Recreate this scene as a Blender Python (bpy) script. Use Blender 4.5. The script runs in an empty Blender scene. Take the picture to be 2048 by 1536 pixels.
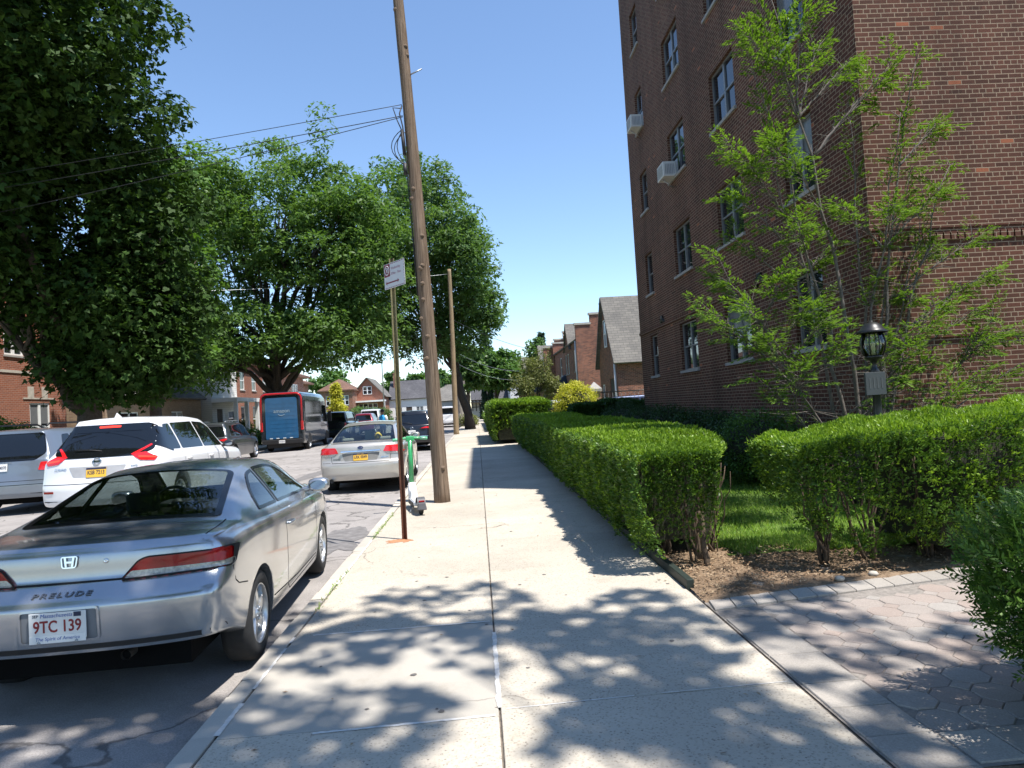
import bpy, bmesh, math, random
import numpy as np
from mathutils import Vector, Matrix, Euler
from mathutils.bvhtree import BVHTree
random.seed(7)
RNG = np.random.default_rng(11)
scene = bpy.context.scene
COL = scene.collection
R = math.radians

# ------------------------------------------------------------------ camera
FPX, RHO, EYE = 1380.0, 0.060, 1.6
_cx, _cy = (955 - 1024) / FPX, (768 - 815) / FPX
_x0 = _cx * math.cos(RHO) + _cy * math.sin(RHO)
_y0 = -_cx * math.sin(RHO) + _cy * math.cos(RHO)
_psi = math.atan(-_x0)
_p = math.atan(-_y0 * math.cos(_psi))
CF = Vector((math.sin(_psi) * math.cos(_p), math.cos(_psi) * math.cos(_p), math.sin(_p)))
_r0 = Vector((math.cos(_psi), -math.sin(_psi), 0))
_u0 = _r0.cross(CF)
CR = _r0 * math.cos(RHO) - _u0 * math.sin(RHO)
CU = _r0 * math.sin(RHO) + _u0 * math.cos(RHO)
cam = bpy.data.cameras.new('camera')
cam.sensor_width = 36.0
cam.lens = FPX / 2048 * 36.0
cam.clip_start, cam.clip_end = 0.05, 3000
camo = bpy.data.objects.new('camera', cam)
COL.objects.link(camo)
camo.matrix_world = Matrix.Translation((0, 0, EYE)) @ Matrix((CR, CU, -CF)).transposed().to_4x4()
scene.camera = camo

def at(px, py, Y):
    """world point at depth Y seen at a pixel of the photograph"""
    r = CF + CR * ((px - 1024) / FPX) + CU * ((768 - py) / FPX)
    return Vector((0, 0, EYE)) + r * (Y / r.y)

# ------------------------------------------------------------------ light
SUN = Vector((0.8 * 0.397, -0.6 * 0.397, 0.918)).normalized()
sl = bpy.data.lights.new('sun', 'SUN')
sl.energy, sl.angle, sl.color = 4.1, R(0.53), (1.0, 0.955, 0.895)
so = bpy.data.objects.new('sun', sl)
COL.objects.link(so)
so.rotation_euler = SUN.to_track_quat('Z', 'Y').to_euler()
W = bpy.data.worlds.new('World')
scene.world = W
W.use_nodes = True
wn = W.node_tree
sky = wn.nodes.new('ShaderNodeTexSky')
sky.sky_type = 'NISHITA'
sky.sun_disc = False
sky.sun_elevation = math.asin(SUN.z)
sky.sun_rotation = math.atan2(SUN.x, SUN.y)
sky.air_density, sky.dust_density, sky.ozone_density = 1.0, 0.0, 3.8
bg = wn.nodes['Background']
bg.inputs['Strength'].default_value = 0.12
wn.links.new(sky.outputs[0], bg.inputs['Color'])
scene.view_settings.view_transform = 'Standard'
scene.view_settings.look = 'None'
scene.view_settings.exposure = 1.0
scene.view_settings.gamma = 1.0
scene.render.resolution_x, scene.render.resolution_y = 1024, 768
cy = scene.cycles
cy.max_bounces, cy.diffuse_bounces, cy.glossy_bounces = 7, 3, 3
cy.transmission_bounces, cy.transparent_max_bounces = 4, 10
cy.caustics_reflective = cy.caustics_refractive = False
cy.use_denoising = True

# ------------------------------------------------------------------ materials
class NT:
    def __init__(s, name):
        s.m = bpy.data.materials.new(name)
        s.m.use_nodes = True
        s.t = s.m.node_tree
        s.b = s.t.nodes['Principled BSDF']
        s.out = s.t.nodes['Material Output']
    def n(s, typ, **kw):
        nd = s.t.nodes.new('ShaderNode' + typ)
        for k, v in kw.items():
            if k.startswith('i_'):
                key = k[2:].replace('_', ' ')
                nd.inputs[key].default_value = v
            else:
                setattr(nd, k, v)
        return nd
    def l(s, a, b):
        s.t.links.new(a, b)
    def math(s, op, a, b=None, c=None):
        nd = s.n('Math', operation=op)
        for i, v in enumerate((a, b, c)):
            if v is None: continue
            if hasattr(v, 'is_linked'): s.l(v, nd.inputs[i])
            else: nd.inputs[i].default_value = v
        return nd.outputs[0]
    def mix(s, fac, a, b, blend='MIX'):
        nd = s.n('Mix', data_type='RGBA', blend_type=blend)
        for i, v in ((0, fac), (6, a), (7, b)):
            if hasattr(v, 'is_linked'): s.l(v, nd.inputs[i])
            else: nd.inputs[i].default_value = v if i == 0 else c4(v)
        return nd.outputs[2]
    def ramp(s, fac, stops):
        nd = s.n('ValToRGB')
        e = nd.color_ramp.elements
        while len(e) < len(stops): e.new(0.5)
        for i, (p, c) in enumerate(stops):
            e[i].position = p
            e[i].color = c4(c)
        s.l(fac, nd.inputs[0])
        return nd.outputs[0]
    def noise(s, scale, detail=4, rough=0.55, vec=None):
        nd = s.n('TexNoise')
        nd.inputs['Scale'].default_value = scale
        nd.inputs['Detail'].default_value = detail
        nd.inputs['Roughness'].default_value = rough
        if vec is not None: s.l(vec, nd.inputs['Vector'])
        return nd.outputs[0]
    def coord(s, kind='Object'):
        if kind == 'UV':
            return s.n('UVMap').outputs[0]
        return s.n('TexCoord').outputs[kind]
    def bump(s, h, strength=0.3, dist=0.01):
        nd = s.n('Bump')
        nd.inputs['Strength'].default_value = strength
        nd.inputs['Distance'].default_value = dist
        s.l(h, nd.inputs['Height'])
        s.l(nd.outputs[0], s.b.inputs['Normal'])
    def set(s, **kw):
        for k, v in kw.items():
            s.b.inputs[k.replace('_', ' ')].default_value = v
        return s

def c4(v):
    return tuple(v) if len(v) == 4 else (*v, 1.0)

MATS = {}
def plain(name, col, rough=0.6, metal=0.0, var=0.12, scale=6.0, spec=0.5, coat=0.0, bump=0.0):
    if name in MATS: return MATS[name]
    k = NT(name)
    k.set(Roughness=rough, Metallic=metal, Coat_Weight=coat)
    k.b.inputs['Specular IOR Level'].default_value = spec
    v = k.noise(scale, 6, 0.6, k.coord())
    lo = tuple(c * (1 - var) for c in col); hi = tuple(min(1, c * (1 + var)) for c in col)
    k.l(k.ramp(v, [(0.3, lo), (0.7, hi)]), k.b.inputs['Base Color'])
    if bump: k.bump(k.noise(scale * 12, 3, 0.6, k.coord()), bump, 0.01)
    MATS[name] = k.m
    return k.m

def brick(name, c1, c2, mortar, bw=0.2032, bh=0.0677, ms=0.0105, header=True, dirt=0.25, accent=None):
    k = NT(name)
    uv = k.coord('UV')
    # slight wobble so that courses are not ruler straight
    nz = k.n('TexNoise'); nz.inputs['Scale'].default_value = 5.0; nz.inputs['Detail'].default_value = 3
    k.l(uv, nz.inputs['Vector'])
    sub = k.n('VectorMath', operation='SUBTRACT'); k.l(nz.outputs['Color'], sub.inputs[0]); sub.inputs[1].default_value = (.5, .5, .5)
    sc = k.n('VectorMath', operation='SCALE'); k.l(sub.outputs[0], sc.inputs[0]); sc.inputs['Scale'].default_value = 0.008
    add = k.n('VectorMath', operation='ADD'); k.l(uv, add.inputs[0]); k.l(sc.outputs[0], add.inputs[1])
    vec = add.outputs[0]
    def br(w):
        b = k.n('TexBrick', offset=0.5, offset_frequency=2, squash=1.0)
        b.inputs['Scale'].default_value = 1.0
        b.inputs['Brick Width'].default_value = w
        b.inputs['Row Height'].default_value = bh
        b.inputs['Mortar Size'].default_value = ms / 2
        b.inputs['Mortar Smooth'].default_value = 0.25
        b.inputs['Bias'].default_value = 0.0
        b.inputs['Color1'].default_value = c4(c1)
        b.inputs['Color2'].default_value = c4(c2)
        b.inputs['Mortar'].default_value = c4(mortar)
        k.l(vec, b.inputs['Vector'])
        return b
    b1 = br(bw)
    col, fac = b1.outputs['Color'], b1.outputs['Fac']
    if header:
        b2 = br(bw / 2)
        sep = k.n('SeparateXYZ'); k.l(vec, sep.inputs[0])
        row = k.math('FLOOR', k.math('DIVIDE', sep.outputs[1], bh))
        m6 = k.math('LESS_THAN', k.math('FLOORED_MODULO', row, 6.0), 0.5)
        col = k.mix(m6, col, b2.outputs['Color'])
        fm = k.n('Mix', data_type='FLOAT'); k.l(m6, fm.inputs[0]); k.l(fac, fm.inputs[2]); k.l(b2.outputs['Fac'], fm.inputs[3])
        fac = fm.outputs[0]
    grain = k.noise(40, 4, 0.7, uv)
    col = k.mix(0.5, col, k.ramp(grain, [(0.3, (.62, .62, .62)), (0.72, (1.25, 1.22, 1.2))]), 'MULTIPLY')
    big = k.noise(0.35, 5, 0.6, uv)
    col = k.mix(dirt, col, k.ramp(big, [(0.35, (.45, .43, .42)), (0.65, (1.15, 1.1, 1.05))]), 'MULTIPLY')
    if accent:
        b3 = br(bw); b3.inputs['Color1'].default_value = (0, 0, 0, 1); b3.inputs['Color2'].default_value = (1, 1, 1, 1); b3.inputs['Mortar'].default_value = (.5, .5, .5, 1)
        v = b3.outputs['Color']
        sel = k.math('GREATER_THAN', v, .993)
        if header: sel = k.math('MULTIPLY', sel, k.math('SUBTRACT', 1.0, m6))
        col = k.mix(sel, col, accent)
        sel2 = k.math('LESS_THAN', v, .06); col = k.mix(k.math('MULTIPLY', sel2, .6), col, tuple(c * .45 for c in c2))
        mp = k.n('Mapping'); mp.inputs['Scale'].default_value = (1.6, .10, 1); k.l(uv, mp.inputs[0])
        st = k.noise(1.0, 5, .65, mp.outputs[0])
        col = k.mix(.5, col, k.ramp(st, [(.36, (.55, .54, .53)), (.52, (1, 1, 1)), (.72, (1.2, 1.17, 1.14))]), 'MULTIPLY')
    k.l(col, k.b.inputs['Base Color'])
    k.set(Roughness=0.88)
    k.b.inputs['Specular IOR Level'].default_value = 0.25
    h = k.math('ADD', k.math('MULTIPLY', k.math('SUBTRACT', 1.0, fac), 1.0), k.math('MULTIPLY', grain, 0.25))
    k.bump(h, 0.55, 0.008)
    MATS[name] = k.m
    return k.m

def leafmat(name, cols, rough=0.45, trans=0.35, gloss=0.35, tcol=None):
    """leaf colour per leaf, thin-leaf translucency"""
    k = NT(name)
    g = k.n('NewGeometry')
    st = [(i / max(1, len(cols) - 1), c) for i, c in enumerate(cols)]
    col = k.ramp(g.outputs['Random Per Island'], st)
    big = k.noise(0.9, 3, 0.5, k.coord())
    col = k.mix(0.7, col, k.ramp(big, [(0.3, (.68, .72, .65)), (0.7, (1.25, 1.2, 1.15))]), 'MULTIPLY')
    k.l(col, k.b.inputs['Base Color'])
    k.set(Roughness=rough)
    k.b.inputs['Specular IOR Level'].default_value = gloss
    tr = k.n('BsdfTranslucent')
    tc = k.mix(1.0, col, tcol or (1.5, 1.6, .7), 'MULTIPLY')
    k.l(tc, tr.inputs['Color'])
    ms = k.n('MixShader'); ms.inputs[0].default_value = trans
    k.l(k.b.outputs[0], ms.inputs[1]); k.l(tr.outputs[0], ms.inputs[2])
    k.l(ms.outputs[0], k.out.inputs['Surface'])
    MATS[name] = k.m
    return k.m

def carpaint(name, col, metal=0.5, rough=0.32, dirt=0.3):
    k = NT(name)
    n1 = k.noise(2.2, 3, 0.5, k.coord())
    n2 = k.noise(160, 2, 0.5, k.coord())
    c = k.mix(dirt, col, k.ramp(n1, [(0.3, tuple(x * .72 for x in col)), (0.7, tuple(min(1, x * 1.12) for x in col))]))
    c = k.mix(0.15, c, k.ramp(n2, [(0.3, (.8, .8, .8)), (0.7, (1.15, 1.15, 1.15))]), 'MULTIPLY')
    k.l(c, k.b.inputs['Base Color'])
    r = k.n('MapRange'); r.inputs['To Min'].default_value = rough * 0.85; r.inputs['To Max'].default_value = rough * 1.25
    k.l(n1, r.inputs['Value']); k.l(r.outputs[0], k.b.inputs['Roughness'])
    k.set(Metallic=metal, Coat_Weight=0.9, Coat_Roughness=0.06)
    MATS[name] = k.m
    return k.m

def clearglass(name, tint=(.55, .62, .6), ior=1.5, rough=0.0):
    k = NT(name)
    fr = k.n('Fresnel'); fr.inputs['IOR'].default_value = ior
    tb = k.n('BsdfTransparent'); tb.inputs['Color'].default_value = c4(tint)
    gl = k.n('BsdfGlossy'); gl.inputs['Roughness'].default_value = rough
    ms = k.n('MixShader')
    k.l(k.math('MINIMUM', k.math('MULTIPLY', fr.outputs[0], 1.5), 1.0), ms.inputs[0]); k.l(tb.outputs[0], ms.inputs[1]); k.l(gl.outputs[0], ms.inputs[2])
    k.l(ms.outputs[0], k.out.inputs['Surface'])
    MATS[name] = k.m
    return k.m

def darkglass(name, col=(.012, .014, .016), rough=0.03):
    k = NT(name)
    k.set(Base_Color=c4(col), Roughness=rough)
    k.b.inputs['Specular IOR Level'].default_value = 0.8
    MATS[name] = k.m
    return k.m

# ------------------------------------------------------------------ mesh building
class MB:
    """collects polygons (with a material slot each) into one mesh"""
    def __init__(s): s.v, s.f, s.mi, s.sm = [], [], [], []
    def add(s, vs, fs, mi=0, smooth=False):
        o = len(s.v)
        s.v += [tuple(v) for v in vs]
        for f in fs:
            s.f.append([i + o for i in f]); s.mi.append(mi); s.sm.append(smooth)
        return s
    def box(s, lo, hi, mi=0, rot=0.0, piv=None, taper=1.0, bev=0.0):
        x0, y0, z0 = lo; x1, y1, z1 = hi
        if bev > 0:
            b = bev; vs = []; fs = []
            # chamfered box: 24 verts
            bm = bmesh.new(); bmesh.ops.create_cube(bm, size=1.0)
            for v in bm.verts: v.co = Vector(((x0 + x1) / 2 + v.co.x * (x1 - x0), (y0 + y1) / 2 + v.co.y * (y1 - y0), (z0 + z1) / 2 + v.co.z * (z1 - z0)))
            bmesh.ops.bevel(bm, geom=bm.edges[:], offset=b, segments=2, affect='EDGES', profile=0.5)
            vs = [v.co.copy() for v in bm.verts]; bm.verts.index_update()
            fs = [[v.index for v in f.verts] for f in bm.faces]
            bm.free()
        else:
            vs = [Vector((x, y, z)) for z in (z0, z1) for y in (y0, y1) for x in (x0, x1)]
            fs = [(0, 2, 3, 1), (4, 5, 7, 6), (0, 1, 5, 4), (1, 3, 7, 5), (3, 2, 6, 7), (2, 0, 4, 6)]
        if taper != 1.0:
            mx, my = (x0 + x1) / 2, (y0 + y1) / 2
            for v in vs:
                t = (v.z - z0) / max(1e-6, z1 - z0); k = 1 + (taper - 1) * t
                v.x = mx + (v.x - mx) * k; v.y = my + (v.y - my) * k
        if rot:
            pv = Vector(piv) if piv else Vector(((x0 + x1) / 2, (y0 + y1) / 2, 0))
            M = Matrix.Rotation(rot, 3, 'Z')
            vs = [M @ (v - pv) + pv for v in vs]
        return s.add(vs, fs, mi)
    def tube(s, pts, rad, seg=8, mi=0, cap=True, smooth=True):
        pts = [Vector(p) for p in pts]; n = len(pts)
        rad = [rad] * n if not hasattr(rad, '__len__') else rad
        vs, fs = [], []
        up = Vector((0, 0, 1))
        d0 = (pts[1] - pts[0]).normalized()
        a = d0.orthogonal().normalized() if abs(d0.z) > .99 else d0.cross(up).normalized()
        for i in range(n):
            d = (pts[min(i + 1, n - 1)] - pts[max(i - 1, 0)]).normalized()
            a = (a - d * a.dot(d)).normalized(); b = d.cross(a)
            for k in range(seg):
                t = 2 * math.pi * k / seg
                vs.append(pts[i] + (a * math.cos(t) + b * math.sin(t)) * rad[i])
        for i in range(n - 1):
            for k in range(seg):
                k2 = (k + 1) % seg
                fs.append((i * seg + k, i * seg + k2, (i + 1) * seg + k2, (i + 1) * seg + k))
        s.add(vs, fs, mi, smooth)
        if cap:
            o = len(s.v) - len(vs)
            s.f.append([o + k for k in range(seg)][::-1]); s.mi.append(mi); s.sm.append(False)
            s.f.append([o + (n - 1) * seg + k for k in range(seg)]); s.mi.append(mi); s.sm.append(False)
        return s
    def lathe(s, prof, seg=24, mi=0, axis='z', c=(0, 0, 0), smooth=True):
        """prof: (radius, height) pairs"""
        vs, fs = [], []
        for r, h in prof:
            for k in range(seg):
                t = 2 * math.pi * k / seg
                p = (r * math.cos(t), r * math.sin(t), h)
                if axis == 'x': p = (h, p[0], p[1])
                elif axis == 'y': p = (p[0], h, p[1])
                vs.append((p[0] + c[0], p[1] + c[1], p[2] + c[2]))
        for i in range(len(prof) - 1):
            for k in range(seg):
                k2 = (k + 1) % seg
                fs.append((i * seg + k, i * seg + k2, (i + 1) * seg + k2, (i + 1) * seg + k))
        return s.add(vs, fs, mi, smooth)
    def prism(s, poly, z0, z1, mi=0, frame=None):
        """extrude 2D polygon; frame(u,v,w)->xyz"""
        fr = frame or (lambda u, v, w: (u, v, w))
        n = len(poly)
        vs = [fr(u, v, z0) for u, v in poly] + [fr(u, v, z1) for u, v in poly]
        fs = [tuple(range(n))[::-1], tuple(range(n, 2 * n))] + [(i, (i + 1) % n, n + (i + 1) % n, n + i) for i in range(n)]
        return s.add(vs, fs, mi)
    def quad(s, a, b, c, d, mi=0): return s.add([a, b, c, d], [(0, 1, 2, 3)], mi)
    def build(s, name, mats, parent=None, loc=(0, 0, 0), rot=None, fixn=False, uv=True, label=None, autosmooth=None):
        me = bpy.data.meshes.new(name)
        me.from_pydata(s.v, [], s.f)
        for m in (mats if isinstance(mats, (list, tuple)) else [mats]): me.materials.append(m)
        me.polygons.foreach_set('material_index', s.mi)
        me.polygons.foreach_set('use_smooth', s.sm)
        me.validate(); me.update()
        if fixn:
            bm = bmesh.new(); bm.from_mesh(me); bmesh.ops.recalc_face_normals(bm, faces=bm.faces); bm.to_mesh(me); bm.free()
        if uv: boxuv(me)
        if autosmooth: me.set_sharp_from_angle(angle=R(autosmooth))
        return link(name, me, parent, loc, rot, label)

def boxuv(me):
    n = len(me.loops)
    if not n or len(me.polygons) != len(me.polygons): return
    ul = me.uv_layers.new(name='UVMap')
    vi = np.empty(n, np.int32); me.loops.foreach_get('vertex_index', vi)
    co = np.empty(len(me.vertices) * 3, np.float32); me.vertices.foreach_get('co', co); co = co.reshape(-1, 3)
    nor = np.empty(len(me.polygons) * 3, np.float32); me.polygons.foreach_get('normal', nor); nor = nor.reshape(-1, 3)
    tot = np.empty(len(me.polygons), np.int32); me.polygons.foreach_get('loop_total', tot)
    ln = np.repeat(nor, tot, axis=0)
    p = co[vi]; ax = np.abs(ln); k = ax.argmax(1)
    u = np.where(k == 0, p[:, 1], p[:, 0]); v = np.where(k == 2, p[:, 1], p[:, 2])
    ul.data.foreach_set('uv', np.stack([u, v], 1).astype(np.float32).ravel())

def link(name, me, parent=None, loc=(0, 0, 0), rot=None, label=None):
    o = bpy.data.objects.new(name, me)
    COL.objects.link(o)
    if parent is not None: o.parent = parent
    o.location = loc
    if rot is not None: o.rotation_euler = rot
    if label: o['label'] = label
    return o

def tag(o, label, cat, group=None, kind=None):
    if kind: o['kind'] = kind
    if label: o['label'] = label
    if cat: o['category'] = cat
    if group: o['group'] = group
    return o

def thing(name, label, cat, loc=(0, 0, 0), rotz=0.0, group=None):
    o = bpy.data.objects.new(name, None)
    o.empty_display_size = 0.2
    COL.objects.link(o)
    o.location = loc; o.rotation_euler = (0, 0, rotz)
    return tag(o, label, cat, group)

def struct(o):
    o['kind'] = 'structure'; return o

def dup(o, parent=None, loc=None, rotz=None, label=None):
    c = o.copy(); COL.objects.link(c)
    if parent is not None: c.parent = parent
    if loc is not None: c.location = loc
    if rotz is not None: c.rotation_euler = (0, 0, rotz)
    if label: c['label'] = label
    for ch in list(o.children): dup(ch, c)
    return c

def text(body, size, parent, loc, rot, m, name='lettering', ext=0.002, align='CENTER', sx=1.0, shear=0.0, bold=0.0, sp=1.0):
    cu = bpy.data.curves.new(name, 'FONT')
    cu.body = body; cu.size = size; cu.extrude = ext; cu.align_x = align; cu.align_y = 'CENTER'
    cu.space_character = sp
    cu.shear = shear; cu.offset = bold; cu.resolution_u = 3
    cu.materials.append(m)
    tmp = bpy.data.objects.new(name, cu); COL.objects.link(tmp)
    bpy.context.view_layer.update()
    me = bpy.data.meshes.new_from_object(tmp)
    bpy.data.objects.remove(tmp)
    if not me.materials: me.materials.append(m)
    o = link(name, me, parent, loc, rot); o.scale = (sx, 1, 1)
    return o

def lerp_tab(tab, x):
    """smooth (monotone cubic) interpolation of a [(x, value)...] table"""
    xs = [a for a, _ in tab]; ys = [b for _, b in tab]
    if x <= xs[0]: return ys[0]
    if x >= xs[-1]: return ys[-1]
    i = max(j for j in range(len(xs)) if xs[j] <= x); i = min(i, len(xs) - 2)
    def sl(j):
        if j <= 0 or j >= len(xs) - 1: return 0.0 if 0 else ((ys[min(j + 1, len(xs) - 1)] - ys[max(j - 1, 0)]) / (xs[min(j + 1, len(xs) - 1)] - xs[max(j - 1, 0)]))
        a = (ys[j] - ys[j - 1]) / (xs[j] - xs[j - 1]); b = (ys[j + 1] - ys[j]) / (xs[j + 1] - xs[j])
        return 0.0 if a * b <= 0 else 2 * a * b / (a + b)
    h = xs[i + 1] - xs[i]; t = (x - xs[i]) / h
    m0, m1 = sl(i) * h, sl(i + 1) * h
    t2, t3 = t * t, t * t * t
    return (2 * t3 - 3 * t2 + 1) * ys[i] + (t3 - 2 * t2 + t) * m0 + (-2 * t3 + 3 * t2) * ys[i + 1] + (t3 - t2) * m1

# ------------------------------------------------------------------ foliage
def leaf_mesh(name, C, A, B, L, Wd, mat, fold=0.18, star=False, parent=None, curl=0.0):
    """one mesh of many leaf blades. C base points, A blade direction, B side direction (unit), L, Wd sizes"""
    n = len(C)
    N = np.cross(A, B)
    L = L[:, None]; Wd = Wd[:, None]
    def blade(A_, B_, L_, W_):
        p0 = C; p2 = C + A_ * L_ - N * (L_ * curl)
        mid = C + A_ * (L_ * 0.45) + N * (W_ * fold)
        return np.stack([p0, mid + B_ * W_ * .5, p2, mid - B_ * W_ * .5], 1)
    if star:
        P = [blade(A, B, L, Wd * .8)]
        for sg in (1, -1):
            A2 = A * .45 + B * .89 * sg; B2 = B * .45 - A * .89 * sg
            P.append(blade(A2, B2, L * .72, Wd * .7))
        V = np.concatenate(P, 1).reshape(-1, 3); q = 3
    else:
        V = blade(A, B, L, Wd).reshape(-1, 3); q = 1
    nf = n * q
    me = bpy.data.meshes.new(name)
    me.vertices.add(nf * 4); me.loops.add(nf * 4); me.polygons.add(nf)
    me.vertices.foreach_set('co', V.astype(np.float32).ravel())
    me.loops.foreach_set('vertex_index', np.arange(nf * 4, dtype=np.int32))
    me.polygons.foreach_set('loop_start', np.arange(0, nf * 4, 4, dtype=np.int32))
    me.polygons.foreach_set('loop_total', np.full(nf, 4, np.int32))
    me.materials.append(mat)
    me.update(calc_edges=True)
    return link(name, me, parent)

def unit(a): return a / np.maximum(1e-9, np.linalg.norm(a, axis=1, keepdims=True))

def rdir(n): return unit(RNG.normal(size=(n, 3)))

def sprays(centers, radii, per, L, W, up=0.5, out=0.6, flat=0.75, hang=0.0):
    """leaves around clump centres. returns C, A, B, len, width"""
    k = len(centers)
    idx = np.repeat(np.arange(k), per)
    n = len(idx)
    d = rdir(n)
    r = RNG.uniform(0.45, 1.0, (n, 1)) ** 0.6
    sc = np.ones((n, 3)); sc[:, 2] = flat
    C = centers[idx] + d * r * radii[idx][:, None] * sc
    Nn = unit(d * out + np.array([0, 0, up]) + RNG.normal(size=(n, 3)) * 0.45)      # leaf face normal
    A = rdir(n) + d * 0.5 - np.array([0, 0, hang])
    A = unit(A - Nn * (A * Nn).sum(1, keepdims=True))
    B = np.cross(Nn, A)
    return C, A, B, RNG.uniform(.5, 1.4, n) * L, RNG.uniform(.6, 1.3, n) * W

def clumps_in(ells, n, inner=0.55):
    """n points in a union of ellipsoids, biased outwards: ells [(centre, radii, weight)]"""
    w = np.array([e[2] for e in ells], float); w /= w.sum()
    pick = RNG.choice(len(ells), n, p=w)
    c = np.array([e[0] for e in ells], float)[pick]; r = np.array([e[1] for e in ells], float)[pick]
    rad = RNG.uniform(inner, 1.0, (n, 1))
    return c + rdir(n) * rad * r

def limb_pts(a, b, k=6, sag=0.0, wob=0.15):
    a, b = Vector(a), Vector(b); d = b - a; L = d.length
    out = []
    for i in range(k + 1):
        t = i / k
        p = a + d * t + Vector((0, 0, sag * L * 4 * t * (1 - t)))
        if 0 < i < k: p += Vector((random.uniform(-1, 1), random.uniform(-1, 1), random.uniform(-1, 1))) * wob * L / k
        out.append(p)
    return out

def tree(name, label, base, trunk_h, trunk_r, ells, nclump, clump_r, per, leaf, mat, bark, cat='tree', group=None, nlimb=10,
         star=False, lean=(0, 0), up=0.55, hang=0.1, flat=0.75, inner=0.5, twig=True, extra=None):
    bx, by, bz = base
    root = thing(name, label, cat, base, 0, group)
    o = Vector(base)
    cl = clumps_in(ells, nclump, inner)
    if extra is not None: cl = np.concatenate([cl, np.array(extra, float)])
    rad = RNG.uniform(.65, 1.3, len(cl)) * clump_r
    C, A, B, L, Wd = sprays(cl, rad, per, leaf[0], leaf[1], up=up, hang=hang, flat=flat)
    leaf_mesh('crown', C - np.array(base), A, B, L, Wd, mat, star=star, parent=root)
    t = MB()
    top = Vector((lean[0], lean[1], trunk_h))
    tp = limb_pts((0, 0, -0.1), top, 6, 0, .12)
    rr = [trunk_r * (1.35 if i == 0 else 1.0 - .4 * i / 6) for i in range(7)]
    t.tube(tp, rr, 12)
    # limbs to spread targets
    order = RNG.permutation(len(cl))[:nlimb]
    for i in order:
        e = Vector(cl[i]) - o
        s = tp[random.choice((3, 4, 5, 6))]
        lp = limb_pts(s, e, 6, random.uniform(-.03, .08), .2)
        r0 = trunk_r * random.uniform(.28, .5)
        t.tube(lp, [r0 * (1 - .85 * j / 6) for j in range(7)], 7)
        if twig:
            near = np.argsort(((cl - cl[i]) ** 2).sum(1))[1:5]
            for j in near:
                q = limb_pts(lp[random.choice((3, 4))], Vector(cl[j]) - o, 4, .03, .2)
                t.tube(q, [r0 * .4 * (1 - .8 * m / 4) for m in range(5)], 5)
    t.build('trunk', bark, root)
    return root
# ------------------------------------------------------------------ material library
def mk_concrete(name, base, pebble, dark, scale=1.0, smooth=False):
    k = NT(name); co = k.coord()
    big = k.noise(0.8, 5, 0.6, co); mid = k.noise(7, 4, 0.6, co); fine = k.noise(150 * scale, 2, 0.6, co)
    c = k.ramp(big, [(0.3, tuple(x * .86 for x in base)), (0.7, tuple(min(1, x * 1.1) for x in base))])
    if not smooth:
        vo = k.n('TexVoronoi'); vo.inputs['Scale'].default_value = 62 * scale; k.l(co, vo.inputs['Vector'])
        peb = k.ramp(vo.outputs['Color'], [(0.15, dark), (0.5, pebble), (0.85, tuple(min(1, x * 1.35) for x in pebble))])
        edge = k.ramp(vo.outputs['Distance'], [(0.25, (1, 1, 1)), (0.6, (0, 0, 0))])
        sel = k.math('MULTIPLY', edge, k.ramp(fine, [(0.42, (0, 0, 0)), (0.55, (1, 1, 1))]))
        c = k.mix(k.math('MULTIPLY', sel, .75), c, peb)
        spots = k.n('TexVoronoi'); spots.inputs['Scale'].default_value = 28 * scale; k.l(co, spots.inputs['Vector'])
        sm = k.math('MULTIPLY', k.ramp(spots.outputs['Distance'], [(0.10, (1, 1, 1)), (0.2, (0, 0, 0))]), k.ramp(mid, [(0.5, (0, 0, 0)), (0.6, (.8, .8, .8))]))
        c = k.mix(sm, c, dark)
        k.bump(k.math('ADD', edge, fine), 0.35, 0.004)
    else:
        c = k.mix(0.5, c, k.ramp(fine, [(0.3, (.85, .85, .85)), (0.7, (1.1, 1.1, 1.1))]), 'MULTIPLY')
        k.bump(fine, 0.15, 0.002)
    gi = k.n('NewGeometry'); c = k.mix(.8, c, k.ramp(gi.outputs['Random Per Island'], [(0, (.84, .84, .83)), (.5, (.97, .96, .94)), (1, (1.08, 1.06, 1.03))]), 'MULTIPLY')
    vo2 = k.n('TexVoronoi', feature='DISTANCE_TO_EDGE'); vo2.inputs['Scale'].default_value = .42
    wv = k.n('VectorMath', operation='ADD'); k.l(co, wv.inputs[0]); n3 = k.n('TexNoise'); n3.inputs['Scale'].default_value = 1.3; n3.inputs['Detail'].default_value = 7; k.l(co, n3.inputs['Vector']); k.l(n3.outputs['Color'], wv.inputs[1]); k.l(wv.outputs[0], vo2.inputs['Vector'])
    crk = k.math('MULTIPLY', k.ramp(vo2.outputs['Distance'], [(.0015, (1, 1, 1)), (.005, (0, 0, 0))]), k.ramp(k.noise(.5, 3, .5, co), [(.52, (0, 0, 0)), (.58, (1, 1, 1))]))
    c = k.mix(k.math('MULTIPLY', crk, .7), c, (.10, .085, .07))
    st = k.ramp(k.noise(2.3, 6, 0.7, co), [(0.56, (1, 1, 1)), (0.75, (.62, .57, .5))])
    c = k.mix(0.45, c, st, 'MULTIPLY')
    k.l(c, k.b.inputs['Base Color']); k.set(Roughness=.9); k.b.inputs['Specular IOR Level'].default_value = .25
    MATS[name] = k.m
    return k.m

M_WALK = mk_concrete('exposed aggregate concrete', (.485, .44, .37), (.35, .31, .25), (.12, .10, .085))
M_SLAB = mk_concrete('smooth new concrete', (.465, .43, .375), (.4, .4, .4), (.2, .2, .2), smooth=True)
M_CURB = mk_concrete('curb concrete', (.48, .445, .39), (.4, .4, .4), (.2, .2, .2), smooth=True)

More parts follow.
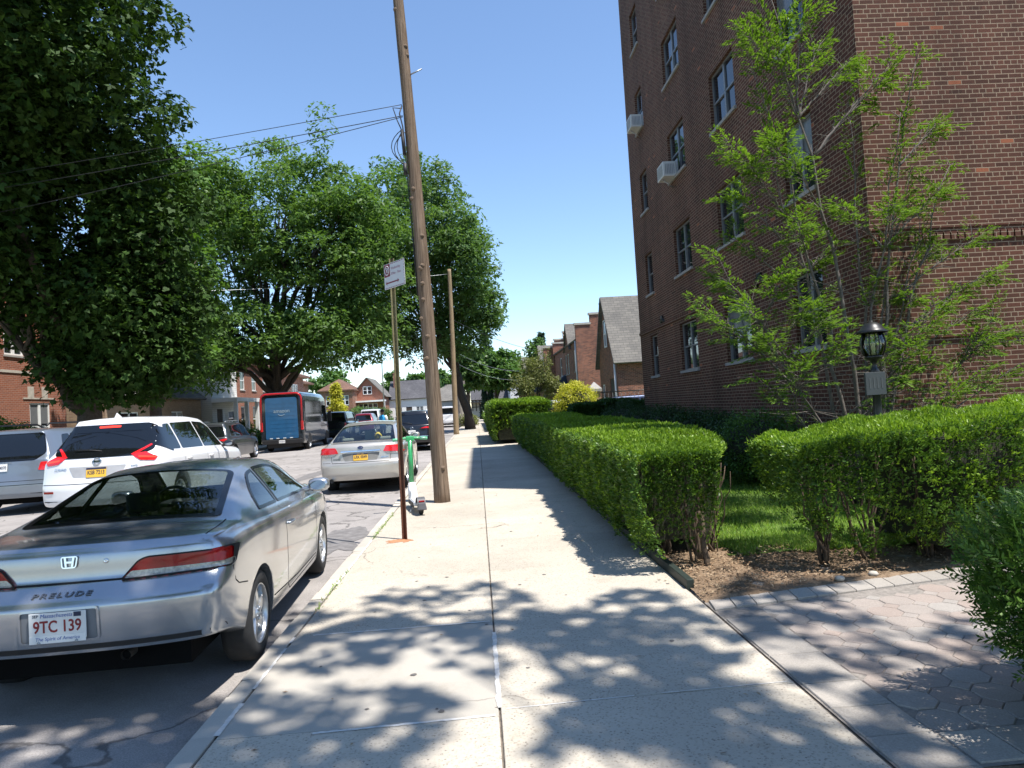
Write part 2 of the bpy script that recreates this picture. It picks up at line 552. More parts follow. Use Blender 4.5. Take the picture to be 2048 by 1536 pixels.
def mk_asphalt():
    k = NT('worn asphalt'); co = k.coord()
    big = k.noise(.28, 6, .65, co); mid = k.noise(2.5, 5, .65, co); fine = k.noise(120, 2, .6, co)
    c = k.ramp(big, [(.3, (.25, .232, .22)), (.7, (.36, .333, .318))])
    c = k.mix(.55, c, k.ramp(mid, [(.3, (.72, .72, .72)), (.7, (1.15, 1.15, 1.14))]), 'MULTIPLY')
    c = k.mix(.6, c, k.ramp(fine, [(.35, (.7, .7, .7)), (.65, (1.3, 1.3, 1.28))]), 'MULTIPLY')
    # cracks
    vo = k.n('TexVoronoi', feature='DISTANCE_TO_EDGE'); vo.inputs['Scale'].default_value = .55
    wv = k.n('VectorMath', operation='ADD'); k.l(co, wv.inputs[0])
    nn = k.n('TexNoise'); nn.inputs['Scale'].default_value = 1.6; nn.inputs['Detail'].default_value = 6; k.l(co, nn.inputs['Vector'])
    k.l(nn.outputs['Color'], wv.inputs[1]); k.l(wv.outputs[0], vo.inputs['Vector'])
    cr = k.ramp(vo.outputs['Distance'], [(.004, (.35, .35, .35)), (.014, (1, 1, 1))])
    c = k.mix(.8, c, cr, 'MULTIPLY')
    oil = k.ramp(k.noise(.9, 4, .6, co), [(.62, (1, 1, 1)), (.74, (.6, .58, .57))])
    c = k.mix(.5, c, oil, 'MULTIPLY')
    k.l(c, k.b.inputs['Base Color']); k.set(Roughness=.92); k.b.inputs['Specular IOR Level'].default_value = .2
    k.bump(fine, .4, .006)
    return k.m
M_ASPH = mk_asphalt()
M_PATCH = plain('dark asphalt patch', (.17, .16, .155), .9, var=.3, scale=9, bump=.4)

def mk_soil(name, a, b, c3):
    k = NT(name); co = k.coord()
    n1 = k.noise(6, 6, .7, co); n2 = k.noise(60, 4, .7, co)
    c = k.ramp(n1, [(.3, a), (.55, b), (.75, c3)])
    c = k.mix(.75, c, k.ramp(n2, [(.3, (.45, .43, .4)), (.7, (1.45, 1.4, 1.35))]), 'MULTIPLY')
    k.l(c, k.b.inputs['Base Color']); k.set(Roughness=.97); k.b.inputs['Specular IOR Level'].default_value = .1
    k.bump(n2, .9, .02)
    return k.m
M_SOIL = mk_soil('bare soil and bark mulch', (.17, .12, .08), (.26, .19, .13), (.38, .29, .205))
M_LAWN = mk_soil('lawn soil under grass', (.08, .14, .035), (.11, .18, .045), (.14, .20, .06))
M_GROUND = mk_soil('distant ground', (.08, .10, .05), (.12, .12, .07), (.16, .15, .10))

def mk_paver(name, c1, c2, w, h):
    return brick(name, c1, c2, (.10, .085, .07), w, h, .012, header=False, dirt=.4)
M_EDGER = plain('grey border pavers', (.27, .255, .245), .9, var=.25, scale=14, bump=.5)
def mk_pave(name, a, b):
    k = NT(name); co = k.coord(); g = k.n('NewGeometry')
    c = k.ramp(g.outputs['Random Per Island'], [(0, a), (.5, tuple((x + y) / 2 for x, y in zip(a, b))), (1, b)])
    c = k.mix(.6, c, k.ramp(k.noise(110, 3, .7, co), [(.3, (.65, .65, .65)), (.7, (1.25, 1.25, 1.25))]), 'MULTIPLY')
    c = k.mix(.4, c, k.ramp(k.noise(3, 5, .7, co), [(.3, (.7, .68, .66)), (.7, (1.15, 1.12, 1.1))]), 'MULTIPLY')
    k.l(c, k.b.inputs['Base Color']); k.set(Roughness=.92); k.bump(k.noise(140, 3, .7, co), .5, .004)
    return k.m
M_PAVE = mk_pave('pink and grey pavers', (.325, .262, .225), (.335, .31, .28))
M_PAVEG = mk_pave('grey pavers', (.29, .265, .235), (.39, .36, .32))

M_BRICK = brick('dark red apartment brick', (.145, .057, .037), (.092, .040, .027), (.36, .275, .195), ms=.014, dirt=.45, accent=(.30, .10, .05))
M_BRICK2 = brick('mixed red house brick', (.36, .14, .085), (.15, .06, .045), (.48, .42, .34), dirt=.3, header=False)
M_BRICK3 = brick('bright red house brick', (.36, .125, .07), (.27, .095, .06), (.42, .36, .30), dirt=.3, header=False)
M_BRICK4 = brick('tan house brick', (.42, .30, .20), (.32, .21, .14), (.40, .36, .3), dirt=.3, header=False)
M_STONE = plain('limestone trim', (.46, .42, .36), .85, var=.2)
M_WHITE = plain('white painted wood', (.78, .78, .76), .5, var=.06)
M_ALU = plain('window frame aluminium', (.24, .25, .26), .45, .3, var=.08)
M_SILL = plain('pale stone sill', (.33, .315, .29), .8)
M_WIN = darkglass('window glass', (.015, .018, .022), .02)
M_BLIND = plain('window blind behind glass', (.16, .165, .17), .2, var=.1)
M_ROOFG = brick('grey asphalt shingles', (.22, .21, .19), (.165, .16, .15), (.10, .10, .095), .34, .14, .02, header=False, dirt=.5)
M_ROOFS = brick('slate shingles', (.12, .12, .13), (.09, .09, .10), (.05, .05, .05), .3, .13, .02, header=False, dirt=.5)
M_ROOFR = brick('red clay roof', (.22, .125, .09), (.17, .10, .075), (.09, .06, .05), .3, .15, .02, header=False, dirt=.5)
M_SIDING = brick('white siding', (.72, .72, .70), (.70, .70, .69), (.42, .42, .42), 4.0, .13, .012, header=False, dirt=.1)
M_GREYSID = brick('grey siding', (.36, .37, .38), (.34, .35, .36), (.2, .2, .2), 4.0, .13, .012, header=False, dirt=.15)
M_STUCCO = plain('cream stucco', (.6, .55, .46), .9, var=.1)
M_TIMBER = plain('dark half timber', (.06, .045, .035), .8)
M_BLACK = plain('black painted metal', (.012, .012, .013), .38, var=.2, scale=20)
M_BLKPL = plain('black plastic', (.014, .014, .015), .55)
M_RUBBER = plain('tyre rubber', (.018, .018, .018), .85, var=.2, scale=30)
M_CHROME = plain('chrome', (.75, .76, .78), .12, 1.0, var=.03)
M_STEEL = plain('galvanised steel', (.42, .43, .44), .45, .8, var=.15, scale=20)
M_ACWHITE = plain('air conditioner casing', (.68, .68, .66), .45, var=.05)
M_CABLE = plain('black cable', (.02, .02, .022), .6)
M_BARK = plain('tree bark', (.075, .06, .048), .95, var=.4, scale=18, bump=.8)
M_BARKG = plain('grey smooth bark', (.135, .115, .10), .9, var=.3, scale=22, bump=.6)
M_CAULK = plain('white joint sealant', (.62, .60, .56), .8, var=.15, scale=30)

# foliage
M_MAPLE = leafmat('maple leaves', [(.022, .046, .009), (.034, .072, .014), (.048, .098, .018), (.028, .060, .012)], .6, .18, .15)
M_MAPLE2 = leafmat('light maple leaves', [(0.069, 0.144, 0.027), (0.100, 0.194, 0.037), (0.125, 0.225, 0.045)], .45, .3, .3)
M_OAK = leafmat('pin oak leaves', [(0.069, 0.131, 0.033), (0.098, 0.175, 0.045), (0.122, 0.206, 0.057), (0.077, 0.147, 0.037)], .5, .4, .25)
M_OAK2 = leafmat('bluish oak leaves', [(0.065, 0.125, 0.040), (0.090, 0.163, 0.053), (0.119, 0.194, 0.065)], .5, .4, .25)
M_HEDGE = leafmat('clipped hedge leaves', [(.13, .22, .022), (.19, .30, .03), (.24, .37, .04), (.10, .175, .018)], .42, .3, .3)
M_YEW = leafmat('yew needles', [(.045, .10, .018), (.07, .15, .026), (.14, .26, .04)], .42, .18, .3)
M_HEDGED = leafmat('older shade toned hedge leaves', [(.05, .105, .014), (.078, .155, .022), (.105, .195, .03), (.062, .125, .018)], .4, .2, .35)  # older leaves, darkened to put shade into the hedge sides
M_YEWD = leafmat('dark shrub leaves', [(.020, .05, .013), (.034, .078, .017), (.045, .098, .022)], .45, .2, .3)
M_LIME = leafmat('hemlock sprays', [(.09, .17, .022), (.13, .225, .03), (.17, .28, .038), (.06, .12, .02)], .45, .35, .25)
M_GOLD = leafmat('golden leaves', [(.42, .40, .05), (.5, .47, .06), (.36, .38, .05)], .45, .35, .25)
M_OLIVE = leafmat('olive tree leaves', [(.12, .145, .05), (.17, .19, .07), (.21, .22, .085)], .5, .3, .25)
M_GRASS = leafmat('grass blades', [(.17, .30, .05), (.23, .38, .07), (.28, .43, .09), (.34, .40, .14)], .5, .35, .25)
M_FARG = leafmat('far tree leaves', [(0.062, 0.125, 0.033), (0.088, 0.169, 0.043), (0.112, 0.206, 0.053)], .45, .3, .3)
M_SPRUCE = leafmat('spruce needles', [(.028, .055, .032), (.042, .078, .045)], .5, .15, .3)

# ------------------------------------------------------------------ ground, road, pavement
def sheet(name, x0, x1, y0, y1, z, mat, nx=1, ny=1, fz=None):
    b = MB(); vs = []; fs = []
    for j in range(ny + 1):
        for i in range(nx + 1):
            x = x0 + (x1 - x0) * i / nx; y = y0 + (y1 - y0) * j / ny
            vs.append((x, y, fz(x, y) if fz else z))
    for j in range(ny):
        for i in range(nx):
            a = j * (nx + 1) + i; fs.append((a, a + 1, a + nx + 2, a + nx + 1))
    b.add(vs, fs, 0, bool(fz))
    return struct(b.build(name, mat))

XC, XL = -1.57, -12.4           # curb faces
def road_z(x):
    u = (x - (XC + XL) / 2) / ((XC - XL) / 2)
    return -.10 + .09 * (1 - min(1, u * u))
sheet('ground', -900, 900, -300, 2200, -.16, M_GROUND)
sheet('road', XL, XC, -30, 96, 0, M_ASPH, 24, 8, lambda x, y: road_z(x))
sheet('cross_street', -80, 80, 96, 106, -.04, M_ASPH)

# pavement flags: two columns of slabs with open joints
b = MB(); JY = [3.63 + 1.58 * i for i in range(-6, 60)]
for ci, (x0, x1) in enumerate(((-1.425, .018), (.030, 1.635))):
    for j in range(len(JY) - 1):
        ya, yb = JY[j] + .004, JY[j + 1] - .004
        if ci == 1: ya += .10 if abs(JY[j] - 3.63) < .1 else 0.03; yb += .10 if abs(JY[j + 1] - 3.63) < .1 else .03
        t = [random.uniform(-.0015, .0015) for _ in range(4)]
        new = ci == 0 and abs(JY[j] - 3.63) < .1
        c = .004
        vs = [(x0, ya, -.05), (x1, ya, -.05), (x1, yb, -.05), (x0, yb, -.05),
              (x0, ya, -c), (x1, ya, -c), (x1, yb, -c), (x0, yb, -c),
              (x0 + c, ya + c, t[0]), (x1 - c, ya + c, t[1]), (x1 - c, yb - c, t[2]), (x0 + c, yb - c, t[3])]
        b.add(vs, [(0, 1, 5, 4), (1, 2, 6, 5), (2, 3, 7, 6), (3, 0, 4, 7), (4, 5, 9, 8), (5, 6, 10, 9), (6, 7, 11, 10), (7, 4, 8, 11), (8, 9, 10, 11)], 1 if new else 0)
struct(b.build('sidewalk', [M_WALK, M_SLAB]))
M_JOINT = plain('joint dirt', (.15, .125, .10), .95, var=.4, scale=20)
sheet('sidewalk_bed', -1.57, 1.66, -8, 96, -.014, M_JOINT)

b = MB()
y = -6.0
while y < 96:
    L = 3.05; t = random.uniform(-.004, .004)
    r = .012
    prof = [(XC, -.2), (XC, -.012 + t), (XC + .012, t), (-1.440, t), (-1.440, -.03)]
    # rough arris on the street edge
    n = 12
    for i in range(n):
        ya, yb = y + (L - .012) * i / n, y + (L - .012) * (i + 1) / n
        ja = random.uniform(0, .008) if random.random() < .4 else 0
        p = [(XC + ja, -.2), (XC + ja, -.016 + t - ja), (XC + .012 + ja, t - ja * .5), (-1.440, t), (-1.440, -.03)]
        for q in range(4):
            b.quad((p[q][0], ya, p[q][1]), (p[q][0], yb, p[q][1]), (p[q + 1][0], yb, p[q + 1][1]), (p[q + 1][0], ya, p[q + 1][1]))
    y += L
struct(b.build('curb', M_CURB, fixn=False))
b = MB()
b.box((XL - .16, -30, -.2), (XL, 96, .03))
struct(b.build('far_curb', M_CURB))
sheet('far_sidewalk', -15.2, XL - .16, -30, 96, .02, M_WALK)
sheet('front_yards', -60, -15.2, -30, 110, .03, M_LAWN)
sheet('right_yards', 1.66, 60, 22, 96, -.006, M_LAWN)

def strip(bm, pts, w, z, jit=.35, mi=0):
    """irregular hand-drawn sealant strip along a polyline"""
    P = []
    for (a, c) in zip(pts[:-1], pts[1:]):
        n = max(2, int(math.dist(a, c) / .035))
        for i in range(n): P.append((a[0] + (c[0] - a[0]) * i / n, a[1] + (c[1] - a[1]) * i / n))
    P.append(pts[-1])
    d = Vector((pts[-1][0] - pts[0][0], pts[-1][1] - pts[0][1])).normalized(); nx, ny = -d.y, d.x
    lo, hi = [], []
    for p in P:
        wa, wb = w * random.uniform(1 - jit, 1 + jit) / 2, w * random.uniform(1 - jit, 1 + jit) / 2
        lo.append((p[0] - nx * wa, p[1] - ny * wa, z)); hi.append((p[0] + nx * wb, p[1] + ny * wb, z))
    n = len(P)
    bm.add(lo + hi, [(i, i + 1, n + i + 1, n + i) for i in range(n - 1)], mi)
b = MB()
for pts, w in (([(-1.30, 5.195), (.0, 5.21)], .030), ([(.024, 3.72), (.024, 4.95)], .040), ([(-.93, 3.60), (.0, 3.635)], .030),
               ([(-1.432, 3.66), (-1.432, 4.05)], .04), ([(-1.432, 4.25), (-1.432, 4.95)], .03), ([(-1.432, 5.05), (-1.432, 5.18)], .03),
               ([(-1.432, 6.7), (-1.432, 8.9)], .028), ([(.06, 3.70), (.75, 3.73)], .014), ([(.9, 3.735), (1.6, 3.75)], .012)):
    strip(b, pts, w * .7, .0035)
struct(b.build('sidewalk_sealant', M_CAULK))

# rust stain on the flags round the sign post, moss in the curb joint
M_RUST = plain('rust stain', (.42, .20, .10), .95, var=.3, scale=14)
b = MB(); n = 40; vs = [(-1.0, 8.76, .003)]
for i in range(n):
    a = 2 * math.pi * i / n; r = .13 * (1 + .5 * math.cos(a - 3.6)) * random.uniform(.6, 1.3)
    vs.append((-1.0 + r * math.cos(a) * 1.2, 8.73 + r * math.sin(a) * .8, .003))
b.add(vs, [(0, i + 1, (i + 1) % n + 1) for i in range(n)])
struct(b.build('rust_stain', M_RUST))

def blob_sheet(name, cx_, cy_, rx, ry, z, mat, rough=.25, n=48, rot=0):
    b = MB(); vs = [(cx_, cy_, z if not callable(z) else z(cx_))]
    ph = [random.uniform(0, 6.28) for _ in range(6)]
    for i in range(n):
        a = 2 * math.pi * i / n
        k = 1 + rough * sum(math.sin((m + 2) * a + ph[m]) / (m + 1.5) for m in range(6)) * .6 + random.uniform(-.04, .04)
        x, y = rx * k * math.cos(a), ry * k * math.sin(a)
        x, y = x * math.cos(rot) - y * math.sin(rot), x * math.sin(rot) + y * math.cos(rot)
        X, Y = cx_ + x, cy_ + y
        vs.append((X, Y, z(X) if callable(z) else z))
    b.add(vs, [(0, i + 1, (i + 1) % n + 1) for i in range(n)])
    return struct(b.build(name, mat))
blob_sheet('road_patch', -1.98, 9.4, .36, .95, lambda x: road_z(x) + .005, M_PATCH, .7, 90)
blob_sheet('road_patch', -4.6, 20.5, .4, 1.8, lambda x: road_z(x) + .005, M_PATCH, .7, 90)

# soil bed, lawn, mulch
def edge_y(x): return 5.06 + .17 * (x - 1.66)          # back border line of the paver walkway
sheet('planting_bed', 1.66, 9.0, 5.0, 7.0, .0, M_SOIL, 50, 40, lambda x, y: (-.05 if y < edge_y(x) + .20 else .012) + .018 * math.sin(7 * x + 3 * y) * math.sin(5 * y - 2 * x) + random.uniform(-.008, .008))
sheet('planting_strip', 1.66, 3.0, 7.0, 40.0, 0, M_SOIL, 6, 60, lambda x, y: .0 + .01 * math.sin(9 * x + 3 * y) + random.uniform(-.008, .006))
sheet('lawn', 3.0, 9.0, 7.0, 26.0, -.002, M_LAWN)
sheet('lawn_edge', 2.35, 3.6, 6.62, 9.0, .022, M_LAWN, 12, 14, lambda x, y: .024 + .006 * math.sin(6 * x + 4 * y))

n = 46000
gx = RNG.uniform(2.3, 5.0, n); gy = 6.55 + (17 - 6.55) * RNG.uniform(0, 1, n) ** 1.9
edge = 6.62 + .16 * np.sin(gx * 5.1) + .10 * np.sin(gx * 11.3 + 1) - .35 * np.clip(gx - 3.0, 0, 2)
keep = (gy > edge) & (gx > 2.36 + .1 * np.sin(gy * 4))
gx, gy = gx[keep], gy[keep]; n = len(gx)
C = np.stack([gx, gy, np.full(n, .018)], 1)
A = unit(np.stack([RNG.normal(0, .45, n), RNG.normal(0, .45, n), np.ones(n)], 1))
th = RNG.uniform(0, 6.28, n); B = np.stack([np.cos(th), np.sin(th), np.zeros(n)], 1); B = unit(B - A * (A * B).sum(1, keepdims=True))
g = leaf_mesh('grass', C, A, B, RNG.uniform(.035, .085, n), RNG.uniform(.005, .009, n), M_GRASS, curl=.15)
tag(g, 'short bright green lawn behind the clipped hedges', None, kind='stuff')
# dry litter on the soil
n = 5200
lx, ly = RNG.uniform(1.67, 4.6, n), RNG.uniform(5.25, 6.9, n)
ok = ly > edge_y(lx) + .29
C = np.stack([lx, ly, np.full(n, .034) + RNG.uniform(0, .012, n)], 1)[ok]; n = len(C)
A = unit(np.stack([RNG.normal(0, 1, n), RNG.normal(0, 1, n), RNG.normal(0, .25, n)], 1)); N_ = unit(np.stack([RNG.normal(0, .3, n), RNG.normal(0, .3, n), np.ones(n)], 1)); B = unit(np.cross(N_, A))
M_LIT = leafmat('dry bark chips', [(.16, .10, .06), (.28, .19, .12), (.42, .32, .22), (.22, .13, .08)], .9, .05, .1, (1, 1, 1))
g = leaf_mesh('bark_mulch', C, A, B, RNG.uniform(.015, .05, n), RNG.uniform(.008, .018, n), M_LIT)
tag(g, 'loose bark chips and dry needles scattered over the bare soil', None, kind='stuff')
for i, (x, y) in enumerate(((2.86, 5.53), (3.18, 5.60))):
    b = MB(); b.lathe([(0, .0), (.03, .004), (.038, .02), (.028, .036), (0, .042)], 10)
    for j, v in enumerate(b.v): b.v[j] = (v[0] * random.uniform(.85, 1.25), v[1] * random.uniform(.8, 1.1), v[2])
    o = b.build('stone', M_STONE, None, (x, y, .015))
    tag(o, ('small pale stone at the paver border, left of its twin', 'small pale stone at the paver border, right of its twin')[i], 'stone', 'pale stones by the border')

# green timber edging along the hedge
M_EDGE = plain('dark green painted timber', (.018, .028, .022), .6, var=.4, scale=25)
b = MB()
y = 5.66
while y < 33:
    L = 2.4; j = random.uniform(-.008, .008)
    b.box((1.637 + j, y, -.02), (1.70 + j, min(33, y + L - .01), .075 + random.uniform(-.008, .008)), 0, bev=.006)
    y += L
tag(b.build('garden_edging', M_EDGE), 'long low dark green timber edging between sidewalk and hedge', 'edging')

# paver walkway: border pavers and a field of octagonal and square pavers (each its own little block)
sheet('walkway_bed', 1.655, 12, 2.80, 7.2, -.006, plain('joint sand', (.23, .205, .18), .95, var=.3, scale=30))
sheet('planting_bed', 1.66, 9.0, -4.0, 2.80, .0, M_SOIL, 30, 26, lambda x, y: .0 + .012 * math.sin(7 * x + 3 * y) + random.uniform(-.008, .006))
b = MB()
def blk(poly, z=.0, h=.05, c=.005, mi=0):
    n = len(poly); cxx = sum(p[0] for p in poly) / n; cyy = sum(p[1] for p in poly) / n
    def sh(p, d):
        L = math.hypot(p[0] - cxx, p[1] - cyy); k = max(0, (L - d) / L); return (cxx + (p[0] - cxx) * k, cyy + (p[1] - cyy) * k)
    t = random.uniform(-.002, .002)
    gp_ = .0045 if mi else .0025; o = [sh(p, gp_) for p in poly]; q = [sh(p, gp_ + c) for p in poly]
    vs = [(x, y, z - h) for x, y in o] + [(x, y, z - c + t) for x, y in o] + [(x, y, z + t) for x, y in q]
    fs = [(i, (i + 1) % n, n + (i + 1) % n, n + i) for i in range(n)] + [(n + i, n + (i + 1) % n, 2 * n + (i + 1) % n, 2 * n + i) for i in range(n)] + [tuple(range(2 * n, 3 * n))]
    b.add(vs, fs, mi)
x = 1.66
while x < 9:                                          # back border, small setts on end
    w = .17
    pts = [(x, edge_y(x)), (x + w, edge_y(x + w)), (x + w + .03, edge_y(x + w) + .235), (x + .03, edge_y(x) + .235)]
    blk(pts, .012, mi=1); x += w
y = 2.5
while y < 4.85:                                       # border along the sidewalk
    h = .30 + (.13 if random.random() < .3 else 0)
    if y + h > 5.0: h = 5.0 - y
    blk([(1.665, y), (1.985, y), (1.985, y + h), (1.665, y + h)], .004, mi=1); y += h
s = .222; cut = .065
ix = 0; x = 1.992 + s / 2
while x < 7:
    yy = 3.206
    while yy < 6.4:
        k = s / 2; c_ = cut
        if yy + k < edge_y(x) - .01:
            blk([(x - k, yy - k + c_), (x - k + c_, yy - k), (x + k - c_, yy - k), (x + k, yy - k + c_), (x + k, yy + k - c_), (x + k - c_, yy + k), (x - k + c_, yy + k), (x - k, yy + k - c_)], random.uniform(-.003, .003))
            for (dx, dy) in ((k, k),):
                if yy + k + cut < edge_y(x):
                    blk([(x + dx - cut, yy + dy), (x + dx, yy + dy - cut), (x + dx + cut, yy + dy), (x + dx, yy + dy + cut)], random.uniform(-.003, .003))
        yy += s
    x += s
x = 2.0
while x < 9:                                          # front border row
    blk([(x, 2.82), (x + .22, 2.82), (x + .22, 3.09), (x, 3.09)], .004, mi=1); x += .22
# the thin filler course along the border
struct(b.build('walkway', [M_PAVE, M_PAVEG]))
# ------------------------------------------------------------------ buildings
def facade(b, P, Wd, Ht, ops, reveal=.12, mi=0, u0=0.0, v0=0.0):
    """wall with real openings; P(u,v,w) maps to 3D, w outward"""
    us = sorted({u0, Wd, *[o[0] for o in ops], *[o[1] for o in ops]}); vs = sorted({v0, Ht, *[o[2] for o in ops], *[o[3] for o in ops]})
    for i in range(len(us) - 1):
        for j in range(len(vs) - 1):
            uc, vc = (us[i] + us[i + 1]) / 2, (vs[j] + vs[j + 1]) / 2
            if any(o[0] < uc < o[1] and o[2] < vc < o[3] for o in ops): continue
            b.quad(P(us[i], vs[j], 0), P(us[i + 1], vs[j], 0), P(us[i + 1], vs[j + 1], 0), P(us[i], vs[j + 1], 0), mi)
    for a, c, d, e in [o[:4] for o in ops]:
        r = -reveal
        b.quad(P(a, d, 0), P(a, d, r), P(a, e, r), P(a, e, 0), mi); b.quad(P(c, d, r), P(c, d, 0), P(c, e, 0), P(c, e, r), mi)
        b.quad(P(a, e, r), P(c, e, r), P(c, e, 0), P(a, e, 0), mi); b.quad(P(a, d, 0), P(c, d, 0), P(c, d, r), P(a, d, r), mi)

def pbox(b, P, u0, u1, v0, v1, w0, w1, mi=0):
    vs = [P(u, v, w) for w in (w0, w1) for v in (v0, v1) for u in (u0, u1)]
    b.add(vs, [(0, 1, 3, 2), (4, 6, 7, 5), (0, 4, 5, 1), (1, 5, 7, 3), (3, 7, 6, 2), (2, 6, 4, 0)], mi)

def window(parent, P, u0, u1, v0, v1, n=1, depth=.10, fmat=None, sill=True, blind=0.0, fw=.045, sillmat=None, gl=None):
    """double hung sashes: frame mesh, a child pane for the glass, a child sill"""
    b = MB(); fmat = fmat or M_ALU; g = MB()
    w = (u1 - u0) / n; d0, d1 = -depth, -depth + .06
    for i in range(n):
        a, c = u0 + i * w, u0 + (i + 1) * w; m = (v0 + v1) / 2
        pbox(b, P, a + .001, a + fw, v0 + .001, v1 - .001, d0, d1); pbox(b, P, c - fw, c - .001, v0 + .001, v1 - .001, d0, d1)
        pbox(b, P, a + fw, c - fw, v1 - fw, v1 - .001, d0, d1); pbox(b, P, a + fw, c - fw, v0 + .001, v0 + fw, d0, d1)
        pbox(b, P, a + fw, c - fw, m - fw * .5, m + fw * .5, d0, d1 - .01)
        for k, (p, q) in enumerate(((v0 + fw, m - fw * .5), (m + fw * .5, v1 - fw))):
            wd = d0 + (.012 if k == 0 else .03)
            g.quad(P(a + fw, p, wd), P(c - fw, p, wd), P(c - fw, q, wd), P(a + fw, q, wd), 0)
        if blind > 0:
            q = v1 - fw; p = q - (v1 - v0) * blind
            g.quad(P(a + fw, p, d0 + .033), P(c - fw, p, d0 + .033), P(c - fw, q, d0 + .033), P(a + fw, q, d0 + .033), 1)
    f = b.build('window', fmat, parent)
    g.build('pane', [gl or M_WIN, M_BLIND], f)
    if sill:
        s = MB(); pbox(s, P, u0 - .05, u1 + .05, v0 - .07, v0 - .002, -depth + .02, .05)
        s.build('sill', sillmat or M_SILL, f)
    return f

# ---- the tall apartment house on the right
AX, AY0, AY1, AH = 5.7, 9.45, 23.3, 17.1
apt = thing('apartment_building', 'tall dark red brick apartment building with double hung windows behind hedges', 'building', (AX, AY0, 0))
PS = lambda u, v, w: (-w, u, v)                       # street front, u runs away from the camera
PN = lambda u, v, w: (u, -w, v)                       # near end wall
LA = AY1 - AY0
cols = [(10.86 - AY0, 11.9 - AY0, 2), (13.85 - AY0, 15.3 - AY0, 2), (17.3 - AY0, 18.75 - AY0, 2), (21.15 - AY0, 22.0 - AY0, 1)]
sills = [2.27, 4.88, 7.52, 10.16, 12.80, 15.30]
ops = []
for s in sills:
    for a, c, n in cols:
        ops.append((a, c, s, s + (1.28 if s < 15 else 1.2), n))
b = MB()
# tiny step in the street front as in the photo: rear bays stand a little proud of the plane
facade(b, PS, LA, AH, ops, .16)
facade(b, PN, 12.0, AH, [], .1)
b.quad((0, LA, 0), (12, LA, 0), (12, LA, AH), (0, LA, AH)); b.quad((12, 0, 0), (12, LA, 0), (12, LA, AH), (12, 0, AH)); b.quad((0, 0, AH), (12, 0, AH), (12, LA, AH), (0, LA, AH))
b.build('wall', M_BRICK, apt)
c = MB()
pbox(c, PS, -.02, LA + .02, AH - .25, AH + .12, .003, .05)
pbox(c, PN, -.05, 12.0, AH - .25, AH + .12, .003, .05)
c.build('coping', M_SILL, apt)
def belt(name, P, L, z, hh, out, dent=False):
    c = MB()
    e = -.03 if P is PN else 0
    if dent:
        pbox(c, P, e, L, z + .10, z + .17, .0, out)
        pbox(c, P, e, L, z + .03, z + .099, .0, out * .55)
        u = 0.0
        while u < L - .1:
            pbox(c, P, u + .012, u + .095, z - .07, z + .028, .0, out * 1.0); u += .105
    else:
        pbox(c, P, e, L, z, z + hh, .0, out)
    return c.build(name, M_BRICK, apt)
belt('string_course', PN, 12.0, 3.66, .13, .035, True)
belt('string_course', PN, 12.0, 2.20, .07, .03)
belt('string_course', PS, LA, 3.70, .09, .035)
# soldier courses over the openings
for (a, cc, s, e, n) in ops:
    if s < 5:
        c = MB(); u = a - .1
        while u < cc + .03:
            pbox(c, PS, u, u + .058, e + .004, e + .2, .0, .008); u += .068
        c.build('lintel', M_BRICK, apt)
for k, (a, cc, s, e, n) in enumerate(ops):
    window(apt, PS, a, cc, s, e, n, .14, M_ALU, True, [0, .42, 0, 0, .48, 0, 0][k % 7] if n == 2 else 0, .04)

def air_con(loc, label, ry=0):
    t = thing('air_conditioner', label, 'air conditioner', loc, 0, 'window air conditioners')
    b = MB(); b.box((-.36, -.30, 0), (.06, .30, .40), bev=.015); b.build('casing', M_ACWHITE, t)
    g = MB()
    for i in range(9): g.box((-.368, -.26, .05 + i * .035), (-.361, .26, .063 + i * .035))
    for i in range(6):
        for sy in (-1, 1): g.box((-.30 + i * .045, sy * .302 - .003, .06), (-.275 + i * .045, sy * .302 + .003, .33))
    g.build('grille', M_STEEL, t)
    for ya, yb in ((-.5, -.302), (.302, .5)):
        f = MB(); f.box((-.02, ya, -.03), (.0, yb, .40)); f.build('side_panel', M_STEEL, t)
    f = MB(); f.tube([(-.3, 0, -.01), (0, 0, -.24)], .014, 6); f.build('bracket', M_STEEL, t)
air_con((AX, 18.4, sills[2] - .02), 'white air conditioner in the third storey window over the middle of the wall')
air_con((AX, 21.55, sills[3] - .02), 'small white air conditioner in the narrow window near the roofline sky edge')
air_con((AX, 18.4, sills[4] - .02), 'topmost white air conditioner, cut by the top of the photo')

def floodlight(loc, label):
    t = thing('wall_light', label, 'wall light', loc, 0, 'wall floodlights')
    b = MB(); b.box((-.05, -.09, -.08), (0, .09, .08), bev=.01); b.build('back_plate', M_BLACK, t)
    for s in (-1, 1):
        b = MB(); b.lathe([(.03, 0), (.05, .06), (.085, .16), (.08, .16), (.04, .08), (0, .06)], 14)
        b.build('lamp_head', M_BLACK, t, (-.05, s * .1, -.01), (R(140), R(0), R(90 + 25 * s)))
floodlight((AX, 20.4, 3.93), 'small dark twin floodlight on the brick wall, the farther one')
floodlight((AX, 13.25, 3.83), 'small dark twin floodlight over the wall belt behind the branches')

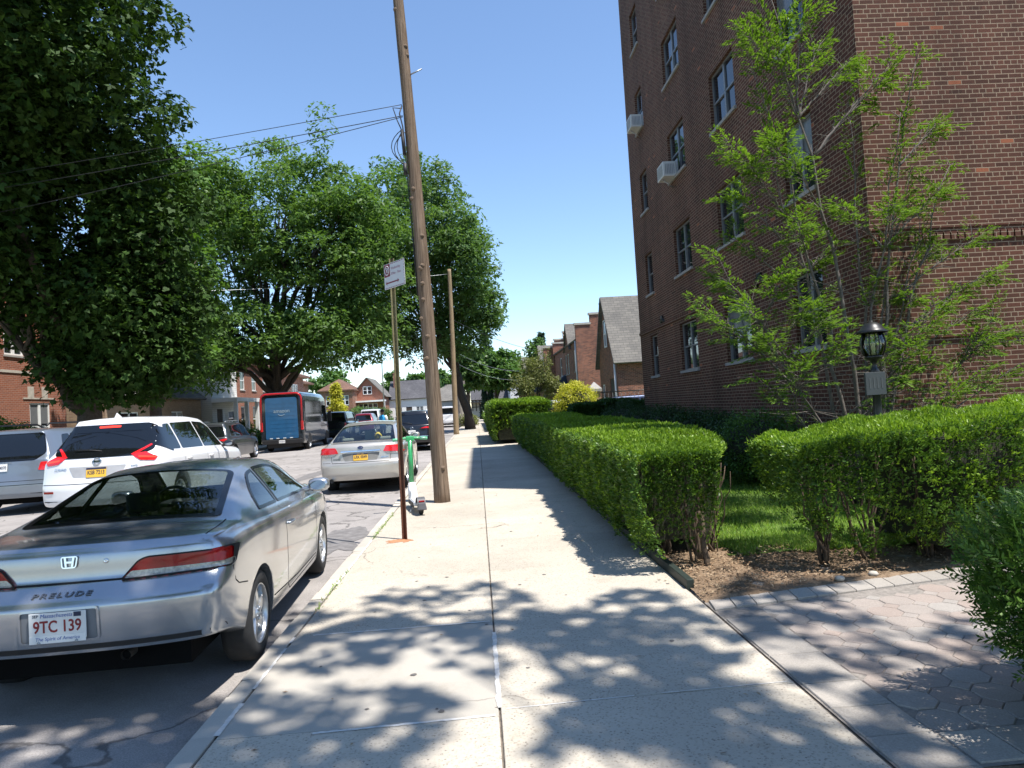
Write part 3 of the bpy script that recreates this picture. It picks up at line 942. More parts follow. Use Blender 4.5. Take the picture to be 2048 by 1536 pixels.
# ---- houses -----------------------------------------------------------------
def house(name, label, org, rotz, w, d, he, hr, roof, wmat, rmat, front=(), side=(), door=None, chim=None, cat='house', group=None,
          trim=None, over=.3, dormer=None, upper=None, porch=None, fmat=None, hip=.0, sidex=0, base=0):
    """local: front at y=0 facing -y, width along x, depth +y. roof: 'x' ridge along x, 'y' gable to the front, 'flat', 'hip'"""
    t = thing(name, label, cat, org, rotz, group); fmat = fmat or M_WHITE
    PF = lambda u, v, q: (u, -q, v)
    PL = (lambda u, v, q: (-q, d - u, v)) if not sidex else (lambda u, v, q: (w + q, u, v))
    b = MB()
    gw = [q for q in front if q[1] + q[3] > he]; front = [q for q in front if q[1] + q[3] <= he]
    fo = [(x - ww / 2, x + ww / 2, z, z + hh, n) for (x, z, ww, hh, n) in front]
    if door: fo.append((door[0] - door[1] / 2, door[0] + door[1] / 2, door[3] if len(door) > 3 else .3, (door[3] if len(door) > 3 else .3) + door[2], 0))
    so = [(x - ww / 2, x + ww / 2, z, z + hh, n) for (x, z, ww, hh, n) in side]
    facade(b, PF, w, he, fo, .1)
    facade(b, PL, d, he, so, .1)
    xo = w if not sidex else 0
    b.quad((xo, 0, 0), (xo, d, 0), (xo, d, he), (xo, 0, he)); b.quad((0, d, 0), (w, d, 0), (w, d, he), (0, d, he))
    if roof == 'y':
        for y in (0, d): b.add([(0, y, he), (w, y, he), (w / 2 + hip, y, hr)], [(0, 1, 2)])
    if roof == 'x':
        for x in (0, w): b.add([(x, 0, he), (x, d, he), (x, d / 2, hr)], [(0, 1, 2)])
    b.build('wall', wmat, t)
    r = MB(); o = over; th = .12
    def slab(a, c, e, f):
        A, C_, E, F_ = map(Vector, (a, c, e, f)); n = (C_ - A).cross(F_ - A).normalized()
        if n.z < 0: n = -n
        lo = [p + n * .004 for p in (A, C_, E, F_)]; hi = [p + n * th for p in (A, C_, E, F_)]
        r.add(lo + hi, [(0, 1, 2, 3), (4, 5, 6, 7), (0, 1, 5, 4), (1, 2, 6, 5), (2, 3, 7, 6), (3, 0, 4, 7)])
    if roof == 'y':
        xm = w / 2 + hip
        s1 = (hr - he) / xm; s2 = (hr - he) / (w - xm)
        slab((-o, -o, he - o * s1), (xm, -o, hr), (xm, d, hr), (-o, d, he - o * s1)); slab((w + o, -o, he - o * s2), (xm, -o, hr), (xm, d, hr), (w + o, d, he - o * s2))
    elif roof == 'x':
        s1 = (hr - he) / (d / 2)
        slab((-.05, -o, he - o * s1), (w + .05, -o, he - o * s1), (w + .05, d / 2, hr), (-.05, d / 2, hr)); slab((-.05, d + o, he - o * s1), (w + .05, d + o, he - o * s1), (w + .05, d / 2, hr), (-.05, d / 2, hr))
    elif roof == 'hip':
        k = min(w, d) / 2
        q = [(-o, -o, he), (w + o, -o, he), (w + o, d + o, he), (-o, d + o, he)]
        if w >= d: r1, r2 = (k, d / 2, hr), (w - k, d / 2, hr); fs = [(0, 1, 5, 4), (1, 2, 5), (2, 3, 4, 5), (3, 0, 4)]
        else: r1, r2 = (w / 2, k, hr), (w / 2, d - k, hr); fs = [(0, 1, 4), (1, 2, 5, 4), (2, 3, 5), (3, 0, 4, 5)]
        r.add(q + [r1, r2], fs + [(0, 1, 2, 3)])
        r.box((-o, -o, he - .2), (w + o, d + o, he - .004))
    else:
        r.box((-.12, -.12, he), (w + .12, d + .1, he + .18))
    rf = r.build('roof', rmat, t)
    if chim:
        c = MB(); c.box((chim[0] - .35, chim[1] - .35, he - .3), (chim[0] + .35, chim[1] + .35, chim[2])); c.box((chim[0] - .42, chim[1] - .42, chim[2]), (chim[0] + .42, chim[1] + .42, chim[2] + .12)); c.build('chimney', wmat if not isinstance(chim[-1], bpy.types.Material) else chim[-1], rf)
    for i, (a, c, z0, z1, n) in enumerate(fo):
        if n: window(t, PF, a, c, z0, z1, n, .09, fmat, True, .4 if i % 3 == 1 else 0, .07)
    for (x, z, ww, hh, n) in gw: window(t, PF, x - ww / 2, x + ww / 2, z, z + hh, n, -.02, fmat, False, 0, .07)
    for (a, c, z0, z1, n) in so:
        if n: window(t, PL, a, c, z0, z1, n, .09, fmat, True, 0, .07)
    if door:
        a, c, z0, z1, _ = fo[-1]
        dd = MB(); pbox(dd, PF, a + .001, c - .001, z0 + .001, z1 - .001, -.09, -.05)
        for (p, q) in ((.12, .42), (.5, .88)):
            hh = z1 - z0; ww = c - a
            pbox(dd, PF, a + ww * .14, c - ww * .14, z0 + hh * p, z0 + hh * q, -.05, -.035)
        dr = dd.build('door', door[4] if len(door) > 4 else M_WHITE, t)
        h = MB(); h.lathe([(0, 0), (.03, .01), (.035, .035), (0, .05)], 10); h.build('handle', M_CHROME, dr, (c - .12, .03, z0 + 1.0), (R(90), 0, 0))
        st = MB()
        for i in range(3): st.box((a - .3, -.25 - .28 * (3 - i), -.2), (c + .3, -.012 if i == 2 else -.25 - .28 * (2 - i), z0 * (i + 1) / 3 - .01 * (3 - i)))
        st.build('step', M_STONE, t)
    return t, PF

# left row, fronts at x = -17 (local x runs along the street)
hl, PF = house('brick_house', 'red brick house at far left with white casement windows and stone panels', (-17.0, 21.5, 0), R(90), 8.0, 9, 6.9, 8.2, 'flat', M_BRICK3, M_ROOFS,
      front=((2.0, .95, 1.7, 1.75, 2), (6.3, .95, 1.25, 1.85, 2), (2.0, 4.55, 1.6, 1.5, 2), (4.9, 4.55, 1.1, 1.5, 2), (7.0, 4.55, .8, 1.4, 1)))
c = MB()
for u in (1.4, 2.3, 5.75, 6.6): pbox(c, PF, u - .17, u + .17, 3.0, 3.42, .0, .03)
pbox(c, PF, .2, 7.8, 3.9, 4.0, .0, .03); pbox(c, PF, 1.0, 3.0, 2.84, 2.93, .0, .03); pbox(c, PF, 5.3, 7.2, 2.94, 3.0, .0, .03)
c.build('stone_trim', M_STONE, hl)
house('brick_house', 'tan brick house with grey shingle roof, behind the dark maple branches', (-17.0, 32.5, 0), R(90), 11.0, 9, 3.3, 7.0, 'x', M_BRICK4, M_ROOFG,
      front=((2.2, .9, 1.8, 1.5, 2), (7.6, .9, 1.5, 1.5, 2)), door=(5.0, 1.0, 2.1, .4), side=((4.5, .9, 1.2, 1.4, 1),), chim=(9.5, 3, 8.0))
wh, PF = house('white_house', 'white sided house with columned porch glimpsed through the tree branches', (-16.6, 44.2, 0), R(90), 4.6, 10, 6.6, 8.6, 'y', M_SIDING, M_ROOFG,
      front=((1.3, 4.2, .9, 1.4, 1), (3.3, 4.2, .9, 1.4, 1), (3.4, .9, 1.2, 1.5, 1)), door=(1.3, 1.0, 2.1, .4, M_TIMBER), side=((3, 4.2, 1.0, 1.4, 1), (7, 4.2, 1.0, 1.4, 1)))
c = MB()
for u in (.2, 2.3, 4.4): c.box((u - .11, -1.5, 0), (u + .11, -1.28, 2.9))
c.box((-.1, -1.6, 2.9), (4.7, -.005, 3.15)); c.build('porch', M_WHITE, wh)
house('brick_house', 'orange brick house with tall narrow white window beside the delivery van', (-17.0, 49.2, 0), R(90), 9.5, 9, 6.0, 8.2, 'hip', M_BRICK3, M_ROOFR,
      front=((2.0, .8, 1.0, 1.9, 1), (4.6, .8, 1.0, 1.9, 1), (2.0, 3.9, 1.0, 1.4, 1), (4.6, 3.9, 1.0, 1.4, 1), (7.5, 3.9, 1.4, 1.4, 2)), door=(7.5, 1.0, 2.1, .3), side=((3, 3.9, 1, 1.4, 1),))
for i, (y0, ln, lab) in enumerate(((61.0, 12.0, 'red brick house with white bay windows and red hip roof behind the pickup'), (75.5, 13.0, 'second red brick house with white porch posts, behind the yellow tree'))):
    hh, PF = house('brick_house', lab, (-18.0 - i * 3.2, y0, 0), R(90), ln, 9, 5.9, 7.9, 'hip', M_BRICK2, M_ROOFR,
      front=((2.6, 3.4, 2.6, 1.6, 3), (8.6, 3.4, 2.4, 1.6, 3), (3.0, .8, 1.6, 1.5, 2)), door=(8.6, 1.0, 2.1, .4), side=((2.5, 3.4, 1.2, 1.5, 1), (6, 3.4, 1.2, 1.5, 1)), over=.6)
    c = MB()
    for u in (.5, 4.2, 7.0, 11.2): c.box((u - .09, -1.9, 0), (u + .09, -1.72, 2.7))
    c.box((.2, -2.1, 2.7), (11.6, -.005, 2.95)); c.build('porch', M_WHITE, hh)

# right row
gh, PF = house('gabled_house', 'small brick house with steep grey shingle gable beside the apartment building', (7.5, 41.3, 0), R(-90), 5.1, 9.5, 3.75, 7.35, 'y', M_BRICK2, M_ROOFG,
      front=((2.6, 4.55, .62, 1.55, 1), (1.0, .9, .8, 1.6, 1)), door=(3.5, 1.2, 2.4, .35, M_TIMBER), side=((2.5, 1.0, 1.0, 1.3, 1),), hip=0, over=.22, sidex=1)
c = MB(); c.tube([(4.95, -.10, 3.6), (4.95, -.10, .1)], .06, 8); c.tube([(5.2, -.18, 3.62), (5.2, 9.3, 3.62)], .06, 8); c.build('downspout', M_WHITE, gh)

def stepped_wall(bm, y, th, z0, steps, frame):
    for (a, c, h) in steps: bm.box((a, y, z0), (c, y + th, h))
def row_house(y1, ln, label, x=7.0, dz=0.0):
    t, PF = house('row_house', label, (x, y1, 0), R(-90), ln, 9.0, 5.75 + dz, 7.3 + dz, 'x', M_BRICK2, M_ROOFG, group='brick row houses with stepped gables',
      front=((ln - 1.4, 3.7, 1.1, 1.5, 1), (ln - 5.0, 3.7, .7, 1.5, 1), (ln - 6.3, 3.7, .7, 1.5, 1), (ln - 9.5, 3.7, 1.1, 1.5, 1), (ln - 1.5, .7, 1.3, 1.5, 2), (ln - 10.0, .7, 1.3, 1.5, 2)),
      door=(ln - 7.3, 1.0, 2.1, .4), over=.12, sidex=1)
    st = [(-.12, .9, 6.75 + dz), (.9, 1.7, 7.4 + dz), (1.7, 2.5, 8.05 + dz), (2.5, 9.1, 7.5 + dz)]
    for xx in (ln + .003, -.303):
        b = MB(); c = MB()
        for (a, e, h) in st:
            b.box((xx, a, 0), (xx + .3, e - .003, h)); c.box((xx - .06, a - .07, h + .002), (xx + .36, e + .04, h + .14))
        c.build('coping', M_STONE, b.build('stepped_parapet', M_BRICK2, t))
    g = MB(); u = ln - 4.6                                         # small cross gable
    g.add([(u - 1.5, -.06, 5.4 + dz), (u + 1.5, -.06, 5.4 + dz), (u, -.06, 7.3 + dz), (u, 3.8, 7.3 + dz), (u - 1.5, 1.4, 5.9 + dz), (u + 1.5, 1.4, 5.9 + dz)], [(0, 1, 2)], 0)
    g.add([(u + 1.65, -.2, 5.35 + dz), (u, -.2, 7.42 + dz), (u, 3.9, 7.42 + dz), (u + 1.65, 1.3, 5.9 + dz)], [(0, 1, 2, 3)], 1)
    g.add([(u - 1.65, -.2, 5.35 + dz), (u, -.2, 7.42 + dz), (u, 3.9, 7.42 + dz), (u - 1.65, 1.3, 5.9 + dz)], [(0, 1, 2, 3)], 1)
    g.build('gable', [M_BRICK2, M_ROOFG], t)
    a = MB(); u = ln - 7.3                                          # hipped door hood
    a.add([(u - 1.3, -.01, 2.75), (u + 1.3, -.01, 2.75), (u + 1.3, -1.3, 2.75), (u - 1.3, -1.3, 2.75), (u - .5, -.01, 3.75), (u + .5, -.01, 3.75)], [(3, 2, 5, 4), (2, 1, 5), (0, 3, 4), (0, 1, 2, 3)])
    a.build('door_hood', M_TIMBER if 0 else plain('dark blue hood shingles', (.035, .045, .065), .8), t)
    d = MB(); d.tube([(ln - .1, -.14, 5.7), (ln - .1, -.14, .1)], .05, 8); d.build('downspout', M_WHITE, t)
    return t
row_house(60.0, 13.6, 'brick row house with stepped gable wall beside the grey gable')
row_house(76.0, 15.2, 'second brick row house with stepped gable, behind the olive tree', 6.2, -.3)
row_house(93.0, 16.2, 'farthest brick row house, mostly hidden by the olive tree', 5.8, -.2)

# far end of the street: houses beyond the cross street, fronts towards us
P0 = at(706, 812, 112)
fh, PF = house('brick_house', 'far red brick house with front gable and white attic window at street end', (at(703, 800, 112).x, 112, 0), 0, 5.2, 9, 4.6, 7.4, 'y', M_BRICK3, M_ROOFG,
      front=((2.6, 4.75, 1.4, 1.3, 2), (2.6, 1.9, 3.0, 1.4, 4)), over=.4)
c = MB(); c.box((-.3, -1.6, 3.5), (5.5, -.01, 3.75)); c.box((-.3, -1.5, 0), (-.05, -1.3, 3.5)); c.box((5.25, -1.5, 0), (5.5, -1.3, 3.5)); c.build('porch', M_WHITE, fh)
house('grey_house', 'far grey shingled house with chimney and white dormers at street end', (at(777, 800, 118).x, 118, 0), 0, 6.8, 9, 3.9, 7.0, 'x', M_WHITE, M_ROOFS,
      front=((1.6, .9, 1.2, 1.5, 2), (5.2, .9, 1.2, 1.5, 2)), door=(3.4, 1.0, 2.1, .3, M_TIMBER), chim=(1.0, 3.0, 8.3, M_BRICK2))
house('grey_house', 'far low grey house seen left of the second utility pole', (at(866, 800, 122).x, 122, 0), 0, 5.5, 9, 3.2, 6.0, 'x', M_GREYSID, M_ROOFG,
      front=((1.4, .9, 1.2, 1.4, 2), (4.0, .9, 1.2, 1.4, 2)))
house('brick_house', 'far orange roofed house between yellow tree and red gable', (at(640, 800, 108).x, 108, 0), 0, 5.0, 8, 5.6, 7.4, 'hip', M_BRICK2, M_ROOFR, front=((1.5, 3.2, 1.2, 1.5, 2), (3.8, 3.2, 1.2, 1.5, 2)))
th_, PF = house('timbered_house', 'far half timbered house with white panels beyond the arborvitae', (at(942, 800, 115).x, 115, 0), 0, 9.0, 9, 3.0, 6.2, 'x', M_STUCCO, M_ROOFS,
      front=((2.0, .8, 1.4, 1.4, 2), (6.5, .8, 1.4, 1.4, 2)))
c = MB()
for i in range(16): c.box((.15 + i * .58, -.05, 1.0), (.30 + i * .58, -.003, 3.2))
c.box((0, -.07, 1.6), (9, -.051, 1.75)); c.box((-.1, -1.3, 2.35), (9.1, -.072, 2.5)); c.build('timber_framing', M_TIMBER, th_)
house('grey_house', 'far pale gabled house behind the olive tree with brick chimney', (at(1024, 800, 104).x, 108, 0), 0, 5.0, 9, 4.6, 6.6, 'y', M_SIDING, M_ROOFG,
      front=((1.4, 1.0, 1.0, 1.4, 1), (3.6, 1.0, 1.0, 1.4, 1)), chim=(3.6, 1.2, 7.6, M_BRICK2))
# ------------------------------------------------------------------ vehicles
M_GLASSC = clearglass('clear car glass', (.62, .70, .68))
M_GLASSS = clearglass('tinted car glass', (.42, .47, .46))
M_GLASSD = darkglass('privacy glass', (.006, .007, .008), .02)
M_RED = plain('red lamp lens', (.26, .004, .006), .18, var=.15, scale=30, spec=.3, coat=.15)
M_REDB = plain('bright red lamp lens', (.62, .015, .018), .12, var=.1, scale=30, coat=.6)
M_CLEARL = plain('ribbed clear lamp lens', (.27, .26, .235), .2, .3, var=.4, scale=60, coat=.6)
M_MIRROR = plain('mirror glass', (.30, .32, .34), .04, 1.0, var=.02)
M_UNDER = plain('shadow black underbody', (.006, .006, .006), .95, spec=.1)  # black stands in for the shadow under the cars and in wheel wells
M_SEAM = plain('panel gap', (.006, .006, .006), .9)
M_FRIT = plain('black glass border', (.006, .006, .007), .15)
M_SEATG = plain('grey seat fabric', (.10, .11, .12), .9)
M_SEATL = plain('beige seat fabric', (.42, .40, .36), .9)
M_PLATEW = plain('white number plate', (.72, .72, .70), .45, var=.05)
M_PLATEY = plain('yellow number plate', (.80, .46, .05), .45, var=.08)
M_INKR = plain('dark red ink', (.24, .02, .02), .6)
M_INKB = plain('blue ink', (.05, .12, .38), .6)
M_INKN = plain('navy ink', (.02, .025, .06), .6)
M_RIM = plain('alloy wheel', (.50, .51, .52), .3, .75, var=.12, scale=30)
M_GLOW = NT('lit brake lamp')
M_GLOW.set(Base_Color=(.7, .02, .015, 1), Roughness=.2, Emission_Color=(1, .06, .03, 1), Emission_Strength=.9)
M_GLOW = M_GLOW.m

def rpoly(pts, r=.04, n=5):
    """polygon with rounded corners, densely sampled"""
    out = []; m = len(pts)
    rr = r if hasattr(r, '__len__') else [r] * m
    for i in range(m):
        p = Vector(pts[i]); a = Vector(pts[i - 1]) - p; c = Vector(pts[(i + 1) % m]) - p
        k = min(rr[i], a.length * .45, c.length * .45)
        s, e = p + a.normalized() * k, p + c.normalized() * k
        for j in range(n + 1):
            t = j / n; out.append((1 - t) ** 2 * s + 2 * t * (1 - t) * p + t * t * e)
    res = []
    for i in range(len(out)):
        a, c = out[i], out[(i + 1) % len(out)]
        k = max(1, int((c - a).length / .06))
        for j in range(k): res.append(tuple(a + (c - a) * j / k))
    return res

def inset(poly, d):
    n = len(poly); out = []
    area = sum(poly[i][0] * poly[(i + 1) % n][1] - poly[(i + 1) % n][0] * poly[i][1] for i in range(n))
    sg = 1 if area > 0 else -1
    for i in range(n):
        a, c = poly[i - 1], poly[(i + 1) % n]
        t = Vector((c[0] - a[0], c[1] - a[1])); t = t.normalized() if t.length > 0 else Vector((1, 0))
        out.append((poly[i][0] - t.y * d * sg, poly[i][1] + t.x * d * sg))
    return out

def inside(p, poly):
    x, y = p; r = False; n = len(poly)
    for i in range(n):
        x1, y1 = poly[i]; x2, y2 = poly[i - 1]
        if (y1 > y) != (y2 > y) and x < (x2 - x1) * (y - y1) / (y2 - y1) + x1: r = not r
    return r

AXIS = {'R': (lambda u, v: (Vector((3, u, v)), Vector((-1, 0, 0)))), 'L': (lambda u, v: (Vector((-3, u, v)), Vector((1, 0, 0)))),
        'B': (lambda u, v: (Vector((u, -3, v)), Vector((0, 1, 0)))), 'F': (lambda u, v: (Vector((u, 9, v)), Vector((0, -1, 0)))),
        'T': (lambda u, v: (Vector((u, v, 5)), Vector((0, 0, -1))))}

class Car:
    def __init__(s, name, label, spec, paint, loc, rotz=0, group=None, cat='car'):
        s.sp = spec; s.paint = paint
        s.root = thing(name, label, cat, loc, rotz, group)
        s.shell(); s.holes = []
    def sec(s, y):
        q = s.sp; T = lambda k: lerp_tab(q[k], y)
        w, zb, zt, wt, zs, cr = T('hw'), T('belt'), T('top'), T('wt'), T('sill'), T('crown')
        ze = zt - cr; bl = q.get('bulge', .0)
        dz = zb - zs; sh = q.get('shoulder', .9)
        P = [(.66 * w, zs), (.92 * w, zs), (.97 * w, zs + .06), (.99 * w, zs + .3 * dz), (w, zs + .58 * dz), (.992 * w, zb - .11), (.965 * w, zb - .03), (sh * w, zb + .012)]
        a, e = P[-1], (wt, max(ze, zb + .02))
        for t in (.33, .67): P.append((a[0] + (e[0] - a[0]) * t + .012 * math.sin(math.pi * t), a[1] + (e[1] - a[1]) * t))
        P += [e, (wt * .86, ze + cr * .52), (wt * .45, zt - cr * .12), (0, zt)]
        out = []
        for i in range(len(P) - 1):
            p0, p1, p2, p3 = [Vector(P[max(0, min(len(P) - 1, i + o))]) for o in (-1, 0, 1, 2)]
            for j in range(5):
                t = j / 5
                v = .5 * ((2 * p1) + (p2 - p0) * t + (2 * p0 - 5 * p1 + 4 * p2 - p3) * t * t + (3 * p1 - p0 - 3 * p2 + p3) * t ** 3)
                out.append((max(0, v.x), v.y))
        out.append(P[-1])
        return out
    def shell(s):
        q = s.sp; L = q['L']; ya, yb = q['wheels']; AR = q['archr']; zc = q['wr']
        ys = set(np.linspace(0, L, 60).round(4)) | {.015, .04, .08, L - .015, L - .04, L - .08}
        for yc in (ya, yb):
            for k in range(25):
                ys.add(round(yc + AR * math.cos(math.pi * k / 24), 4))
            ys.add(round(yc - AR - .002, 4)); ys.add(round(yc + AR + .002, 4))
        ys = sorted(y for y in ys if 0 <= y <= L)
        D, Df = q.get('D', .7), q.get('Df', .7)
        def ro(x, z): return lerp_tab(q['rear'], z) + q['pcr'] * abs(x / q['W']) ** 2.6
        def fo(x, z): return lerp_tab(q['front'], z) + q['pcf'] * abs(x / q['W']) ** 2.4
        def warp(x, y, z):
            return y + ro(x, z) * max(0, 1 - y / D) ** 2 - fo(x, z) * max(0, 1 - (L - y) / Df) ** 2
        V, F = [], []
        def ring(y, pts):
            o = len(V); full = [(x, z) for x, z in pts] + [(-x, z) for x, z in pts[-2::-1]]
            for x, z in full: V.append((x, warp(x, y, z), z))
            return o, len(full)
        rings = []
        for y in ys:
            pts = s.sec(y)
            for yc in (ya, yb):
                if abs(y - yc) <= AR:
                    za = zc + math.sqrt(max(0, AR * AR - (y - yc) ** 2)) - .01
                    pts = [(x, max(z, za)) if i < 26 else (x, z) for i, (x, z) in enumerate(pts)]
            rings.append(ring(y, pts))
        n = rings[0][1]
        def join(a, c, cl=False):
            if cl: F.append((a + n - 1, a, c, c + n - 1))
            for k in range(n - 1): F.append((a + k, a + k + 1, c + k + 1, c + k))
        for (a, _), (c, _) in zip(rings[:-1], rings[1:]): join(a, c)
        for end, y in ((0, 0.0), (-1, L)):
            pts = s.sec(y); nc = 24; base = rings[end][0]; m = len(pts); idx = []
            for i, (x, z) in enumerate(pts):
                row = [base + i]
                if i < m - 1:
                    for c in range(1, nc):
                        xx = x * (1 - 2 * c / nc); V.append((xx, warp(xx, y, z), z)); row.append(len(V) - 1)
                    row.append(base + n - 1 - i)
                else: row = [base + i] * (nc + 1)
                idx.append(row)
            for i in range(m - 1):
                for c in range(nc):
                    fc = [idx[i][c], idx[i][c + 1], idx[i + 1][c + 1], idx[i + 1][c]]
                    if i == m - 2: fc = fc[:3]
                    F.append(tuple(fc if end == 0 else fc[::-1]))
        s.V, s.F = V, F
        s.bvh = BVHTree.FromPolygons([Vector(v) for v in V], F)
    def hit(s, ax, u, v):
        o, d = AXIS[ax](u, v)
        h, nrm, _, _ = s.bvh.ray_cast(o, d)
        if h is None:
            h, nrm, _, _ = s.bvh.find_nearest(o + d * 3)
        if nrm.dot(d) > 0: nrm = -nrm
        return h, nrm
    def body(s, name='body'):
        b = MB(); keep = []
        for f in s.F:
            c = sum((Vector(s.V[i]) for i in f), Vector()) / len(f)
            drop = False
            for ax, poly in s.holes:
                if ax in 'RL':
                    if (c.x > .25) == (ax == 'R') and abs(c.x) > .25 and inside((c.y, c.z), poly): drop = True
                elif ax == 'T':
                    if c.z > s.sp['holez'] and inside((c.x, c.y), poly): drop = True
                elif ax == 'B':
                    if c.y < s.sp['L'] * .35 and inside((c.x, c.z), poly): drop = True
            if not drop: keep.append(f)
        b.add(s.V, keep, 0, True)
        s.bodyo = b.build(name, s.paint, s.root, fixn=True, autosmooth=60)
        return s.bodyo
    def patch(s, name, poly, ax, mat, off=.004, parent=None, rings=(1, .88, .7, .45, .2), skirt=.012):
        b = MB(); n = len(poly)
        cu = sum(p[0] for p in poly) / n; cv = sum(p[1] for p in poly) / n
        rows = []
        o0 = []
        for k, sc in enumerate(rings):
            row = []
            for (u, v) in poly:
                h, nr = s.hit(ax, cu + (u - cu) * sc, cv + (v - cv) * sc)
                if k == 0: o0.append(h - nr * skirt)
                row.append(h + nr * off)
            rows.append(row)
        h, nr = s.hit(ax, cu, cv)
        vs = o0 + [p for r in rows for p in r] + [h + nr * off]
        fs = []
        for r in range(len(rows)):
            for i in range(n):
                j = (i + 1) % n; fs.append((r * n + i, r * n + j, (r + 1) * n + j, (r + 1) * n + i))
        last = len(vs) - 1; r = len(rows)
        for i in range(n): fs.append((r * n + i, r * n + (i + 1) % n, last))
        b.add(vs, fs, 0, True)
        return b.build(name, mat, parent or s.root, fixn=False, autosmooth=50)
    def rim_ring(s, name, poly, ax, mat, wd=.03, off=.005, parent=None):
        """flat band just inside an outline"""
        b = MB(); n = len(poly); nl = max(1, int(wd / .025))
        A = [s.hit(ax, *p) for p in poly]; vs = []; fs = []
        for q in range(nl + 1):
            vs += [h + nr * off for h, nr in (A if q == 0 else [s.hit(ax, *p) for p in inset(poly, wd * q / nl)])]
        vs += [h - nr * .006 for h, nr in A]
        for q in range(nl): fs += [(q * n + i, q * n + (i + 1) % n, (q + 1) * n + (i + 1) % n, (q + 1) * n + i) for i in range(n)]
        m_ = (nl + 1) * n
        fs += [(m_ + i, m_ + (i + 1) % n, (i + 1) % n, i) for i in range(n)]
        b.add(vs, fs, 0, True)
        return b.build(name, mat, parent or s.root, autosmooth=50)
    def glass(s, poly, ax, mat, band=.03, hole=True, name='window', frit=None):
        s.holes.append((ax, inset(poly, .012 if hole else .035)))
        g = s.patch(name, poly, ax, mat, .003, skirt=.0 if hole else .008, rings=(1, .95, .88, .8, .7, .58, .45, .3, .15))
        if band: s.rim_ring('window_seal', poly, ax, frit or M_FRIT, band, .006, g)
        return g
    def seam(s, pts, ax, name='panel_gap', wd=.008, parent=None, mat=None, off=.0015):
        b = MB(); P = []
        for a, c in zip(pts[:-1], pts[1:]):
            n = max(1, int(math.dist(a, c) / .05))
            for i in range(n): P.append((a[0] + (c[0] - a[0]) * i / n, a[1] + (c[1] - a[1]) * i / n))
        P.append(pts[-1]); lo, hi = [], []
        for i, p in enumerate(P):
            a, c = P[max(0, i - 1)], P[min(len(P) - 1, i + 1)]
            t = Vector((c[0] - a[0], c[1] - a[1])).normalized()
            for lst, sg in ((lo, 1), (hi, -1)):
                h, nr = s.hit(ax, p[0] - t.y * wd / 2 * sg, p[1] + t.x * wd / 2 * sg); lst.append(h + nr * off)
        n = len(P); b.add(lo + hi, [(i, i + 1, n + i + 1, n + i) for i in range(n - 1)])
        return b.build(name, mat or M_SEAM, parent or s.bodyo)
    def frame_at(s, ax, u, v, off=.004):
        """location and rotation for something lying on the surface, text reading upright"""
        h, nr = s.hit(ax, u, v)
        z = nr.normalized(); up = Vector((0, 0, 1)); x = up.cross(z)
        x = x.normalized() if x.length > .05 else Vector((1, 0, 0)); y = z.cross(x)
        return h + nr * off, Matrix((x, y, z)).transposed().to_euler()
    def text(s, body, size, ax, u, v, m, parent=None, off=.004, **kw):
        l, r = s.frame_at(ax, u, v, off)
        return text(body, size, parent or s.root, l, r, m, **kw)
    def wheels(s, style=0, rm=None, width=.21):
        q = s.sp; r = q['wr']
        for y in q['wheels']:
            for sg in (1, -1):
                wheel(s.root, (sg * (q['W'] - width / 2 - q.get('tuck', .025)), y, r), r, width, sg, style, rm or M_RIM)
        b = MB(); L = q['L']
        b.box((-.60, .30, q.get('ug', .20) + .02), (.60, L - .15, q.get('ub', .52)))
        for y in q['wheels']: b.box((-q['W'] + .2, y - .42, .36), (q['W'] - .2, y + .42, q.get('ub', .52) + .10))
        b.build('underbody', M_UNDER, s.root)
    def mirror(s, y, z, mat=None):
        for sg in (1, -1):
            h, nr = s.hit('R' if sg > 0 else 'L', y, z - .02)
            b = MB(); prof = []
            vs, fs = [], []; N = 14
            for i, (d, k) in enumerate(((-.075, .55), (-.06, .85), (-.03, 1.0), (.01, .98), (.05, .80), (.075, .45))):
                for j in range(N):
                    t = 2 * math.pi * j / N
                    cx = abs(math.cos(t)) ** .6 * (1 if math.cos(t) > 0 else -1); cz = abs(math.sin(t)) ** .7 * (1 if math.sin(t) > 0 else -1)
                    vs.append((h.x + sg * .145 + cx * .105 * k, y + d, z + .045 + cz * .068 * k))
            for i in range(5):
                for j in range(N): fs.append((i * N + j, i * N + (j + 1) % N, (i + 1) * N + (j + 1) % N, (i + 1) * N + j))
            fs += [tuple(range(N))[::-1], tuple(range(5 * N, 6 * N))]
            b.add(vs, fs, 0, True)
            b.tube([(h.x - sg * .02, y, z), (h.x + sg * .08, y, z + .02)], .028, 8)
            m = b.build('mirror', mat or s.paint, s.root, fixn=True, autosmooth=50)
            g = MB(); g.add([(h.x + sg * .145 + math.cos(2 * math.pi * j / 16) * .075, y - .0765, z + .045 + math.sin(2 * math.pi * j / 16) * .048) for j in range(16)], [tuple(range(16))])
            g.build('mirror_glass', M_MIRROR, m)
    def handle(s, y, z, mat=None, ln=.2):
        for ax in 'RL':
            h, nr = s.hit(ax, y, z); sg = 1 if ax == 'R' else -1
            b = MB(); b.tube([(h.x - sg * .01, y - ln / 2, z), (h.x + sg * .022, y - ln / 2 + .03, z), (h.x + sg * .026, y, z + .004), (h.x + sg * .022, y + ln / 2 - .03, z), (h.x - sg * .01, y + ln / 2, z)], .013, 7)
            b.build('door_handle', mat or s.paint, s.root)
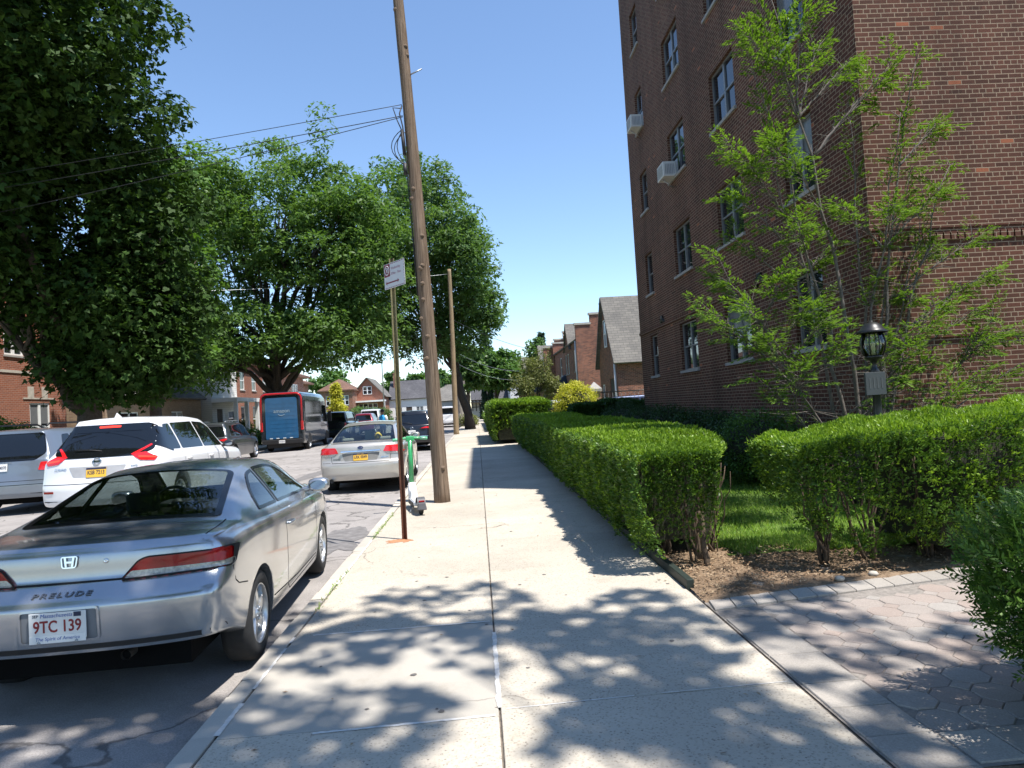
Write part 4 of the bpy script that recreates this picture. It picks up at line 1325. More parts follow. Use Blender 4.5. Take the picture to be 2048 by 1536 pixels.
    def plate(s, ax, v, kind, txt, sub=None, off=.012, u=0, tilt=None):
        l, r = s.frame_at(ax, u, v, off)
        if tilt is not None: r = Euler((R(90 - tilt), 0, 0))
        b = MB(); b.box((-.152, -.076, -.004), (.152, .076, .004), bev=.003)
        p = b.build('number_plate', M_PLATEW if kind == 'w' else M_PLATEY, s.root, l, r)
        text(txt, .092 if sub else .085, p, (0, -.004, .005), (0, 0, 0), M_INKR if kind == 'w' and sub else M_INKN, ext=.001, sx=.78, bold=.0015)
        return p
    def seats(s, rows, mat, wz=(.50, 1.02), xs=(.38, -.38), steer=None, head=True):
        for y, hi in rows:
            for x in xs:
                b = MB(); b.box((x - .24, y - .05, .35), (x + .24, y + .42, .56), bev=.04)
                vs0 = len(b.v); b.box((x - .23, y - .12, .5), (x + .23, y + .03, hi), bev=.045)
                for i in range(vs0, len(b.v)):
                    v = b.v[i]; b.v[i] = (v[0], v[1] - (v[2] - .5) * .28, v[2])
                if head:
                    yy = y - (hi - .5) * .28 - .05
                    b.box((x - .13, yy - .06, hi + .03), (x + .13, yy + .05, hi + .20), bev=.035)
                    for d in (-.05, .05): b.tube([(x + d, yy, hi - .05), (x + d, yy, hi + .06)], .007, 5)
                b.build('seat', mat, s.root)
        if steer:
            x, y, z = steer; b = MB()
            pts = [(x + .185 * math.cos(a), y + .06 * math.sin(a) * -1, z + .175 * math.sin(a)) for a in [2 * math.pi * i / 28 for i in range(29)]]
            b.tube(pts, .016, 8, cap=False)
            for a in (0, math.pi, -math.pi / 2): b.tube([(x, y + .02, z), (x + .18 * math.cos(a), y - .06 * math.sin(a), z + .17 * math.sin(a))], .02, 6)
            b.lathe([(0, -.03), (.06, -.02), (.06, .03), (0, .04)], 14, axis='y', c=(x, y + .02, z))
            b.build('steering_wheel', M_BLKPL, s.root)
            d = MB(); L = s.sp['L']; d.box((-.70, y + .12, .55), (.70, y + .55, .90), bev=.05); d.box((x - .2, y + .05, .8), (x + .2, y + .3, .95), bev=.04)
            d.build('dashboard', M_BLKPL, s.root)

WCACHE = {}
def wheel(parent, loc, r, w, sg, style, rm):
    key = (round(r, 3), round(w, 3), sg, style, rm.name)
    if key not in WCACHE:
        t = MB(); h = w / 2
        t.lathe([(r * .64, -h + .02), (r * .68, -h + .002), (r * .80, -h - .004), (r * .93, -h + .006), (r * .985, -h + .03), (r, -h + .05), (r, h - .05), (r * .985, h - .03), (r * .93, h - .006), (r * .80, h + .004), (r * .68, h - .002), (r * .64, h - .02)], 40, axis='x')
        a = MB()
        def X(v): return sg * v
        ra = r * .665
        a.lathe([(ra * 1.0, X(h - .006)), (ra * .975, X(h - .002)), (ra * .94, X(h - .012)), (ra * .92, X(h - .05)), (ra * .90, X(-h + .03))], 40, axis='x', mi=0)
        a.lathe([(ra * .9, X(h - .095)), (0, X(h - .095))], 32, axis='x', mi=1)
        a.lathe([(ra * .62, X(h - .085)), (ra * .60, X(h - .078)), (0, X(h - .078))], 32, axis='x', mi=2)
        ns = {0: 5, 1: 10, 2: 5}[style]
        for k in range(ns):
            th = 2 * math.pi * k / ns + .3
            w0, w1 = (.34, .30) if style == 0 else ((.17, .12) if style == 1 else (.26, .16))
            pr = []
            for rr, ww, dep in ((ra * .18, w0 * 1.15, -.028), (ra * .45, w0 * .85, -.020), (ra * .75, w1 * .8, -.022), (ra * .95, w1 * 1.0, -.030)):
                pr.append((rr, ww * ra * .62, dep))
            vs, fs = [], []
            sk = .16 if style == 0 else 0
            for (rr, hw_, dep) in pr:
                tt = th + sk * rr / ra
                for (e, dd) in ((-1, -.03), (-.75, 0), (.75, 0), (1, -.03)):
                    y_ = rr * math.cos(tt) - e * hw_ * math.sin(tt); z_ = rr * math.sin(tt) + e * hw_ * math.cos(tt)
                    vs.append((X(h + dep + dd), y_, z_))
            for i in range(3):
                for j in range(3): fs.append((i * 4 + j, i * 4 + j + 1, i * 4 + 5 + j, i * 4 + 4 + j))
            a.add(vs, fs, 0, False)
        a.lathe([(ra * .26, X(h - .034)), (ra * .24, X(h - .018)), (ra * .13, X(h - .016)), (ra * .12, X(h - .010)), (0, X(h - .008))], 24, axis='x')
        for k in range(5):
            th = 2 * math.pi * k / 5 + .9
            a.lathe([(.011, X(h - .018)), (.009, X(h - .009)), (0, X(h - .009))], 8, axis='x', c=(0, ra * .19 * math.cos(th), ra * .19 * math.sin(th)), mi=2)
        am = a.build('wheel', [rm, M_BLKPL, M_STEEL], None, fixn=False)
        tm = t.build('tyre', M_RUBBER, None)
        WCACHE[key] = (am.data, tm.data)
        bpy.data.objects.remove(am); bpy.data.objects.remove(tm)
    am, tm = WCACHE[key]
    wo = link('wheel', am, parent, loc, (random.uniform(0, 6.28), 0, 0)); link('tyre', tm, wo)
    return wo

# ---------------------------------------------------------- silver coupe in the foreground
SP_COUPE = dict(L=4.52, W=.875, wheels=(.95, 3.53), wr=.312, archr=.352, D=.75, Df=.9, pcr=.13, pcf=.32, holez=.9, tuck=.02, shoulder=.92,
    top=[(0, .985), (.012, 1.0), (.04, 1.008), (.3, 1.018), (.70, 1.025), (.95, 1.10), (1.3, 1.225), (1.65, 1.325), (2.0, 1.365), (2.4, 1.362), (2.7, 1.315), (3.05, 1.17), (3.42, 1.0), (3.55, .985), (3.95, .935), (4.3, .84), (4.47, .73), (4.52, .66)],
    belt=[(0, .955), (.03, .968), (.4, .975), (.8, .98), (1.6, .955), (2.6, .925), (3.4, .895), (4.0, .83), (4.4, .72), (4.52, .62)],
    hw=[(0, .80), (.03, .825), (.12, .848), (.35, .868), (.9, .876), (2.5, .875), (3.6, .868), (4.1, .835), (4.4, .77), (4.52, .68)],
    wt=[(0, .74), (.3, .765), (.66, .745), (.95, .68), (1.65, .56), (2.1, .54), (2.6, .565), (3.1, .64), (3.45, .70), (4.3, .62), (4.52, .5)],
    crown=[(0, .015), (.7, .018), (1.2, .05), (1.65, .06), (2.6, .06), (3.2, .05), (3.6, .03), (4.5, .02)],
    sill=[(0, .425), (.3, .38), (.6, .30), (.9, .22), (3.6, .19), (4.0, .2), (4.52, .27)],
    rear=[(.30, .10), (.40, .03), (.5, .008), (.66, .0), (.70, .004), (.712, .016), (.765, .085), (.785, .11), (.80, .125), (.95, .145), (1.0, .175), (1.3, .2)],
    front=[(.2, .1), (.45, 0), (.6, .02), (.9, .2), (1.3, .3)])
M_SILVER = carpaint('weathered silver paint', (.42, .44, .465), .75, .24, .45)
cp = Car('coupe', 'weathered silver two door coupe with white out of state plate parked at curb', SP_COUPE, M_SILVER, (-2.425, 4.06, road_z(-2.4) - .003), R(3.0))
PR = rpoly([(-.655, .80), (.655, .80), (.525, 1.62), (-.525, 1.62)], [.06, .06, .09, .09])
cp.glass(PR, 'T', M_GLASSC, .045)
cp.glass(rpoly([(-.68, 3.36), (.68, 3.36), (.54, 2.62), (-.54, 2.62)], .08), 'T', M_GLASSC, .04, name='windscreen')
for ax in 'RL':
    cp.glass(rpoly([(1.28, 1.00), (1.83, .985), (1.87, 1.275), (1.70, 1.26), (1.44, 1.13)], [.03, .02, .02, .09, .1]), ax, M_GLASSS, .022)
    cp.glass(rpoly([(1.88, .985), (3.06, .95), (3.0, 1.0), (2.62, 1.215), (2.35, 1.285), (1.92, 1.285)], [.02, .03, .06, .1, .1, .02]), ax, M_GLASSS, .022)
cp.body()
for ax in 'RL':
    cp.seam([(1.80, .96), (1.78, .62), (1.82, .30), (1.9, .25)], ax); cp.seam([(3.12, .92), (3.14, .6), (3.10, .27)], ax)
    cp.seam([(1.9, .25), (3.10, .27)], ax)
    cp.seam([(.34, .785), (.36, .69), (.42, .655), (.60, .62)], ax, wd=.008)
    cp.seam([(1.33, .335), (2.2, .30), (3.1, .30)], ax, wd=.010, name='sill_line')
cp.seam([(-.70, .74 + .03), (.70, .77)], 'T') if 0 else None
b_ = cp.seam([(-.72, .798), (.72, .798)], 'B', wd=.010, name='boot_gap')
cp.seam([(.72, .24), (.725, .45), (.70, .76)], 'T', wd=.008, name='boot_gap'); cp.seam([(-.72, .24), (-.725, .45), (-.70, .76)], 'T', wd=.008, name='boot_gap')
cp.seam([(-.83, .455), (.83, .455)], 'B', wd=.03, name='valance_line', mat=M_BLKPL)
for sg in (1, -1):
    ax = 'B'
    tl = rpoly([(sg * .285, .787), (sg * .862, .795), (sg * .858, .915), (sg * .42, .915), (sg * .372, .895)], [.015, .02, .03, .03, .03])
    if sg < 0: tl = tl[::-1]
    L_ = cp.patch('taillight', tl, 'B', M_RED, .012)
    lo = rpoly([(sg * .305, .793), (sg * .859, .801), (sg * .859, .838), (sg * .34, .838)], .012)
    cp.patch('reverse_lens', lo, 'B', M_CLEARL, .0145, L_, skirt=.004)
    cp.rim_ring('lamp_seal', tl, 'B', M_SEAM, .008, .014, L_)
cp.wheels(0, M_RIM, .20)
cp.mirror(3.0, .955)
cp.handle(1.95, .80)
# number plate recess
rc = rpoly([(-.215, .495), (.215, .495), (.215, .685), (-.215, .685)], .03)
fr = cp.patch('plate_recess', rc, 'B', plain('silver grey recess', (.17, .18, .195), .5), .002)
cp.rim_ring('plate_frame', rc, 'B', M_SILVER, .012, .010, fr)
pl = cp.plate('B', .595, 'w', '9TC 139', 'x', .016, tilt=0)
text('SEP', .022, pl, (-.115, .060, .005), (0, 0, 0), M_INKN, ext=.0006)
text('Massachusetts', .030, pl, (-.005, .059, .005), (0, 0, 0), M_INKB, ext=.0006, shear=.2)
b = MB(); b.box((.088, .047, .0045), (.128, .072, .0055)); b.build('plate_sticker', M_INKN, pl)
b = MB(); b.box((-.150, -.092, .0045), (.150, -.048, .007), bev=.002); hb = b.build('plate_holder', M_WHITE, pl)
text('The Spirit of America', .027, pl, (0, -.068, .0075), (0, 0, 0), M_INKB, ext=.0005, shear=.15)
for x in (-.1, .1):
    b = MB(); b.lathe([(0, 0), (.010, 0), (.008, .006), (0, .007)], 8); b.build('screw', M_STEEL, pl, (x, -.088, .006))
# badge (letter H in a rounded frame), name on the bumper, lock
bd, br_ = cp.frame_at('B', .0, .915, .006)
b = MB(); o_ = rpoly([(-.040, -.034), (.040, -.034), (.048, .034), (-.048, .034)], .016); i_ = inset(o_, .007); n_ = len(o_)
b.add([(x, y, 0) for x, y in o_] + [(x, y, .007) for x, y in o_] + [(x, y, .007) for x, y in i_] + [(x, y, 0) for x, y in i_],
      [(i, (i + 1) % n_, n_ + (i + 1) % n_, n_ + i) for i in range(n_)] + [(n_ + i, n_ + (i + 1) % n_, 2 * n_ + (i + 1) % n_, 2 * n_ + i) for i in range(n_)] + [(2 * n_ + i, 2 * n_ + (i + 1) % n_, 3 * n_ + (i + 1) % n_, 3 * n_ + i) for i in range(n_)])
for sx_ in (-1, 1): b.add([(sx_ * .012, -.026, .006), (sx_ * .022, -.026, .006), (sx_ * .030, .027, .006), (sx_ * .018, .027, .006)], [(0, 1, 2, 3) if sx_ > 0 else (3, 2, 1, 0)])
b.box((-.016, -.005, .001), (.016, .006, .006))
b.build('badge', M_CHROME, cp.root, bd, br_)
M_BADGE = plain('grey badge letters', (.16, .17, .19), .35, .6)
cp.text('PRELUDE', .048, 'B', -.01, .745, M_BADGE, off=.004, ext=.002, sx=1.35, bold=.0008, shear=.1, sp=1.32)
l, r = cp.frame_at('B', .20, .908, .001); b = MB(); b.lathe([(.014, 0), (.013, .005), (.006, .006), (0, .003)], 12); b.build('boot_lock', M_CHROME, cp.root, l, r)
b = MB(); b.tube([(.26, .20, .33), (.26, .45, .33)], .030, 14, cap=False); b.tube([(.26, .22, .33), (.26, .45, .33)], .026, 14, mi=1); b.build('exhaust', [plain('sooty exhaust steel', (.12, .11, .10), .6, .6), M_UNDER], cp.root)
cp.seats([(1.30, .80), (2.25, .92)], M_SEATG, steer=(-.36, 2.78, .92))
b = MB(); b.box((-.62, .62, .70), (.62, 1.12, .93), bev=.03); b.build('parcel_shelf', M_BLKPL, cp.root)

# ---------------------------------------------------------- beige sedan
SP_SEDAN = dict(L=4.74, W=.91, wheels=(.98, 3.73), wr=.33, archr=.372, D=.8, Df=.9, pcr=.16, pcf=.30, holez=.95, shoulder=.90,
    top=[(0, .98), (.02, 1.045), (.07, 1.065), (.35, 1.075), (.55, 1.085), (.8, 1.19), (1.1, 1.32), (1.5, 1.445), (1.9, 1.495), (2.4, 1.505), (2.75, 1.47), (3.1, 1.35), (3.6, 1.08), (3.75, 1.05), (4.2, .97), (4.55, .86), (4.74, .72)],
    belt=[(0, .93), (.1, .985), (.5, 1.0), (1.6, .985), (2.8, .95), (3.6, .93), (4.2, .87), (4.6, .76), (4.74, .68)],
    hw=[(0, .83), (.03, .855), (.12, .88), (.4, .90), (1.0, .91), (3.6, .905), (4.2, .87), (4.6, .79), (4.74, .70)],
    wt=[(0, .68), (.35, .72), (.55, .73), (.8, .69), (1.5, .60), (2.2, .585), (2.8, .60), (3.4, .70), (3.8, .74), (4.5, .66), (4.74, .55)],
    crown=[(0, .015), (.5, .02), (1.1, .05), (1.6, .06), (2.7, .06), (3.4, .05), (3.8, .03), (4.7, .02)],
    sill=[(0, .30), (.4, .28), (.9, .22), (3.8, .2), (4.74, .25)],
    rear=[(.25, .06), (.45, .0), (.60, .0), (.66, .02), (.69, .05), (.9, .08), (1.03, .10), (1.07, .14), (1.4, .16)],
    front=[(.2, .1), (.5, 0), (.7, .05), (1.0, .25)])
M_BEIGE = carpaint('champagne silver paint', (.50, .475, .43), .45, .3, .15)
sd = Car('sedan', 'champagne silver four door sedan with yellow plate parked beyond the leaning pole', SP_SEDAN, M_BEIGE, (-2.53, 14.75, road_z(-2.5)), R(.6))
sd.glass(rpoly([(-.69, .60), (.69, .60), (.56, 1.42), (-.56, 1.42)], .07), 'T', M_GLASSC, .04)
sd.glass(rpoly([(-.70, 3.55), (.70, 3.55), (.58, 2.78), (-.58, 2.78)], .07), 'T', M_GLASSC, .04, name='windscreen')
for ax in 'RL':
    sd.glass(rpoly([(1.0, 1.06), (1.95, 1.04), (1.97, 1.41), (1.55, 1.37)], .05), ax, M_GLASSS, .025)
    sd.glass(rpoly([(2.03, 1.04), (3.25, 1.0), (2.75, 1.33), (2.45, 1.41), (2.05, 1.41)], .04), ax, M_GLASSS, .025)
sd.body()
for ax in 'RL':
    for yy in (1.15, 2.0, 3.15): sd.seam([(yy, .98), (yy - .02, .6), (yy, .28)], ax)
sd.seam([(-.60, .665), (-.615, .70), (-.64, .95)], 'B'); sd.seam([(.60, .665), (.615, .70), (.64, .95)], 'B'); sd.seam([(-.60, .665), (.60, .665)], 'B', wd=.010); sd.seam([(-.86, .672), (-.64, .672)], 'B'); sd.seam([(.64, .672), (.86, .672)], 'B')
for sg in (1, -1):
    tl = rpoly([(sg * .47, .865), (sg * .895, .84), (sg * .89, .985), (sg * .53, .985)], [.02, .02, .03, .03]); tl = tl if sg > 0 else tl[::-1]
    t_ = sd.patch('taillight', tl, 'B', M_REDB, .010)
    sd.patch('reverse_lens', rpoly([(sg * .55, .81), (sg * .855, .790), (sg * .86, .83), (sg * .50, .858)], .012), 'B', M_CLEARL, .009, t_)
sd.wheels(2, M_RIM, .21); sd.mirror(3.1, 1.03); sd.handle(1.3, .86); sd.handle(2.2, .86)
rc = rpoly([(-.34, .70), (.34, .70), (.40, .855), (-.40, .855)], .03); sd.patch('plate_recess', rc, 'B', plain('grey beige recess', (.22, .215, .20), .5), .002)
p_ = sd.plate('B', .775, 'y', 'LRK 0049', None, .012); b = MB(); b.box((-.151, .045, .0042), (.151, .0758, .0052)); b.build('plate_band', M_INKN, p_); text('NEW YORK', .026, p_, (0, .060, .0055), (0, 0, 0), M_PLATEY, ext=.0006)
b = MB(); l, r = sd.frame_at('B', 0, .895, .004); b.box((-.42, -.018, 0), (.42, .018, .02), bev=.008); b.build('boot_trim', M_CHROME, sd.root, l, r)
l, r = sd.frame_at('B', 0, .97, .004); b = MB(); b.prism([(.06 * math.cos(a) , .034 * math.sin(a)) for a in [2 * math.pi * i / 20 for i in range(20)]], 0, .008); b.build('badge', plain('blue badge', (.05, .06, .13), .2, .5), sd.root, l, r)
for dx_, dy_ in ((-.03, .006), (.0, .012), (.02, .002), (.03, -.012), (.006, -.012)):
    b = MB(); b.lathe([(.006, 0), (.004, .003), (0, .003)], 6); b.build('badge_star', M_CHROME, sd.root, l + Vector((dx_, -.008, dy_)), r)
sd.text('SUBARU', .045, 'B', -.50, .745, M_CHROME, off=.003); sd.text('LEGACY', .045, 'B', .50, .745, M_CHROME, off=.003)
b = MB(); b.tube([(-.62, .0, .30), (-.62, .4, .30)], .05, 14, cap=False); b.tube([(-.62, .03, .30), (-.62, .4, .30)], .044, 14, mi=1); b.build('exhaust', [M_CHROME, M_BLKPL], sd.root)
sd.seats([(1.25, .95), (2.45, .98)], M_SEATL, xs=(.42, -.42), steer=(-.38, 3.0, .98))
b = MB(); b.box((-.16, .86, 1.07), (.22, .89, 1.10)); b.box((-.12, 1.6, .8), (.10, 1.63, 1.28)); b.build('cargo_bag', plain('pale green bag', (.42, .55, .48), .6), sd.root)
b = MB(); b.lathe([(0, 0), (.09, .03), (.10, .12), (.06, .22), (0, .24)], 12, c=(.20, 1.55, 1.02)); b.build('toy', plain('yellow toy', (.75, .55, .05), .6), sd.root)
b = MB(); b.box((-.62, .50, .78), (.62, .96, 1.0), bev=.03); b.build('parcel_shelf', M_SEATL, sd.root)

# ---------------------------------------------------------- hatch backed cars
def suv_spec(L=4.7, W=.93, H=1.70, belt=1.07, wr=.36, rake=.5, ro=.85, fo=.93, hood=1.02, wtop=.62, boxy=0.0, pcr=.15):
    return dict(L=L, W=W, wheels=(ro, L - fo), wr=wr, archr=wr + .055, D=max(1.2, 2.6 * rake), Df=.9, pcr=pcr, pcf=.28, holez=1.0, shoulder=.93, ub=.6, tuck=.03,
        top=[(0, H - .05 - .03 * (1 - boxy)), (.3, H - .02), (1.0, H), (2.0, H - .005), (L * .55, H - .05), (L * .615, H - .16), (L * .72, hood + .10), (L * .76, hood + .04), (L * .88, hood - .03), (L - .15, hood - .18), (L, hood - .36)],
        belt=[(0, belt), (L * .5, belt - .03), (L * .74, belt - .08), (L * .88, hood - .12), (L, hood - .42)],
        hw=[(0, W * .945), (.04, W * .965), (.2, W * .985), (.6, W), (L - 1.0, W), (L - .4, W * .92), (L, W * .78)],
        wt=[(0, wtop * .96), (.5, wtop), (L * .5, wtop), (L * .62, wtop * 1.08), (L * .74, W * .78), (L, W * .6)],
        crown=[(0, .05), (L * .6, .06), (L * .75, .035), (L, .02)],
        sill=[(0, .36), (.5, .32), (1.0, .26), (L - 1, .25), (L, .3)],
        rear=[(.3, .07), (.45, .0), (.62, .0), (.70, .02), (.8, .05), (belt, .09 + .04 * rake), (belt + .12, .14 + rake * .25), (H - .1, .14 + rake * .9), (H + .1, .14 + rake)],
        front=[(.3, .1), (.55, 0), (.8, .03), (1.2, .2)])

def suv(name, label, spec, paint, loc, rotz, cat='car', group=None, glassmat=None, detail=1, lamps=None, rimstyle=1, platespec=None, wmat=None, rw=None, lampmat=None):
    c = Car(name, label, spec, paint, loc, rotz, group, cat)
    L, H, bz = spec['L'], lerp_tab(spec['top'], 1.0), spec['belt'][0][1]; W_ = spec['W']; g = glassmat or M_GLASSD
    wtop = spec['wt'][1][1]
    rw = rw or rpoly([(-W_ * .80, bz + .035), (W_ * .80, bz + .035), (wtop * .93, H - .17), (-wtop * .93, H - .17)], .07)
    c.glass(rw, 'B', g, 0 if not detail else .02, hole=False, name='rear_window')
    for ax in 'RL':
        c.glass(rpoly([(.58 + spec['D'] * .08, bz + .06), (1.18, bz + .045), (1.18, H - .15), (.82 + spec['D'] * .08, H - .16)], .05), ax, g, 0, False)
        c.glass(rpoly([(1.24, bz + .045), (L * .45, bz + .03), (L * .45, H - .135), (1.24, H - .145)], .04), ax, g, 0, False)
        c.glass(rpoly([(L * .46, bz + .03), (L * .66, bz - .0), (L * .61, H - .27), (L * .555, H - .16), (L * .46, H - .135)], .04), ax, g, 0, False)
    c.glass(rpoly([(-W_ * .76, L * .725), (W_ * .76, L * .725), (wtop * .98, L * .60), (-wtop * .98, L * .60)], .06), 'T', g, 0, False, 'windscreen')
    c.body()
    if detail:
        for ax in 'RL':
            for yy in (1.15, L * .452, L * .665): c.seam([(yy, bz), (yy - .01, .7), (yy + .01, .36)], ax)
        c.seam([(-W_ * .93, .70), (W_ * .93, .70)], 'B', wd=.010)
        c.handle(1.35, bz - .13, ln=.19); c.handle(L * .49, bz - .15, ln=.19)
        c.seam([(-W_ * .9, .40), (W_ * .9, .40)], 'B', wd=.09, mat=M_BLKPL, name='lower_bumper', off=.006)
    c.mirror(L * .655, bz - .02, M_BLKPL)
    for sg in (1, -1):
        pl = lamps or [(.52, bz - .20), (.90, bz - .18), (.90, bz - .04), (.60, bz - .04)]
        tl = rpoly([(sg * W_ * u, v) for u, v in pl], .02)
        if sg < 0: tl = tl[::-1]
        c.patch('taillight', tl, 'B', lampmat or M_REDB, .010)
    c.wheels(rimstyle, wmat or M_RIM, .22)
    if platespec: c.plate('B', platespec[1], platespec[0], platespec[2], None, .012)
    return c

M_WHITEP = carpaint('white pearl paint', (.74, .74, .75), 0.0, .3, .06)
M_SILVER2 = carpaint('pale silver paint', (.20, .23, .27), .45, .3, .12)
M_GREYP = carpaint('dark grey paint', (.055, .06, .065), .4, .3, .1)
M_BLACKP = carpaint('black paint', (.012, .012, .014), .2, .25, .1)
M_REDP = carpaint('dark red paint', (.22, .015, .03), .3, .3, .1)
M_BLUEP = carpaint('dark blue paint', (.02, .04, .10), .3, .3, .1)

# white crossover with lit brake lamps, driving
spm = suv_spec(4.89, .955, 1.72, 1.08, .37, .50, .95, .98, 1.05, .60, pcr=.22)
rwm = rpoly([(-.74, 1.19), (-.60, 1.125), (.60, 1.125), (.74, 1.19), (.66, 1.36), (.60, 1.50), (-.60, 1.50), (-.66, 1.36)], .05)
mu = suv('crossover', 'white crossover with boomerang tail lamps lit, double parked beside the silver coupe', spm, M_WHITEP, (-6.36, 11.75, road_z(-6.4)), R(1.2), rw=rwm, detail=1, rimstyle=1, lamps=[(.50, 1.115), (.66, 1.01), (.86, .99), (.905, 1.05), (.72, 1.13)], lampmat=M_REDB)
for sg in (1, -1):
    mu.patch('lamp_arm', rpoly([(sg * .50, 1.115), (sg * .56, 1.10), (sg * .73, 1.235), (sg * .70, 1.25)][::sg], .008), 'B', M_REDB, .014)
    mu.patch('lit_strip', rpoly([(sg * .60, 1.055), (sg * .84, 1.03), (sg * .85, 1.055), (sg * .60, 1.085)][::sg], .01), 'B', M_GLOW, .014)
mu.root.scale = (1.05, 1.05, 1.06)
mu.rim_ring('window_surround', rpoly([(-.78, 1.17), (-.62, 1.09), (.62, 1.09), (.78, 1.17), (.67, 1.55), (.60, 1.60), (-.60, 1.60), (-.67, 1.55)], .05), 'B', M_GLASSD, .12, .008)
for ax in 'RL': mu.patch('quarter_panel', rpoly([(.40, 1.22), (.85, 1.10), (.92, 1.50), (.52, 1.56)], .03), ax, M_GLASSD, .009)
mu.patch('brake_light', rpoly([(-.17, 1.545), (.17, 1.545), (.17, 1.575), (-.17, 1.575)], .01), 'B', M_GLOW, .012)
rc = rpoly([(-.36, .80), (.36, .80), (.44, .96), (-.44, .96)], .03); mu.patch('plate_recess', rc, 'B', plain('pale grey recess', (.40, .40, .41), .5), .003)
p_ = mu.plate('B', .865, 'y', 'KSB 7213', None, .012); b = MB(); b.box((-.151, .045, .0042), (.151, .0758, .0052)); b.build('plate_band', M_INKN, p_)
l, r = mu.frame_at('B', 0, 1.035, .004); b = MB(); b.tube([(.055 * math.cos(a), .055 * math.sin(a), .004) for a in [2 * math.pi * i / 24 for i in range(25)]], .007, 6, cap=False); b.box((-.07, -.013, 0), (.07, .013, .009)); b.build('badge', M_CHROME, mu.root, l, r)
mu.text('MURANO', .05, 'B', -.58, .93, M_CHROME, off=.004); mu.text('AWD', .04, 'B', .55, .93, M_CHROME, off=.004)
for sg in (1, -1): mu.patch('reflector', rpoly([(sg * .68, .565), (sg * .86, .565), (sg * .86, .60), (sg * .68, .60)][::sg], .008), 'B', M_RED, .008)
l, r = mu.frame_at('B', .02, 1.17, .02); b = MB(); b.tube([(0, 0, 0), (-.2, .03, .01), (-.42, .05, .01)], .009, 6); b.build('wiper', M_BLKPL, mu.root, l, r)
b = MB(); b.add([(-.02, .95, 1.70), (.02, .95, 1.70), (0, .80, 1.79), (0, .78, 1.79), (-.015, .72, 1.70), (.015, .72, 1.70)], [(0, 1, 2), (1, 5, 3, 2), (0, 2, 3, 4), (3, 5, 4)]); b.build('aerial_fin', M_WHITEP, mu.root)

# silver large SUV at left edge
spe = suv_spec(5.0, 1.0, 1.76, 1.10, .39, .28, 1.05, 1.0, 1.12, .70, 1.0, .12)
ex = suv('suv', 'pale silver blue SUV with black roof rails cut off by the left edge', spe, M_SILVER2, (-9.75, 14.5, road_z(-9.7)), R(1.0), lamps=[(.72, .90), (.90, .88), (.90, 1.06), (.76, 1.06)], platespec=('w', .98, 'LBC 4070'), rimstyle=2,
      rw=rpoly([(-.80, 1.24), (-.66, 1.10), (.66, 1.10), (.80, 1.24), (.69, 1.66), (-.69, 1.66)], .06))
for sx_ in (-1, 1):
    b = MB(); b.tube([(sx_ * .62, .62, 1.79), (sx_ * .63, .72, 1.845), (sx_ * .63, 2.4, 1.855), (sx_ * .62, 2.6, 1.79)], .02, 8); b.build('roof_rail', M_BLACK, ex.root)
ex.seam([(-.9, .62), (.9, .62)], 'B', wd=.012); ex.text('EXPLORER', .05, 'B', 0, 1.07, M_STEEL, off=.004, sx=1.9)

# dark grey crossover on the far side
spr = suv_spec(4.65, .92, 1.68, 1.05, .36, .38, .90, .95, 1.02, .61)
ro = suv('crossover', 'dark grey crossover parked at the far curb just behind the delivery van', spr, M_GREYP, (-10.86, 27.9, road_z(-10.8)), R(.8), lamps=[(.55, .96), (.90, .89), (.90, 1.02), (.78, 1.015)], wmat=M_CHROME)
for sx_ in (-1, 1):
    b = MB(); b.tube([(sx_ * .58, .75, 1.67), (sx_ * .59, .85, 1.715), (sx_ * .59, 2.2, 1.72), (sx_ * .58, 2.4, 1.66)], .016, 8); b.build('roof_rail', M_STEEL, ro.root)

# black crossover in front of the sedan
spk = suv_spec(4.6, .92, 1.70, 1.06, .36, .42, .90, .95, 1.02, .61)
mz = suv('crossover', 'glossy black crossover with slim red lamps parked ahead of the champagne sedan', spk, M_BLACKP, (-2.78, 28.9, road_z(-2.75)), R(-.4), lamps=[(.38, .945), (.90, .93), (.90, 1.01), (.60, 1.005)], platespec=('w', .80, 'HYZ 9042'))
l, r = mz.frame_at('B', 0, .96, .004); b = MB(); b.tube([(.065 * math.cos(a), .052 * math.sin(a), .004) for a in [2 * math.pi * i / 24 for i in range(25)]], .007, 6, cap=False); b.tube([(-.05, .02, .004), (0, -.015, .004), (.05, .02, .004)], .006, 6); b.build('badge', M_CHROME, mz.root, l, r)
l, r = mz.frame_at('B', .0, 1.13, .02); b = MB(); b.tube([(.02, 0, 0), (-.2, .06, .01), (-.38, .09, .01)], .010, 6); b.build('wiper', M_BLKPL, mz.root, l, r)
mz.seam([(-.86, .62), (.86, .62)], 'B', wd=.02, mat=M_CHROME, name='bumper_trim')

# more distant traffic
pk = suv('pickup_truck', 'black covered pickup truck in front of the delivery van', suv_spec(5.6, 1.0, 1.92, 1.22, .40, .16, 1.15, 1.0, 1.2, .78, 1.0, .06), M_BLACKP, (-9.5, 45.5, road_z(-9.5)), 0, 'pickup truck', lamps=[(.79, .92), (.90, .92), (.90, 1.17), (.79, 1.17)])
pk.seam([(-.95, .62), (.95, .62)], 'B', wd=.16, mat=M_CHROME, name='chrome_bumper', off=.02)
suv('suv', 'dark red SUV far along the street beyond the black pickup', suv_spec(4.7, .93, 1.72, 1.05, .36, .35), M_REDP, (-9.6, 58, road_z(-9.6)), 0, detail=0)
suv('van', 'white van roof far along the street beyond the dark red SUV', suv_spec(5.2, 1.0, 2.1, 1.2, .36, .2, boxy=1.0, wtop=.78), M_WHITEP, (-10.3, 66, road_z(-10.3)), 0, 'van', detail=0)
